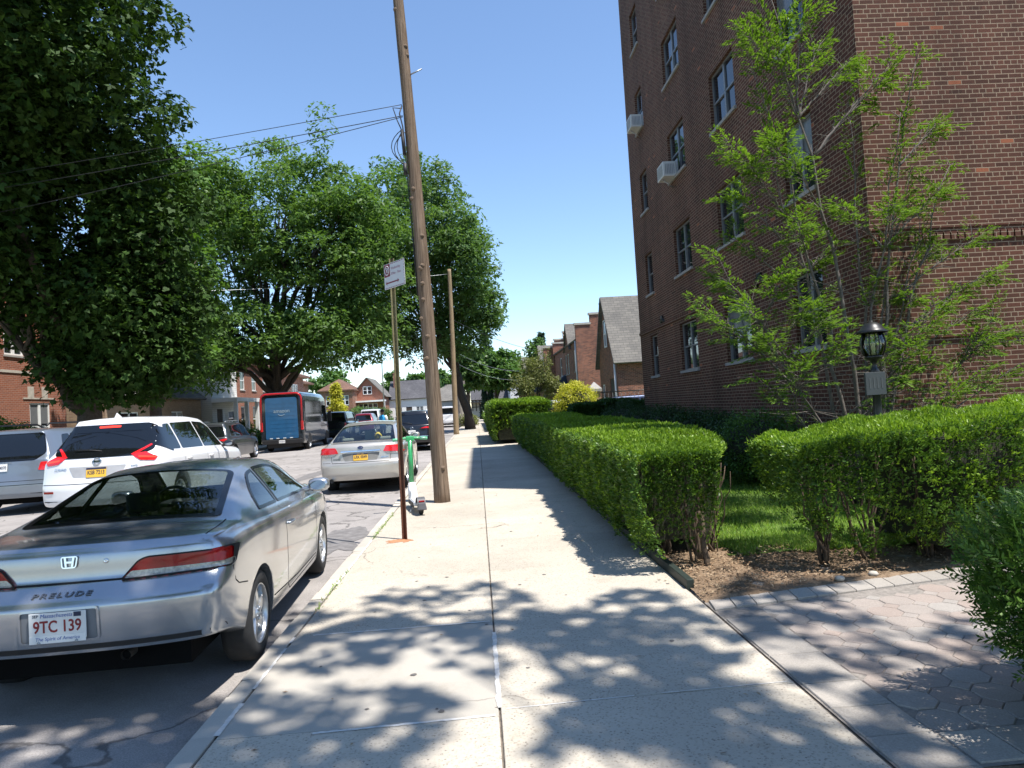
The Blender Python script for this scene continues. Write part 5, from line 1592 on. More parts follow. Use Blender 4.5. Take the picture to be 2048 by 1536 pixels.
suv('pickup_truck', 'white truck parked at near curb behind the second utility pole', suv_spec(5.3, 1.0, 1.95, 1.15, .39, .25, boxy=1.0, wtop=.74), M_WHITEP, (-2.95, 64, road_z(-2.9)), 0, 'truck', detail=0, lamps=[(.79, .83), (.90, .83), (.90, 1.10), (.79, 1.10)])
suv('suv', 'white roofed SUV far ahead, showing above the black crossover', suv_spec(4.8, .95, 1.8, 1.1, .37, .3), M_WHITEP, (-4.6, 70, road_z(-4.6)), 0, detail=0)
suv('car', 'silver car far ahead left of the black crossover', suv_spec(4.5, .90, 1.5, .98, .34, .6), M_SILVER2, (-5.9, 76, road_z(-6)), 0, detail=0)
suv('suv', 'white SUV in the driveway seen over the far end of the hedge', suv_spec(4.8, .95, 1.76, 1.1, .37, .35), M_WHITEP, (6.2, 35.8, 0), R(90), detail=0)
suv('car', 'dark blue car in the driveway beside the golden shrub', suv_spec(4.6, .92, 1.75, 1.05, .35, .5), M_BLUEP, (9.0, 33.4, 0), R(90), detail=0)

# ---------------------------------------------------------- delivery van
vz = road_z(-9.9)
van = thing('delivery_van', 'tall dark delivery van with blue rear door framed by a red light ring', 'delivery van', (-9.83, 35.2, vz), R(.5))
M_VAN = carpaint('near black blue paint', (.018, .022, .028), .1, .22, .1)
M_VANB = plain('blue roller door', (.018, .10, .22), .35, var=.12, scale=3, coat=.3)
M_RING = plain('red light ring', (.45, .012, .015), .25, coat=.5)
VW, VH, VL = 1.06, 2.98, 6.9
def vsec(w, h, z0, r=.28, n=6):
    p = [(w * .96, z0), (w, z0 + .12)]
    p.append((w, z0 + (h - z0) * .5)); p.append((w * .985, h - r))
    for i in range(1, n + 1):
        a = math.pi / 2 * i / n; p.append((w * .985 - r + r * math.cos(a), h - r + r * math.sin(a)))
    p.append((0, h + .02))
    return p + [(-x, z) for x, z in p[-2::-1]]
b = MB(); prev = None; n_ = None; first = None
for (y, w, h, z0) in ((0, VW * .97, VH - .05, .42), (.04, VW, VH, .40), (.3, VW, VH, .38), (1.0, VW, VH, .36), (3, VW, VH, .36), (4.9, VW, VH - .02, .36), (5.5, VW * .99, VH - .18, .36), (5.9, VW * .97, 2.35, .36), (6.4, VW * .94, 1.5, .36), (6.8, VW * .85, 1.15, .4), (6.9, VW * .75, .9, .45)):
    s_ = vsec(w, h, z0, min(.28, (h - z0) * .3)); vs = [(x, y, z) for x, z in s_]; o = len(b.v); n_ = len(vs); b.add(vs, [], 0)
    if prev is not None:
        for k in range(n_ - 1): b.f.append([prev + k, prev + k + 1, o + k + 1, o + k]); b.mi.append(0); b.sm.append(True)
    else: first = o
    prev = o
b.f.append(list(range(first, first + n_))); b.mi.append(0); b.sm.append(False); b.f.append(list(range(prev, prev + n_))[::-1]); b.mi.append(0); b.sm.append(False)
b.build('body', M_VAN, van, fixn=True, autosmooth=40)
def arch_poly(w, z0, z1, r): return rpoly([(-w, z0), (w, z0), (w * .97, z1), (-w * .97, z1)], [.04, .04, r, r])
FB = lambda u, v, q: (u, -q, v)
b = MB(); b.prism(arch_poly(.80, .66, 2.72, .12), .002, .03, 0, FB); dr = b.build('rear_door', M_VANB, van)
b = MB()
for i in range(9): b.prism([(-.72, .80 + i * .2), (.72, .80 + i * .2), (.72, .806 + i * .2), (-.72, .806 + i * .2)], .031, .034, 0, FB)
b.prism([(-.66, .74), (-.645, .74), (-.645, 2.55), (-.66, 2.55)], .0305, .036, 0, FB); b.build('door_ribs', M_VANB, dr)
text('amazon', .26, dr, (.02, -.037, 2.05), (R(90), 0, 0), plain('faded pale print', (.30, .40, .46), .6), ext=.002)
b = MB(); b.tube([(-.16 + .32 * i / 10, -.036, 1.87 - .05 * math.sin(math.pi * i / 10)) for i in range(11)], .010, 5); b.build('smile_mark', MATS['faded pale print'], dr)
b = MB(); o_ = arch_poly(1.02, .95, 2.95, .30); i_ = arch_poly(.955, .90, 2.86, .26); n_ = min(len(o_), len(i_))
path = [(-1.0, -.01, 1.15), (-1.0, -.01, 2.62)] + [(-.72 - .28 * math.cos(a), -.01, 2.64 + .27 * math.sin(a)) for a in [math.pi / 2 * i / 6 for i in range(1, 7)]] + [(.72 + .28 * math.sin(a), -.01, 2.64 + .27 * math.cos(a)) for a in [math.pi / 2 * i / 6 for i in range(0, 7)]] + [(1.0, -.01, 1.15)]
b.tube(path, .05, 8); b.build('light_ring', M_RING, van)
for sx_ in (-1, 1):
    b = MB(); b.box((sx_ * 1.0 - .06, -.05, 1.05), (sx_ * 1.0 + .06, .06, 1.5), bev=.02); b.build('taillight', M_REDB, van)
b = MB(); b.box((-1.0, -.12, .40), (1.0, .02, .62), bev=.03); b.build('bumper', M_BLKPL, van)
b = MB()
for i in range(4): b.box((-.62 + i * .33, -.036, .67), (-.47 + i * .33, -.032, .71))
b.build('reflector_strip', M_WHITE, van)
p_ = MB(); p_.box((-.152, -.135, .44), (.152, -.122, .59)); pp = p_.build('number_plate', M_PLATEW, van); text('T735 291C', .06, pp, (0, -.137, .515), (R(90), 0, 0), M_INKN, ext=.001)
for sx_ in (-1, 1):
    b = MB(); b.prism([(.45, .95), (4.0, .95), (4.0, 2.55), (.45, 2.55)], .012, .02, 0, (lambda u, v, q, s=sx_: (s * (VW + q - .005), u, v))); b.build('side_panel', darkglass('glossy side panel', (.03, .034, .03), .06), van)
    b = MB(); b.prism([(4.4, 1.35), (5.75, 1.35), (5.35, 2.3), (4.4, 2.3)], .005, .015, 0, (lambda u, v, q, s=sx_: (s * (VW * .985 + q), u, v))); b.build('side_window', M_GLASSD, van)
    b = MB(); b.box((sx_ * 1.2 - .1, 5.75, 1.35), (sx_ * 1.2 + .1, 5.9, 1.95), bev=.03); b.tube([(sx_ * 1.0, 5.8, 1.5), (sx_ * 1.2, 5.82, 1.6)], .025, 6); b.build('mirror', M_BLKPL, van)
    for y in (1.25, 5.6): wheel(van, (sx_ * (VW - .11), y, .38), .38, .22, sx_, 2, M_STEEL)
    for y in (1.25, 5.6):
        b = MB(); b.prism([(y + .47 * math.cos(a), .38 + .47 * math.sin(a)) for a in [math.pi * i / 14 for i in range(15)]], .0, .006, 0, (lambda u, v, q, s=sx_: (s * (VW + q), u, v))); b.build('wheel_arch', M_BLKPL, van)
b = MB(); b.box((-.8, .2, .2), (.8, 6.5, .5)); b.build('underbody', M_BLKPL, van)
# ------------------------------------------------------------------ poles, wires, sign, scooter, lamp
def mk_wood(name, a, b_, c_):
    k = NT(name); co = k.coord(); mp = k.n('Mapping'); mp.inputs['Scale'].default_value = (9, 9, .35); k.l(co, mp.inputs[0])
    g = k.noise(3.0, 8, .7, mp.outputs[0]); m2 = k.n('Mapping'); m2.inputs['Scale'].default_value = (40, 40, .8); k.l(co, m2.inputs[0])
    f = k.noise(2.0, 4, .6, m2.outputs[0]); big = k.noise(.7, 3, .5, co)
    c = k.ramp(g, [(.3, a), (.5, b_), (.72, c_)])
    c = k.mix(.7, c, k.ramp(f, [(.35, (.45, .42, .4)), (.6, (1.2, 1.18, 1.15))]), 'MULTIPLY')
    c = k.mix(.4, c, k.ramp(big, [(.35, (.75, .75, .72)), (.65, (1.15, 1.05, .95))]), 'MULTIPLY')
    k.l(c, k.b.inputs['Base Color']); k.set(Roughness=.92); k.b.inputs['Specular IOR Level'].default_value = .2
    k.bump(k.math('ADD', f, g), .9, .012)
    return k.m
M_POLE = mk_wood('weathered pole wood', (.10, .072, .052), (.20, .15, .112), (.28, .22, .17))
M_POLE2 = mk_wood('tan pole wood', (.20, .145, .09), (.32, .24, .15), (.42, .33, .22))
M_POLE3 = mk_wood('grey pole wood', (.19, .175, .16), (.31, .29, .265), (.40, .38, .35))

def pole(name, label, base, top, r0, r1, mat, group='utility poles', knots=0, seg=24):
    t = thing(name, label, 'utility pole', base, 0, group)
    b = MB(); d = Vector(top) - Vector(base); n = 60; rad = []; pts = []
    ph = [random.uniform(0, 6) for _ in range(4)]
    for i in range(n + 1):
        u = i / n; pts.append((d.x * u + .015 * math.sin(5 * u + ph[0]), d.y * u, d.z * u - (.2 if i == 0 else 0)))
        rad.append((r0 + (r1 - r0) * u) * (1 + .02 * math.sin(31 * u + ph[1]) + (.10 * math.exp(-u * 40))))
    b.tube(pts, rad, seg)
    V = b.v
    for i, v in enumerate(V):                        # checks and ridges along the grain
        k = i % seg; row = i // seg
        if row > n: continue
        c = pts[row]; w = 1 + .028 * math.sin(k * 2.4 + ph[2]) + .02 * math.sin(k * 5.1 + row * .07)
        V[i] = (c[0] + (v[0] - c[0]) * w, c[1] + (v[1] - c[1]) * w, v[2])
    b.build('post', mat, t)
    for j in range(knots):
        u = random.uniform(.04, .8); a = random.uniform(-2.6, -.5)
        c = Vector((d.x * u, d.y * u, d.z * u)); rr = r0 + (r1 - r0) * u
        q = MB(); q.lathe([(.0, .03), (.02, .026), (.035, .008), (.045, -.01)], 10)
        o = Vector((math.cos(a), math.sin(a), 0))
        q.build('knot', mat, t, c + o * rr * .98, o.to_track_quat('Z', 'Y').to_euler())
    return t
PB = Vector((-.69, 12.1, 0)); PT = Vector((-1.06, 12.15, 11.2))
up1 = pole('utility_pole', 'nearest leaning brown wooden utility pole at the kerb by the scooter', PB, PT, .134, .082, M_POLE, knots=16)
def pp(z): return PB + (PT - PB) * (z / 11.2)
UP = lambda z, side=-1, k=1.0: Vector((pp(z).x - PB.x + side * (.134 - .052 * z / 11.2) * k, pp(z).y - PB.y - .03, z))
b = MB()
b.tube([UP(7.0), UP(6.85) + Vector((-.05, -.03, 0)), UP(6.6) + Vector((-.01, -.06, 0)), UP(6.3) + Vector((0, -.06, 0)), UP(5.4), UP(4.4), UP(3.6)], .012, 6)
b.tube([UP(6.95), UP(6.9) + Vector((-.16, -.02, .06)), UP(6.75) + Vector((-.1, -.03, -.02)), UP(6.5) + Vector((-.02, -.05, 0))], .010, 6)
lp = [UP(6.55) + Vector((-.02 - .16 * math.sin(a) ** 2 - .05 * math.sin(a), -.05, -.30 + .30 * math.cos(a))) for a in [math.pi * 2 * i / 20 for i in range(20)]]
b.tube(lp, .008, 5); b.tube([p + Vector((.05, -.01, -.05)) for p in lp[:12]], .008, 5)
b.tube([UP(6.55) + Vector((-.03, -.04, 0)), UP(6.1) + Vector((-.02, -.05, 0))], .03, 8); b.tube([UP(5.95) + Vector((-.03, -.04, 0)), UP(5.75) + Vector((-.03, -.05, 0))], .035, 8)
b.build('cable_bundle', M_CABLE, up1)
b = MB(); b.tube([UP(7.55, 1, .9), UP(7.62, 1, .9) + Vector((.22, .0, .03))], .012, 6); b.build('step_peg', M_STEEL, up1)
def wire(label, a, c, r, sag=.25, group='overhead wires', mat=None):
    b = MB(); a, c = Vector(a), Vector(c); n = 24
    b.tube([a + (c - a) * (i / n) - Vector((0, 0, sag * 4 * (i / n) * (1 - i / n))) for i in range(n + 1)], r, 6)
    return tag(b.build('overhead_wire', mat or M_CABLE), label, 'wire', group)
wire('uppermost overhead wire running left from the near leaning pole', PB + UP(7.02), at(-500, 418, 21), .006, .12)
wire('middle overhead wire running left from the near leaning pole', PB + UP(6.82), at(-500, 450, 21), .007, .12)
wire('lowest overhead wire sagging left from the near leaning pole into the maple', PB + UP(6.80), at(-500, 512, 21), .0065, .22)
P2B, P2T = Vector((-1.40, 43.6, 0)), Vector(at(899, 545, 43.6))
pole('utility_pole', 'second utility pole, tan wood, standing far behind the near leaning pole', P2B, P2T + Vector((-.02, 0, .2)), .17, .12, M_POLE2)
p3 = pole('utility_pole', 'third utility pole, grey with flared base, beyond the tan pole', (-1.45, 62, 0), (-2.1, 62, 12.5), .24, .15, M_POLE3)
b = MB(); b.lathe([(.50, -.1), (.46, .3), (.30, 1.1), (.26, 1.2)], 16); b.box((-.55, -.35, 3.75), (.45, -.1, 4.05)); b.build('flared_base', M_POLE3, p3)
wire('pale thin wire crossing the oak crown from the second utility pole', at(897, 548, 43.6), at(380, 583, 36), .014, .15, mat=M_STEEL)
wire('thin wire from the second utility pole down to the brick row house', at(906, 640, 43.6), at(1078, 702, 52), .014, .25)
for i, (px, py) in enumerate(((1040, 742), (1040, 760))):
    wire(('upper', 'lower')[i] + ' distant wire in front of the far round tree', at(905, 700 + 22 * i, 62), at(px, py, 66), .016, .5, mat=M_STEEL)
b = MB(); b.tube([(0, 0, 0), (0, 0, 7.5), (.1, 0, 8.3), (.9, 0, 8.6)], [.09, .06, .05, .04], 8)
t = thing('street_lamp', 'thin pale street lamp standing at the far street corner', 'street lamp', at(769, 826, 95)); b.build('post', M_STEEL, t)
b = MB(); b.box((.8, -.1, 8.52), (1.4, .1, 8.66), bev=.04); b.build('lamp_head', M_STEEL, t)

# parking sign -----------------------------------------------------------
SB = Vector((-1.005, 8.78, 0)); STp = at(783, 520, 8.78) + Vector((0, 0, .02))
M_POSTR = NT('rusty green sign post'); k = M_POSTR; co = k.coord(); sep = k.n('SeparateXYZ'); k.l(co, sep.inputs[0])
zz = k.math('ADD', sep.outputs[2], k.math('MULTIPLY', k.noise(4, 5, .7, co), 1.1))
c = k.ramp(k.math('DIVIDE', zz, 4.0), [(.12, (.16, .055, .03)), (.42, (.15, .075, .05)), (.55, (.24, .20, .10)), (.9, (.27, .25, .14))])
c = k.mix(.6, c, k.ramp(k.noise(30, 5, .7, co), [(.35, (.55, .5, .45)), (.65, (1.2, 1.15, 1.1))]), 'MULTIPLY')
k.l(c, k.b.inputs['Base Color']); k.set(Roughness=.8, Metallic=.15); M_POSTR = k.m
sg = thing('parking_sign', 'white and red no parking sign with double arrow on a rusty post', 'sign', SB)
b = MB(); d = STp - SB; q = Vector((.85, .52, 0)).normalized()
# hat shaped channel post
prof = [(-.036, .0), (-.020, .0), (-.014, .030), (.014, .030), (.020, .0), (.036, .0), (.036, -.004), (.024, -.004), (.017, .026), (-.017, .026), (-.024, -.004), (-.036, -.004)]
ang = -R(20)
def fr(u, v, w): return (d.x * w + u * math.cos(ang) - v * math.sin(ang), d.y * w + u * math.sin(ang) + v * math.cos(ang), d.z * w)
b.prism(prof, -.04, 1.0, 0, fr); b.build('post', M_POSTR, sg)
cL, cR = at(773, 556, 8.80), at(813.5, 542, 8.42)
ctr = (cL + cR) / 2 - SB; ux = (cR - cL); ux.z = 0; wS = ux.length; ux.normalize(); nS = Vector((ux.y, -ux.x, 0))
rotS = Matrix((ux, Vector((0, 0, 1)), nS)).transposed().to_euler()
M_SIGNW = plain('sign white', (.60, .60, .63), .4, var=.04); M_SIGNR = plain('sign maroon', (.20, .012, .03), .45, var=.1); M_SIGNT = plain('faded sign text', (.36, .18, .24), .5)
hS = .318
b = MB(); b.box((-wS / 2, -hS / 2, -.002), (wS / 2, hS / 2, .002)); pn = b.build('sign_panel', M_SIGNW, sg, ctr + nS * .03, rotS)
b = MB(); W2, H2 = wS / 2, hS / 2
x = -W2 + .16
while x < W2 - .02:
    b.box((x, H2 - .016, .0021), (x + .03, H2 - .008, .003)); x += .042
x = -W2 + .02
while x < W2 - .02:
    b.box((x, -H2 + .008, .0021), (x + .03, -H2 + .016, .003)); x += .042
y = -H2 + .03
while y < H2 - .02:
    b.box((W2 - .016, y, .0021), (W2 - .010, y + .02, .003)); y += .034
b.build('sign_border', M_SIGNR, pn)
b = MB(); b.box((-W2 + .006, -.005, .0021), (-W2 + .145, H2 - .006, .003)); b.build('red_square', M_SIGNR, pn)
b = MB(); cxx, cyy = -W2 + .075, .075
b.tube([(cxx + .052 * math.cos(a), cyy + .055 * math.sin(a), .004) for a in [2 * math.pi * i / 32 for i in range(33)]], .007, 6, cap=False)
b.tube([(cxx - .037, cyy + .039, .004), (cxx + .037, cyy - .039, .004)], .005, 5); b.build('prohibition_ring', M_SIGNW, pn)
text('P', .085, pn, (cxx, cyy, .0035), (0, 0, 0), M_SIGNW, ext=.001, bold=.002)
text('Wednesday', .047, pn, (-W2 + .165, .085, .0025), (0, 0, 0), M_SIGNT, ext=.0008, align='LEFT')
text('8:30am - 10am', .047, pn, (-W2 + .165, .020, .0025), (0, 0, 0), M_SIGNT, ext=.0008, align='LEFT', sx=.82)
b = MB(); b.prism([(-W2 + .03, -.085), (-W2 + .065, -.060), (-W2 + .065, -.076), (.075, -.076), (.075, -.060), (.110, -.085), (.075, -.110), (.075, -.094), (-W2 + .065, -.094), (-W2 + .065, -.110)], .0021, .003); b.build('double_arrow', M_SIGNR, pn)

# scooter ------------------------------------------------------------------
M_GREENS = plain('green scooter paint', (.035, .33, .11), .35, var=.08, coat=.4)
M_SCW = plain('white scooter plastic', (.74, .74, .73), .4, var=.05)
sc = thing('kick_scooter', 'green and white rental kick scooter parked between sign post and leaning pole', 'scooter', (-.965, 10.80, 0), R(13))
def wl(y, r, nm):
    b = MB(); b.lathe([(r * .55, -.025), (r * .9, -.03), (r, -.018), (r, .018), (r * .9, .03), (r * .55, .025)], 26, axis='x'); b.lathe([(r * .56, -.018), (.02, -.024), (0, -.024)], 20, axis='x', mi=1); b.lathe([(r * .56, .018), (.02, .024), (0, .024)], 20, axis='x', mi=1)
    return b.build(nm, [M_RUBBER, M_STEEL], sc, (0, y, r))
wl(0, .125, 'wheel'); wl(.98, .125, 'wheel')
b = MB(); b.add([], []); b.box((-.085, .12, .115), (.085, .80, .175), bev=.02); b.build('deck', M_SCW, sc)
b = MB(); b.box((-.07, .16, .176), (.07, .70, .182)); b.build('deck_grip', plain('pale grey grip pad', (.55, .55, .54), .8, var=.15, scale=30), sc)
b = MB(); b.box((-.098, .2, .10), (-.086, .72, .165), bev=.004); b.box((.086, .2, .10), (.098, .72, .165), bev=.004); b.build('side_strip', M_BLKPL, sc)
b = MB(); ar = []
for i in range(9):
    a = R(20 + 150 * i / 8); ar.append((-.145 * math.cos(a), .125 + .145 * math.sin(a)))
for sx_ in (0,):
    vs = [(x, y, z) for (y, z) in ar for x in (-.062, .062)]
    b.add(vs, [(2 * i, 2 * i + 1, 2 * i + 3, 2 * i + 2) for i in range(8)]); vs2 = [(x * .98, y * .95, .125 + (z - .125) * .93) for x, y, z in vs]; b.add(vs2, [(2 * i, 2 * i + 2, 2 * i + 3, 2 * i + 1) for i in range(8)])
b.box((-.075, -.17, .085), (.075, -.06, .20), taper=.7, bev=.015); fd = b.build('rear_fender', plain('dark grey fender', (.10, .10, .105), .5), sc)
b = MB(); b.box((-.045, -.135, .205), (.045, -.07, .228), bev=.006); b.build('reflector', M_RED, fd)
b = MB(); b.tube([(0, .72, .15), (0, .86, .24), (0, .92, .40)], [.06, .07, .062], 12); b.box((-.065, .68, .15), (.065, .92, .30), taper=.8, bev=.03); b.build('neck', M_SCW, sc)
b = MB(); b.tube([(0, .93, .36), (0, .865, 1.12)], [.042, .036], 14); b.build('stem', M_GREENS, sc)
b = MB(); b.tube([(-.02, .97, .125), (-.05, .97, .14), (-.05, .955, .33), (.05, .955, .33), (.05, .97, .14), (.02, .97, .125)], .016, 8); b.build('fork', M_SCW, sc)
hb = MB(); hb.tube([(-.27, .84, 1.14), (-.1, .86, 1.155), (.1, .86, 1.155), (.27, .84, 1.14)], .022, 10); hb.box((-.07, .83, 1.10), (.07, .92, 1.19), bev=.02)
hbo = hb.build('handlebar', M_GREENS, sc)
b = MB()
for sx_ in (-1, 1): b.tube([(sx_ * .17, .852, 1.148), (sx_ * .29, .835, 1.138)], .026, 10)
b.build('grip', plain('light green grip', (.16, .5, .30), .5), hbo)
b = MB(); b.tube([(.15, .85, 1.16), (.20, .80, 1.15), (.26, .79, 1.145)], .007, 6); b.tube([(0, .88, 1.19), (.05, .90, 1.25), (.03, .90, 1.27)], .009, 6); b.build('brake_lever', M_STEEL, hbo)
b = MB(); b.tube([(.03, .83, 1.05), (.06, .86, .7), (.05, .90, .38)], .006, 6); b.build('brake_cable', M_CABLE, sc)
b = MB(); b.tube([(-.07, .30, .12), (-.15, .22, .012)], .010, 6); b.build('kickstand', M_STEEL, sc)
text('Lime', .05, sc, (.0, .875, .62), (R(90), R(85), 0), M_SCW, ext=.001)

# garden lamp ---------------------------------------------------------------
gl_ = thing('garden_lamp', 'black post lamp with glass lantern and grey plaque behind the right hedge', 'lamp', (4.16, 7.0, 0))
b = MB(); b.lathe([(.075, -.05), (.075, .25), (.055, .30), (.047, .34), (.047, 1.02), (.055, 1.03), (.055, 1.06), (.044, 1.07), (.040, 1.62), (.052, 1.63), (.052, 1.66), (.04, 1.70), (.055, 1.72), (.03, 1.76), (.02, 1.80), (.035, 1.83)], 18); b.build('post', M_BLACK, gl_)
ln = MB(); ln.lathe([(.035, 1.83), (.06, 1.85), (.085, 1.87), (.085, 1.895), (.06, 1.90)], 18); ln.lathe([(.15, 2.13), (.155, 2.142), (.12, 2.165), (.095, 2.20), (.08, 2.215), (.055, 2.235), (.02, 2.245), (.012, 2.26), (0, 2.262)], 24)
for i in range(8):
    a = 2 * math.pi * i / 8
    ln.tube([((.075 + .05 * math.sin(math.pi * min(1, (u + .12) / 1.25))) * math.cos(a), (.075 + .05 * math.sin(math.pi * min(1, (u + .12) / 1.25))) * math.sin(a), 1.89 + .245 * u) for u in (0, .2, .4, .6, .8, 1)], .006, 5)
lo = ln.build('lantern', M_BLACK, gl_)
b = MB(); b.lathe([(.070 + .05 * math.sin(math.pi * min(1, (u + .12) / 1.25)), 1.89 + .245 * u) for u in (0, .15, .3, .45, .6, .75, .9, 1)], 24); b.build('lantern_glass', clearglass('lantern glass', (.75, .78, .72)), lo)
b = MB(); b.lathe([(.02, 1.87), (.02, 1.92), (.012, 1.93), (.022, 1.97), (.018, 2.02), (0, 2.04)], 12); b.build('bulb', plain('pale yellow bulb', (.65, .6, .3), .3), lo)
M_PLQ = plain('dark grey plaque', (.045, .05, .05), .5, var=.1)
b = MB(); b.box((-.118, -.012, -.118), (.118, .012, .118), bev=.004); pq = b.build('plaque', M_PLQ, gl_, (-.05, -.075, 1.60), (0, 0, R(8)))
b = MB()
for x in (-.07, -.022, .022, .07): b.box((x - .008, -.0145, -.05), (x + .008, -.0122, .06))
b.build('worn_numerals', plain('worn numeral', (.065, .07, .07), .6), pq)

# person ----------------------------------------------------------------------
def person(label, loc, rz):
    t = thing('person', label, 'person', loc, rz)
    me = bpy.data.meshes.new('body')
    J = [((0, 0, .95), .15), ((0, 0, 1.15), .14), ((0, 0, 1.38), .16), ((0, 0, 1.50), .07), ((0, -.01, 1.58), .06), ((0, -.02, 1.66), .10), ((0, -.01, 1.76), .085),
         ((.19, 0, 1.43), .065), ((.27, .02, 1.16), .048), ((.25, -.14, .95), .038), ((.25, -.20, .88), .035), ((-.19, 0, 1.43), .065), ((-.28, .04, 1.17), .048), ((-.27, -.04, .93), .038), ((-.27, -.06, .85), .035),
         ((.10, 0, .86), .105), ((.11, -.10, .48), .07), ((.11, .06, .09), .045), ((.11, -.10, .04), .04), ((-.10, 0, .86), .105), ((-.11, .08, .48), .07), ((-.11, .22, .10), .045), ((-.11, .08, .05), .04)]
    E = [(0, 1), (1, 2), (2, 3), (3, 4), (4, 5), (5, 6), (2, 7), (7, 8), (8, 9), (9, 10), (2, 11), (11, 12), (12, 13), (13, 14), (0, 15), (15, 16), (16, 17), (17, 18), (0, 19), (19, 20), (20, 21), (21, 22)]
    me.from_pydata([j[0] for j in J], E, []); o = link('body', me, t)
    sm = o.modifiers.new('skin', 'SKIN'); o.modifiers.new('sub', 'SUBSURF').levels = 2
    o.modifiers['sub'].render_levels = 2
    for i, (_, r) in enumerate(J):
        me.skin_vertices[0].data[i].radius = (r, r * (.75 if i < 3 else 1))
    me.skin_vertices[0].data[0].use_root = True
    k = NT('person skin and clothes'); co = k.coord(); sp = k.n('SeparateXYZ'); k.l(co, sp.inputs[0])
    k.l(k.ramp(k.math('DIVIDE', sp.outputs[2], 2.0), [(.0, (.03, .03, .03)), (.05, (.02, .025, .05)), (.46, (.02, .025, .05)), (.47, (.14, .07, .045)), (1, (.14, .07, .045))]), k.b.inputs['Base Color'])
    k.t.nodes[-1]; cr = [n for n in k.t.nodes if n.type == 'VALTORGB'][0]; cr.color_ramp.interpolation = 'CONSTANT'
    me.materials.append(k.m)
    b = MB()
    def ell(z, a, c, y=0): return [(a * math.cos(2 * math.pi * i / 18), y + c * math.sin(2 * math.pi * i / 18), z) for i in range(18)]
    rows = [ell(.92, .19, .135), ell(1.05, .185, .135), ell(1.25, .20, .145), ell(1.38, .225, .145), ell(1.46, .17, .11), ell(1.51, .08, .075)]
    b.add([p for r_ in rows for p in r_], [(i * 18 + j, i * 18 + (j + 1) % 18, (i + 1) * 18 + (j + 1) % 18, (i + 1) * 18 + j) for i in range(5) for j in range(18)], 0, True)
    for s in (-1, 1): b.tube([(s * .16, 0, 1.45), (s * .22, .01, 1.36), (s * .285, .02, 1.15)], [.09, .088, .075], 12, mi=1)
    b.build('shirt', [plain('bright blue shirt', (.02, .30, .62), .8), M_WHITE], t)
    b = MB(); b.lathe([(.112, 1.70), (.115, 1.75), (.095, 1.82), (.05, 1.855), (0, 1.86)], 18, c=(0, -.015, 0)); b.box((-.09, -.24, 1.70), (.09, -.09, 1.715), bev=.006); b.build('cap', plain('dark cap', (.015, .015, .02), .8), t)
    return t
pz = at(764, 818, 41)
person('person in dark cap and bright blue shirt with white sleeves walking in the street', (pz.x, 41, road_z(pz.x)), R(170))

# gate pillar, railing behind the lawn
pp_ = at(1190, 800, 31); b = MB()
t = thing('gate_pillar', 'brick gate pillar with pale pyramid cap beside the golden shrub', 'pillar', (pp_.x, 31, 0)); b.box((-.23, -.23, 0), (.23, .23, 2.0)); b.build('shaft', M_BRICK4, t)
b = MB(); b.box((-.30, -.30, 2.0), (.30, .30, 2.12)); b.add([(-.30, -.30, 2.121), (.30, -.30, 2.121), (.30, .30, 2.121), (-.30, .30, 2.121), (0, 0, 2.45)], [(0, 1, 4), (1, 2, 4), (2, 3, 4), (3, 0, 4)]); b.build('cap', M_SILL, t)
t = thing('railing', 'thin dark metal railing running from the gate pillar to the house', 'railing', (pp_.x + .3, 31.4, 0)); b = MB()
for z in (.3, 1.95): b.tube([(0, 0, z), (4.0, 0, z)], .025, 6)
b.build('rail', M_BLACK, t)
b = MB()
for i in range(21): b.tube([(i * .2, 0, .0), (i * .2, 0, 1.95)], .011, 5)
b.build('baluster_grille', M_BLACK, t)
# ------------------------------------------------------------------ vegetation
def sprigs(P, N, per, L, W, spread=.75, upb=0.0, mat=None, name='foliage', parent=None, fold=.15, extra=None):
    n = len(P); idx = np.repeat(np.arange(n), per); m = len(idx)
    Nn = N[idx]
    A = unit(Nn + rdir(m) * spread + np.array([0, 0, upb]))
    B = unit(np.cross(A, rdir(m)))
    s = (L[idx] if hasattr(L, '__len__') else np.full(m, L)); w = (W[idx] if hasattr(W, '__len__') else np.full(m, W))
    C = P[idx] + Nn * (RNG.uniform(-.02, .012, m)[:, None] * 1.0) + rdir(m) * (s * .45)[:, None]
    return leaf_mesh(name, C, A, B, s * RNG.uniform(.75, 1.25, m), w * RNG.uniform(.8, 1.2, m), mat, fold=fold, parent=parent)

def wob(x, y, z): return .045 * np.sin(3.1 * x + 1.7 * y) * np.cos(2.3 * y - 1.3 * z) + .03 * np.sin(7.3 * y + 4 * z) + .02 * np.sin(15 * y + 9 * x)

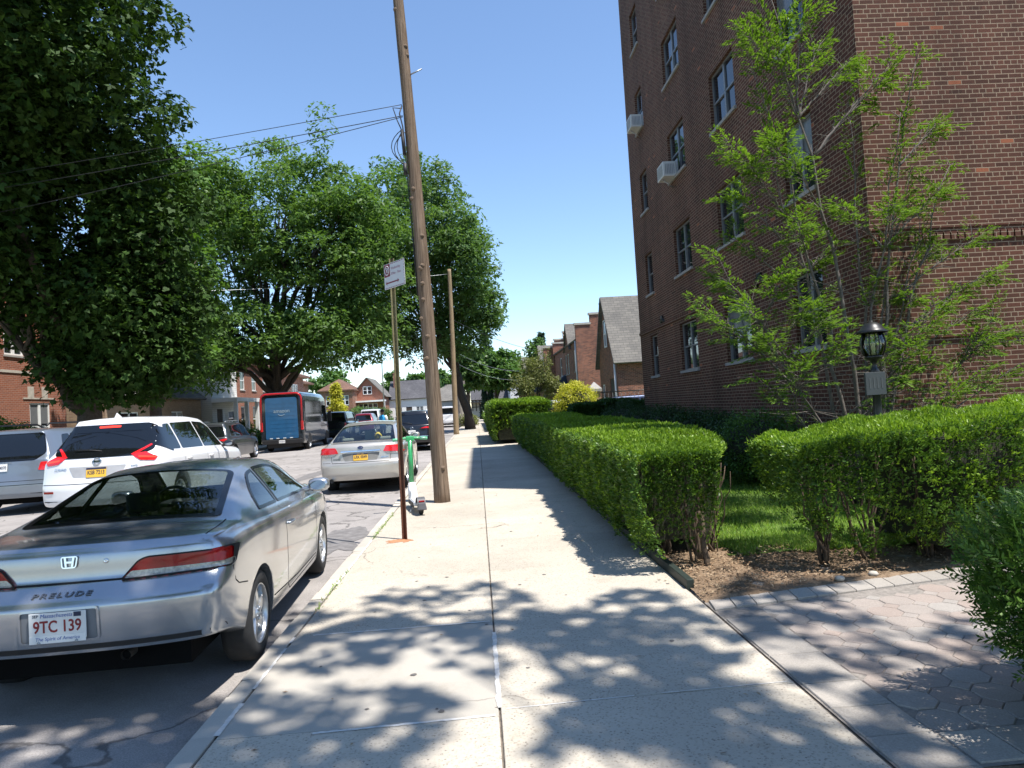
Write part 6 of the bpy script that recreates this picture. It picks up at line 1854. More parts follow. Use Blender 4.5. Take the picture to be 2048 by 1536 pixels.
M_CORE = plain('hedge interior twigs', (.030, .032, .016), .95, var=.5, scale=14, bump=.8)
M_STEM = plain('brown shrub stem', (.10, .07, .045), .9, var=.35, scale=30, bump=.5)
def hedge(name, label, x0f, x1f, y0, y1, hf, nt, ns, leaf, mat, ref=6.0, ends=True, core_y=None, group=None, cat='hedge', bottom=.12, stems=(), seen='L', patchy=0.0, old=None):
    old = M_HEDGED if mat is M_HEDGE else None  # darker leaf tone for the sides, shade painted in
    """clipped hedge running along y; x0f/x1f side faces, hf height; leaf density and size follow the distance"""
    t = thing(name, label, cat, (0, 0, 0), 0, group)
    Ps, Ns = [], []
    def ysamp(n):
        u = RNG.uniform(0, 1, n); a, c = max(3, y0), y1
        return y0 + (a * (c / a) ** u - a) * (y1 - y0) / (c - a)
    y = ysamp(nt); u = RNG.uniform(0, 1, nt); xa, xb = x0f(y), x1f(y); x = xa + (xb - xa) * u
    edge = np.minimum(u, 1 - u) * (xb - xa); drop = .10 * np.exp(-edge / .07) + .10 * np.exp(-(y - y0) / .12)
    z = hf(y) + wob(x, y, 0) * .8 - drop
    Ps.append(np.stack([x, y, z], 1)); sl = np.exp(-edge / .07) * np.where(u < .5, -1, 1)
    Ns.append(unit(np.stack([sl * .8 + RNG.normal(0, .15, nt), -np.exp(-(y - y0) / .12) * .8 + RNG.normal(0, .15, nt), np.ones(nt)], 1)))
    for side, on in (('L', 'L' in seen), ('R', 'R' in seen)):
        if not on: continue
        y = ysamp(ns); v = RNG.uniform(0, 1, ns) ** .8; z = bottom + (hf(y) - bottom) * v
        keep = RNG.uniform(0, 1, ns) < .35 + .65 * np.clip((z - bottom) / .35, 0, 1)
        if patchy: keep &= RNG.uniform(0, 1, ns) < 1 - patchy * (np.sin(5 * y + 3 * z) * np.sin(9 * z + 2 * y) > .25) * np.clip(1.2 - v, 0, 1)
        y, z = y[keep], z[keep]; m = len(y)
        off = wob(0, y, z) + .12 * (1 - np.clip((z - bottom) / .5, 0, 1)) + RNG.uniform(-.02, .05, m)
        x = x0f(y) + off if side == 'L' else x1f(y) - off
        Ps.append(np.stack([x, y, z], 1)); sg = -1 if side == 'L' else 1
        Ns.append(unit(np.stack([np.full(m, sg * 1.0), RNG.normal(0, .25, m), RNG.normal(.45, .25, m)], 1)))
    if ends:
        m = int(ns * .12); u = RNG.uniform(0, 1, m); z = bottom + (hf(np.full(m, y0)) - bottom) * RNG.uniform(0, 1, m) ** .55
        keep = RNG.uniform(0, 1, m) < .25 + .75 * np.clip((z - .3) / .5, 0, 1); u, z = u[keep], z[keep]; m = len(z)
        y = y0 + wob(u * 2, 0 * u, z) + .28 * (1 - np.clip((z - bottom) / .6, 0, 1)) + RNG.uniform(0, .12, m); x = x0f(y) + (x1f(y) - x0f(y)) * u
        Ps.append(np.stack([x, y, z], 1)); Ns.append(unit(np.stack([RNG.normal(0, .3, m), np.full(m, -1.0), RNG.normal(.4, .3, m)], 1)))
    P = np.concatenate(Ps); N = np.concatenate(Ns)
    dist = np.maximum(1, np.linalg.norm(P[:, :2], axis=1) / ref) ** .85
    new = (N[:, 2] > .62) | (RNG.uniform(0, 1, len(P)) < .10 + .16 * (np.sin(4.1 * P[:, 0] + 2.7 * P[:, 1]) * np.sin(6.3 * P[:, 2] + 1.9 * P[:, 1] + 2 * P[:, 0]) > .35))  # upward facing leaves and young tips get the lighter, sunlit tone
    for sel, mm, nm in ((~new, old or mat, 'foliage'), (new, mat, 'lit_new_growth')):
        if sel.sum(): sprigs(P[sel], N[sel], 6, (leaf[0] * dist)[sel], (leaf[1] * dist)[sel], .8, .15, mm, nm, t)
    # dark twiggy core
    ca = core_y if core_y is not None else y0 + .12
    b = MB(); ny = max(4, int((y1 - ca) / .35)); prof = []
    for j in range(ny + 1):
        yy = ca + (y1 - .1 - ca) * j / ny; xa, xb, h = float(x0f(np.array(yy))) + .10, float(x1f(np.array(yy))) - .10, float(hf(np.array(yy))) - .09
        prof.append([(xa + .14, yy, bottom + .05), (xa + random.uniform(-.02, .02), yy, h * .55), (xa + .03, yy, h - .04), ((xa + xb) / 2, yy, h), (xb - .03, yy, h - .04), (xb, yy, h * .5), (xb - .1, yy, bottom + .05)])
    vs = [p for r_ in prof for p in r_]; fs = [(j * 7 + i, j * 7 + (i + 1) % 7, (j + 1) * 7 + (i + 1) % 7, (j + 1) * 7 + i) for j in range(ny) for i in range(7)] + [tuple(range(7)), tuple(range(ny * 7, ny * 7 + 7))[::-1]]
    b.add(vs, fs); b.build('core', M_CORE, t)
    for pts, r in stems:
        b = MB(); b.tube(pts, [r * (1 - .6 * i / (len(pts) - 1)) for i in range(len(pts))], 7)
        b.build('stem', M_STEM, t)
    return t

def stem_bunch(x, y, n, h, spread, r=.022):
    out = []
    for i in range(n):
        a = random.uniform(0, 6.28); d = random.uniform(.3, 1) * spread
        e = Vector((x + d * math.cos(a), y + d * math.sin(a) * .7, h * random.uniform(.75, 1.0))); s_ = Vector((x + random.uniform(-.05, .05), y + random.uniform(-.05, .05), -.03))
        out.append((limb_pts(s_, e, 6, 0, .25), r * random.uniform(.55, 1.0)))
    return out

xr = lambda y: np.interp(y, [6.2, 6.5, 7.5, 9.5, 12, 30], [2.12, 2.26, 2.70, 3.10, 3.25, 3.25])
xl = lambda y: np.interp(y, [6.2, 6.5, 9, 17, 30], [1.44, 1.36, 1.36, 1.50, 1.48])
hh1 = lambda y: 1.10 + .02 * np.sin(y * .9) + 0 * y
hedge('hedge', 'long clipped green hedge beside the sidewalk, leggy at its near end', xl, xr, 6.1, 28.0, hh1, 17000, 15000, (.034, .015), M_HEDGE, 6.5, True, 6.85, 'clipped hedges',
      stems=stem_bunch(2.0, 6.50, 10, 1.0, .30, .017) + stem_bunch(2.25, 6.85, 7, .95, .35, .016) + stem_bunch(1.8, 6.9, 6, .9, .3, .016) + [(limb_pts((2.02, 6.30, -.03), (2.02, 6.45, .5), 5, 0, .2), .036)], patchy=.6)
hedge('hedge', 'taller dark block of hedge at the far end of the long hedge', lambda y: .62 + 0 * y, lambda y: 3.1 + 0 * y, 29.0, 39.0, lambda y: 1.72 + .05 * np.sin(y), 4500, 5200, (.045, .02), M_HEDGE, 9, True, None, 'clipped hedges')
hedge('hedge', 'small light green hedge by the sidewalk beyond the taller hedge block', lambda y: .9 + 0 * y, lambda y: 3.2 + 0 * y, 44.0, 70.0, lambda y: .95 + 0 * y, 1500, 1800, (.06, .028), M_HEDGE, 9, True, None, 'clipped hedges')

# right hedge runs across (build along y, then turned): local y -> world x
def turned(label, x0, x1, yf, yb, hf, nt, ns, leaf, mat, stems, core=None, ref=6.0, patchy=.5, group='clipped hedges', name='hedge', cat='hedge'):
    t = hedge(name, label, lambda y: -yb + 0 * y, lambda y: -yf + .12 * np.sin(y * 2) + 0 * y, x0, x1, hf, nt, ns, leaf, mat, ref, True, core, group, cat, stems=(), seen='R', patchy=patchy)
    t.rotation_euler = (0, 0, R(-90))            # (x,y) -> (y,-x)
    for pts, r in stems:
        b = MB(); b.tube([(-p[1], p[0], p[2]) for p in pts], [r * (1 - .6 * i / (len(pts) - 1)) for i in range(len(pts))], 7); b.build('stem', M_STEM, t)
    return t
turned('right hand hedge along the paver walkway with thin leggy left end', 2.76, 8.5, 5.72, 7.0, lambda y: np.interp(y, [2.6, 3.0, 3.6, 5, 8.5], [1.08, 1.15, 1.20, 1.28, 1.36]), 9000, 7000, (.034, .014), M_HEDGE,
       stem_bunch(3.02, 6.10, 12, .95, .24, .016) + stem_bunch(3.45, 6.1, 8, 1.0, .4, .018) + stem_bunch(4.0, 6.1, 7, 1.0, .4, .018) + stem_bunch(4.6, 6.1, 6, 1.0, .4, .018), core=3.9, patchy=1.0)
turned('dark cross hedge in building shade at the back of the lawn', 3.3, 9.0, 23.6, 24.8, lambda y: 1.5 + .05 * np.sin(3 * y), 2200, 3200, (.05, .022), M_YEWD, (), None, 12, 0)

def shrub(name, label, c, r, nclump, per, leaf, mat, group=None, cat='shrub', clump=.22, stems=5, up=.5, sq=2.0):
    cx_, cy_, cz = c
    t = thing(name, label, cat, (cx_, cy_, 0), 0, group)
    d = rdir(nclump); d = np.sign(d) * np.abs(d) ** (2 / sq); d = d / np.maximum(1e-6, (np.abs(d) ** sq).sum(1, keepdims=True) ** (1 / sq))
    P = np.array([0, 0, cz]) + d * RNG.uniform(.72, 1.0, (nclump, 1)) * np.array(r)
    P = P[P[:, 2] > .08]
    C, A, B, L, Wd = sprays(P, np.full(len(P), clump) * RNG.uniform(.7, 1.2, len(P)), per, leaf[0], leaf[1], up=up)
    leaf_mesh('foliage', C, A, B, L, Wd, mat, parent=t)
    b = MB(); b.lathe([(0, max(.02, cz - r[2] * .9)), (min(r[0], r[1]) * .6, cz - r[2] * .5), (min(r[0], r[1]) * .76, cz), (min(r[0], r[1]) * .55, cz + r[2] * .55), (0, cz + r[2] * .78)], 14); b.v = [(v[0] * r[0] / min(r[0], r[1]), v[1] * r[1] / min(r[0], r[1]), v[2]) for v in b.v]
    b.build('core', M_CORE, t)
    for i in range(stems):
        q = MB(); a = 6.28 * i / max(1, stems); q.tube(limb_pts((.06 * math.cos(a), .06 * math.sin(a), -.02), (r[0] * .5 * math.cos(a), r[1] * .5 * math.sin(a), cz + r[2] * .3), 4, 0, .2), [.025, .02, .016, .012, .008], 6); q.build('stem', M_STEM, t)
    return t
# foundation shrubs along the apartment house
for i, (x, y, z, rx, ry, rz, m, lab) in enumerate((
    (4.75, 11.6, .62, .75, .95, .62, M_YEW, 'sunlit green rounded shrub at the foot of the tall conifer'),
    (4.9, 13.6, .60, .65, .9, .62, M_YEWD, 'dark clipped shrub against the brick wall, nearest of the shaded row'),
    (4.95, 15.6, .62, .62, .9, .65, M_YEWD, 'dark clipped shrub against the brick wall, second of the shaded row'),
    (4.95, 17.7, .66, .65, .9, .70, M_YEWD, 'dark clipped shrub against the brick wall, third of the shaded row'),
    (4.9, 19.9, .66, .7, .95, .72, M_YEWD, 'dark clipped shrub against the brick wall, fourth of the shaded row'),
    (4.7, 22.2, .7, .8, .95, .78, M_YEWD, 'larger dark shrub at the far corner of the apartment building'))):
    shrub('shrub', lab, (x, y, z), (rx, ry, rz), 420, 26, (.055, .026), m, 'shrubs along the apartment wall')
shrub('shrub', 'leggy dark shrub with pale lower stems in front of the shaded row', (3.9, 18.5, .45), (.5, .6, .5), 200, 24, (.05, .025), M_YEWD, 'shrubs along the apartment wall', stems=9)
gp = at(1152, 800, 30.3)
shrub('golden_shrub', 'bright golden yellow shrub beside the capped gate pillar', (gp.x, 30.3, 1.3), (1.0, .9, 1.15), 420, 26, (.09, .05), M_GOLD)
bp = at(12, 860, 21.5)
shrub('shrub', 'bright green rounded bush at the left edge by the brick house', (bp.x - .3, 21.5, 1.0), (1.1, 1.1, 1.15), 420, 26, (.11, .055), M_MAPLE2)
for i, (px, Y, rr, h, lab, m) in enumerate(((722, 88, 2.4, 2.4, 'green bush before the far red gabled house, left one', M_FARG), (757, 92, 1.9, 2.2, 'green bush before the far red gabled house, right one', M_FARG), (478, 47, .8, 1.5, 'reddish green small bush by the orange brick house', M_OLIVE), (505, 46, .9, .8, 'low light green bush behind the dark grey crossover', M_MAPLE2), (655, 66, 1.1, .9, 'small green bush at the foot of the yellow tree', M_FARG), (1000, 75, 1.3, .9, 'pale green bush at the bend of the sidewalk', M_HEDGE), (935, 62, .7, .9, 'small weedy bush at the foot of the third pole', M_OLIVE))):
    q = at(px, 830, Y); shrub('shrub', lab, (q.x, Y, h * .5), (rr, rr, h * .55), 150, 26, (.16 + Y * .001, .09), m, clump=.4, stems=0)

# foreground yew: outward sprays with two ranked needles
def yew(label, c, r):
    t = thing('yew_bush', label, 'bush', (c[0], c[1], 0))
    n = 3800; d = rdir(n); s = 3.2
    d = d / (np.abs(d) ** s).sum(1, keepdims=True) ** (1 / s)
    P = np.array([0, 0, c[2]]) + d * np.array(r) * RNG.uniform(.55, 1.0, (n, 1)) ** .5
    P[:, :2] *= (.72 + .28 * np.clip(P[:, 2:3] / .7, 0, 1))
    P = P[P[:, 2] > .04]; n = len(P)
    Dn = unit(P - np.array([0, 0, c[2] - .1])); D = unit(Dn * .9 + rdir(n) * .55 + np.array([0, 0, .35]))
    k = 14; L = RNG.uniform(.08, .14, n)
    idx = np.repeat(np.arange(n), k); u = np.tile((np.arange(k) // 2) / (k // 2), n); sg = np.tile(np.where(np.arange(k) % 2 == 0, 1, -1), n)
    S = unit(np.cross(D, rdir(n)))[idx]; Dd = D[idx]
    C = P[idx] + Dd * (u * L[idx])[:, None]
    A = unit(Dd * .75 + S * sg[:, None] * .7 + rdir(len(C)) * .4); B = unit(np.cross(A, np.cross(Dd, S) + rdir(len(C)) * .3))
    leaf_mesh('foliage', C, A, B, RNG.uniform(.036, .056, len(C)) * (1.05 - .35 * u), np.full(len(C), .0118), M_YEW, fold=.1, parent=t)
    b = MB()
    for i in range(500):
        j = random.randrange(n); p = Vector(P[j]) * .93; q = p + Vector(D[j]) * float(L[j]) * .5; a = Vector((p.x * .45, p.y * .45, p.z * .75))
        b.tube([a, p, q], [.006, .004, .0015], 4, cap=False)
    b.build('twigs', M_STEM, t)
    for i in range(7):
        a = 6.28 * i / 7; q = MB(); q.tube(limb_pts((.06 * math.cos(a), .06 * math.sin(a), -.02), (r[0] * .5 * math.cos(a), r[1] * .5 * math.sin(a), c[2] + r[2] * .5), 5, 0, .2), [.028, .024, .02, .016, .012, .008], 6); q.build('stem', M_STEM, t)
    b = MB(); b.lathe([(0, .2), (.36, .3), (.52, .62), (.46, .82), (0, .92)], 14); b.build('core', M_CORE, t)
    return t
yew('dark needle leaved yew bush at the right edge in the foreground', (3.14, 2.86, .55), (.90, .72, .50))

# wispy conifer against the building corner
def wispy(label, base, tips):
    t = thing('conifer', label, 'tree', base)
    o = Vector(base); br = MB(); CC, AA, BB, LL, WW = [], [], [], [], []
    def spray_at(p, d, ln, n):
        d = Vector(d).normalized(); s = d.cross(Vector((0, 0, 1))); s = s.normalized() if s.length > .05 else Vector((1, 0, 0))
        for i in range(n):
            u = random.random(); sg_ = random.choice((-1, 1)); w = (1 - .75 * u) * ln * .42 * random.uniform(.1, 1)
            pos = p + d * (u * ln) + s * sg_ * w + Vector((0, 0, -.22 * w - .1 * u * u * ln + random.uniform(-.01, .01)))
            a = (d * .8 + s * sg_ * .8 + Vector((0, 0, random.uniform(-.45, .1))) + Vector((random.uniform(-.25, .25), random.uniform(-.25, .25), random.uniform(-.2, .2)))).normalized()
            bb = a.cross(Vector((random.uniform(-.4, .4), random.uniform(-.4, .4), 1))).normalized()
            CC.append(pos); AA.append(a); BB.append(bb); LL.append(random.uniform(.045, .08)); WW.append(random.uniform(.014, .022))
    lead = []
    def branch(s_, e, r0, bow, lead_=False):
        L = (e - s_).length; n = 12
        mid = (s_ + e) / 2 + Vector((0, 0, bow * L)) + Vector((random.uniform(-1, 1), random.uniform(-1, 1), 0)) * .05 * L
        if lead_: mid = s_ + Vector(((e.x - s_.x) * .38, (e.y - s_.y) * .4, (e.z - s_.z) * .52))
        pts = []
        for i in range(n + 1):
            u = i / n
            pts.append(s_ * (1 - u) ** 2 + mid * 2 * u * (1 - u) + e * u * u + Vector((random.uniform(-1, 1), random.uniform(-1, 1), random.uniform(-1, 1))) * .010 * L * (0 < i < n))
        br.tube(pts, [r0 * (1 - .85 * i / n) for i in range(n + 1)], 6)
        if lead_: lead.append(pts)
        for i in range(3, n + 1):
            for rep in range(2 if not lead_ else 3):
                p = pts[i]; d = (pts[i] - pts[i - 1]).normalized()
                q = (d * random.uniform(.5, 1.0) + Vector((random.uniform(-1, 1), random.uniform(-1, 1), random.uniform(-.45, .45))) * .8).normalized()
                ln = random.uniform(.16, .46) * (1.1 - .03 * i)
                tw = [p, p + q * ln * .5 + Vector((0, 0, .02)), p + q * ln + Vector((0, 0, -.03))]
                br.tube(tw, [.005, .0035, .0016], 4, cap=False)
                if i >= 9 or (i >= 6 and random.random() < .5) or random.random() < .06:
                    spray_at(p + (tw[1] - p) * .4, tw[2] - tw[1], ln * 1.1, int(58 * ln / .3))
        spray_at(pts[-2], pts[-1] - pts[-2], .42, 70); spray_at(pts[-3], pts[-2] - pts[-3], .42, 56)
    for k in LEADERS:
        e = Vector(tips[k]) - o
        branch(Vector((random.uniform(-.16, .16), random.uniform(-.14, .14), -.05)), e, .012 + .0034 * e.length, 0, True)
    for k, tp in enumerate(tips):
        if k in LEADERS: continue
        e = Vector(tp) - o; best = None
        for pts in lead:
            for j in range(1, 10):
                p = pts[j]; h = math.hypot(p.x - e.x, p.y - e.y); want = e.z - .75 * h
                c = abs(p.z - want) + .35 * h
                if best is None or c < best[0]: best = (c, p)
        branch(best[1].copy(), e, .009 + .0055 * (e - best[1]).length, .04)
    # short dead lower twigs
    for i in range(150):
        pts = random.choice(lead); p = pts[random.randint(1, 6)]; a = random.uniform(0, 6.28); ln = random.uniform(.3, 1.0)
        q = p + Vector((math.cos(a), math.sin(a) * .7, random.uniform(-.2, .5))) * ln
        br.tube([p, (p + q) / 2 + Vector((0, 0, -.04)), q], [.006, .004, .0015], 4, cap=False)
    leaf_mesh('crown', *[np.array([tuple(v) for v in X]) for X in (CC, AA, BB)], np.array(LL), np.array(WW), M_LIME, parent=t)
    br.build('trunk', M_BARKG, t)
    return t
TIPS = []; LEADERS = (0, 3, 5, 6, 7, 9, 10, 14, 20, 23, 27, 34)
for px, py, Y in ((1540, -10, 8.6), (1500, 75, 8.4), (1640, 90, 8.9), (1700, 240, 9.2), (1760, 165, 8.7), (1832, 118, 8.6), (1800, 235, 8.5), (1820, 345, 8.7), (1456, 285, 8.3), (1508, 150, 8.5), (1520, 225, 8.7),
                  (1545, 290, 8.2), (1480, 400, 8.3), (1470, 480, 8.6), (1440, 520, 8.1), (1405, 608, 7.9), (1460, 660, 8.2), (1440, 560, 8.8), (1500, 620, 7.9), (1540, 690, 7.8), (1520, 760, 7.9), (1600, 740, 7.7), (1880, 385, 8.7), (1900, 330, 8.9),
                  (1945, 480, 8.7), (1975, 545, 8.6), (1930, 570, 8.9), (1985, 640, 8.5), (2008, 665, 8.5), (1960, 690, 8.2), (2015, 745, 8.4), (1940, 760, 8.0), (1880, 620, 8.3), (1860, 500, 9.0), (1840, 440, 8.8), (1780, 420, 8.3), (1690, 420, 8.4), (1600, 460, 8.2), (1850, 720, 7.9), (1900, 790, 7.9), (1790, 760, 7.8), (1560, 560, 8.0), (1620, 620, 7.9), (1640, 520, 8.9), (1820, 600, 8.8), (1600, 30, 8.7), (1560, 110, 8.5), (1530, 40, 8.6), (1700, 120, 9.0), (1780, 130, 8.8), (1500, 330, 8.4), (1590, 330, 8.3), (1870, 250, 8.8), (1860, 650, 8.0), (1820, 700, 7.8), (1760, 680, 7.9), (1680, 700, 7.8), (1640, 650, 8.0), (1950, 620, 8.4)):
    p = at(px, py, Y); TIPS.append((p.x, min(Y, 9.3), p.z))
wispy('tall wispy conifer with bare grey branches against the apartment corner', (5.0, 8.75, 0), TIPS)

# ---- street trees
def E3(c, r, w=1): return (c, r, w)
tree('maple_tree', 'huge dark dense maple filling the upper left of the picture', (-11.7, 21.5, 0), 4.2, .42,
     [E3((-12.7, 17.0, 13.6), (5.5, 5.2, 4.9), 1.9), E3((-13.2, 18.5, 10.0), (5.2, 4.4, 3.2), .9), E3((-12.4, 20.6, 8.0), (4.9, 3.2, 3.6), 1.0), E3((-10.2, 20.8, 5.2), (2.3, 2.2, 2.8), .6), E3((-10.3, 21, 3.8), (2.0, 1.6, 1.2), .3), E3((-16.5, 19.5, 11.0), (4.0, 4.0, 5.0), .7), E3((-13.6, 17.3, 7.6), (2.8, 2.2, 2.1), .55)],
     1250, .92, 100, (.175, .13), M_MAPLE, M_BARK, star=True, nlimb=12, up=.7, hang=.25, group='street trees', inner=.45)
tree('maple_tree', 'lighter green maple squeezed between the huge dark maple and the oak', (-12.9, 28.5, 0), 3.5, .3,
     [E3((-12.4, 28.0, 8.4), (2.0, 2.6, 4.6), 1), E3((-12.2, 28, 5.5), (2.0, 2.4, 2.1), .6)], 230, .85, 80, (.26, .19), M_MAPLE2, M_BARK, star=True, nlimb=9, up=.7, hang=.2, group='street trees', inner=.5)
tree('oak_tree', 'broad pin oak with thick dark trunk standing behind the delivery van', (-12.0, 42.0, 0), 6.0, .46,
     [E3((-11.3, 41, 13.4), (5.0, 4.6, 4.9), 1.4), E3((-14.6, 41.5, 11.0), (3.2, 4.0, 5.0), .8), E3((-8.0, 40.5, 10.9), (3.2, 4.0, 5.6), 1.0), E3((-5.9, 41, 10.0), (2.9, 3.4, 5.2), .8), E3((-14.5, 40, 14.5), (2.5, 3, 3.0), .5), E3((-6.0, 41.5, 13.0), (2.4, 3, 3.2), .5), E3((-12.4, 39.8, 6.6), (5.4, 3.4, 1.7), .8), E3((-8.6, 40.0, 6.0), (3.0, 3.2, 1.9), .5), E3((-15.2, 39.0, 5.2), (2.6, 2.6, 1.7), .4)],
     1080, .82, 74, (.30, .13), M_OAK, M_BARK, nlimb=26, up=.75, hang=.05, group='street trees', inner=.45, flat=.5,
     extra=[(-8.1, 40, 18.3), (-8.05, 40, 19.3), (-8.2, 40, 17.4)])
tree('oak_tree', 'second oak leaning over the street, its crown behind both wooden poles', (-.62, 52.5, 0), 8.0, .34,
     [E3((-3.6, 47.5, 14.2), (4.3, 4.6, 5.2), 1.4), E3((-7.0, 50.5, 11.5), (3.6, 3.8, 6.0), 1.1), E3((-.6, 47.5, 11.8), (2.3, 4.2, 3.8), .9), E3((-3.0, 50.0, 7.2), (4.4, 3.4, 2.2), .6), E3((.6, 51, 9.0), (1.5, 3.0, 2.2), .35)],
     800, .86, 72, (.33, .145), M_OAK2, M_BARK, nlimb=24, up=.75, hang=.05, group='street trees', inner=.45, lean=(-1.6, -.4), flat=.5)
# the tree behind the camera whose shade dapples the pavement
tree('shade_tree', 'open crowned street tree whose dappled shade falls on the near sidewalk', (5.6, -4.2, 0), 7.5, .28,
     [E3((4.2, .9, 12.0), (3.9, 2.7, 1.8), 1.3), E3((1.6, .8, 12.0), (2.6, 2.3, 1.6), .8), E3((6.8, -.4, 11.5), (2.2, 2.0, 1.8), .5), E3((3.0, -2.4, 12.4), (4.2, 2.2, 1.6), .7)],
     118, .48, 26, (.20, .15), M_MAPLE, M_BARK, star=True, nlimb=22, up=1.0, hang=.1, group='street trees', inner=.2, flat=.5)

for lab, b_, th, ells, m in (('broad unseen street tree added behind the viewpoint on the near kerb to cut sky light, mirrored in the coupe', (-.4, -11.5, 0), 5.5, [E3((-1.5, -10.5, 10.5), (5.0, 4.6, 3.6), 1), E3((2.5, -9, 11.5), (3.0, 3.5, 2.6), .5)], M_OAK),
                             ('broad unseen street tree added behind the viewpoint across the street to cut sky light, mirrored in the coupe', (-13.4, -3.5, 0), 5.0, [E3((-11.5, -3.5, 10.0), (5.0, 5.0, 4.2), 1), E3((-13, -2, 6), (4, 4, 2.2), .5)], M_MAPLE2)):
    tree('shade_tree', lab, b_, th, .34, ells, 260, 1.0, 40, (.42, .26), m, M_BARK, nlimb=10, up=.7, group='street trees', inner=.3, flat=.6)  # unseen canopies added to block sky fill and deepen the near shade

# ---- far trees
def far_tree(label, px, py_top, py_bot, wpx, Y, mat, name='tree', n=70, leaf=.5, trunk=True, group='trees at the end of the street', zb=None):
    top = at(px, py_top, Y); w = wpx / FPX * Y / 2; zt = top.z; z0 = at(px, py_bot, Y).z if zb is None else zb
    cz = (zt + z0) / 2; rz = (zt - z0) / 2
    return tree(name, label, (top.x, Y, 0), max(1.2, z0 + rz * .4), .22 + w * .02, [E3((top.x, Y, cz), (w * .82, w * .8, rz * .85), 1), E3((top.x + w * .2, Y - w * .2, cz - rz * .3), (w * .8, w * .7, rz * .5), .6)], n, max(.5, w * .24), 55, (leaf, leaf * .6), mat, M_BARK, nlimb=6, group=group, twig=False, up=.7)
far_tree('round dark green tree right of the third pole at the street end', 985, 690, 785, 105, 80, M_FARG, n=150, leaf=.55)
far_tree('lighter tree hanging behind the third pole, left of the round tree', 930, 668, 790, 80, 74, M_OAK2, n=110, leaf=.5)
far_tree('distant pale tree peeking over the grey roofs by the round tree', 1030, 700, 770, 46, 110, M_OAK2, n=50, leaf=.7)
far_tree('distant tree between the red gable and the grey chimney house', 785, 742, 800, 48, 135, M_FARG, n=60, leaf=.8)
far_tree('distant tree over the far grey house left of the near pole', 835, 740, 800, 56, 132, M_FARG, n=60, leaf=.8)
far_tree('distant dark tree behind the far orange roofed house', 655, 735, 800, 90, 128, M_FARG, n=80, leaf=.8)
far_tree('distant tree behind the tan pole and low grey house', 880, 735, 800, 60, 128, M_FARG, n=60, leaf=.8)
far_tree('feathery tree rising above the olive tree by the row houses', 1068, 664, 745, 36, 72, M_FARG, n=46, leaf=.36)
tree('olive_tree', 'soft olive green small tree in front of the brick row houses', (at(1070, 800, 40).x, 40, 0), 1.7, .10,
     [E3((at(1078, 735, 40).x, 40, at(1078, 742, 40).z), (1.05, 1.0, 1.35), 1), E3((at(1048, 770, 40).x, 39.6, at(1048, 772, 40).z), (.75, .8, .8), .7), E3((at(1100, 765, 40).x, 40, at(1100, 768, 40).z), (.6, .7, .9), .5)], 150, .34, 60, (.15, .055), M_OLIVE, M_BARK, nlimb=12, inner=.2, flat=.8, up=.3, hang=.3)
def spruce(label, px, pyt, Y, wpx, z0, mat, name='spruce_tree', gap=.9, group=None, leaf=.45):
    p = at(px, pyt, Y); H = p.z; w = wpx / FPX * Y / 2
    t = thing(name, label, 'tree', (p.x, Y, 0), 0, group); P = []; 
    z = z0
    while z < H:
        u = (H - z) / (H - z0); rr = w * u; m = max(4, int(10 * u))
        for i in range(m):
            a = random.uniform(0, 6.28)
            for s_ in np.linspace(.25, 1, max(2, int(4 * u))): P.append((rr * s_ * math.cos(a), rr * s_ * math.sin(a), z - .18 * rr * s_ + random.uniform(-.1, .1)))
        z += gap * (.4 + .6 * u)
    P = np.array(P); C, A, B, L, Wd = sprays(P, np.full(len(P), w * .16 + .12), 34, leaf, leaf * .35, up=.6, hang=.3, flat=.4)
    leaf_mesh('crown', C, A, B, L, Wd, mat, parent=t)
    b = MB(); b.tube([(0, 0, -.1), (0, 0, H * .97)], [.05 + w * .06, .02], 8); b.build('trunk', M_BARK, t)
spruce('dark pointed spruce above the round tree at the street end', 968, 640, 92, 44, 5, M_SPRUCE)
spruce('dark evergreen tip rising over the row house roofs', 1082, 668, 90, 34, 5, M_SPRUCE)
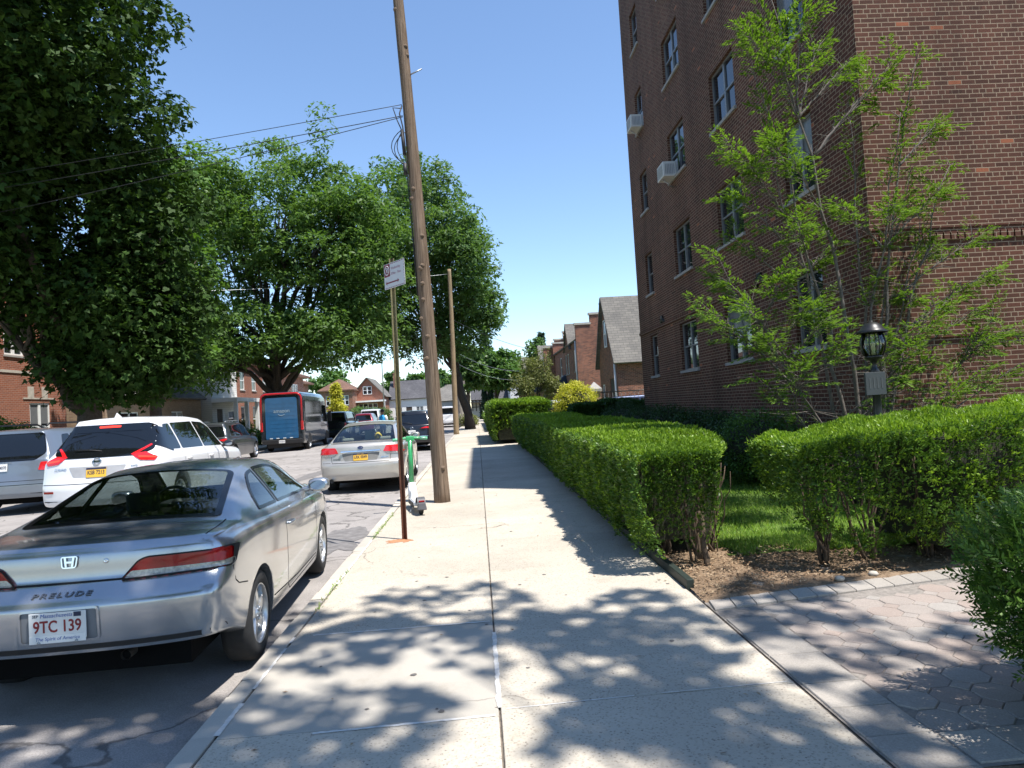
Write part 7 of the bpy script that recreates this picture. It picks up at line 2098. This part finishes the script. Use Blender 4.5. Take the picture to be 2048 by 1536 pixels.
spruce('golden yellow cone shaped tree in a front yard beyond the pickup', 671, 768, 68, 50, .4, M_GOLD, 'golden_tree', .5, None, .34)
for i, px in enumerate((968, 981)): spruce(('left', 'right')[i] + ' one of two slim dark arborvitae by the timbered house', px, 771 + i * 2, 92, 17, .2, M_SPRUCE, 'arborvitae', .4, 'arborvitae pair', .3)
# weeds in the curb joint
n = 260; yy = np.concatenate([RNG.uniform(9.0, 11.2, 170), RNG.uniform(5.8, 7.2, 90)]); n = len(yy)
C = np.stack([-1.432 + RNG.normal(0, .014, n), yy, np.full(n, -.004)], 1); A = unit(np.stack([RNG.normal(0, .7, n), RNG.normal(0, .7, n), np.ones(n) * .7], 1)); B = unit(np.cross(A, rdir(n)))
tag(leaf_mesh('weeds', C, A, B, RNG.uniform(.02, .05, n), RNG.uniform(.005, .010, n), M_GRASS), 'tiny green weeds growing in the curb joint near the sign post', None, kind='stuff')

# a little litter on the flags
n = 70; C = np.stack([RNG.uniform(-1.4, 1.6, n), 2.6 + 9 * RNG.uniform(0, 1, n) ** 1.6, np.full(n, .006)], 1)
A = unit(np.stack([RNG.normal(0, 1, n), RNG.normal(0, 1, n), RNG.normal(0, .15, n)], 1)); B = unit(np.cross(np.array([0, 0, 1.0]) + RNG.normal(0, .2, (n, 3)), A))
tag(leaf_mesh('litter', C, A, B, RNG.uniform(.012, .045, n), RNG.uniform(.008, .02, n), M_LIT), 'small dry leaf bits scattered on the sidewalk', None, kind='stuff')
for i in range(46):
    x, y = random.uniform(-1.35, 1.55), 2.6 + 12 * random.random() ** 1.4; r = random.uniform(.008, .02)
    b = MB() if i == 0 else b
    b.add([(x, y, .0028)] + [(x + r * random.uniform(.7, 1.2) * math.cos(6.283 * k / 10), y + r * random.uniform(.7, 1.2) * math.sin(6.283 * k / 10), .0028) for k in range(10)], [(0, k + 1, (k + 1) % 10 + 1) for k in range(10)])
g = b.build('gum_spots', plain('old chewing gum', (.13, .12, .11), .8)); tag(g, 'dark flattened gum spots dotted over the sidewalk', None, kind='stuff')
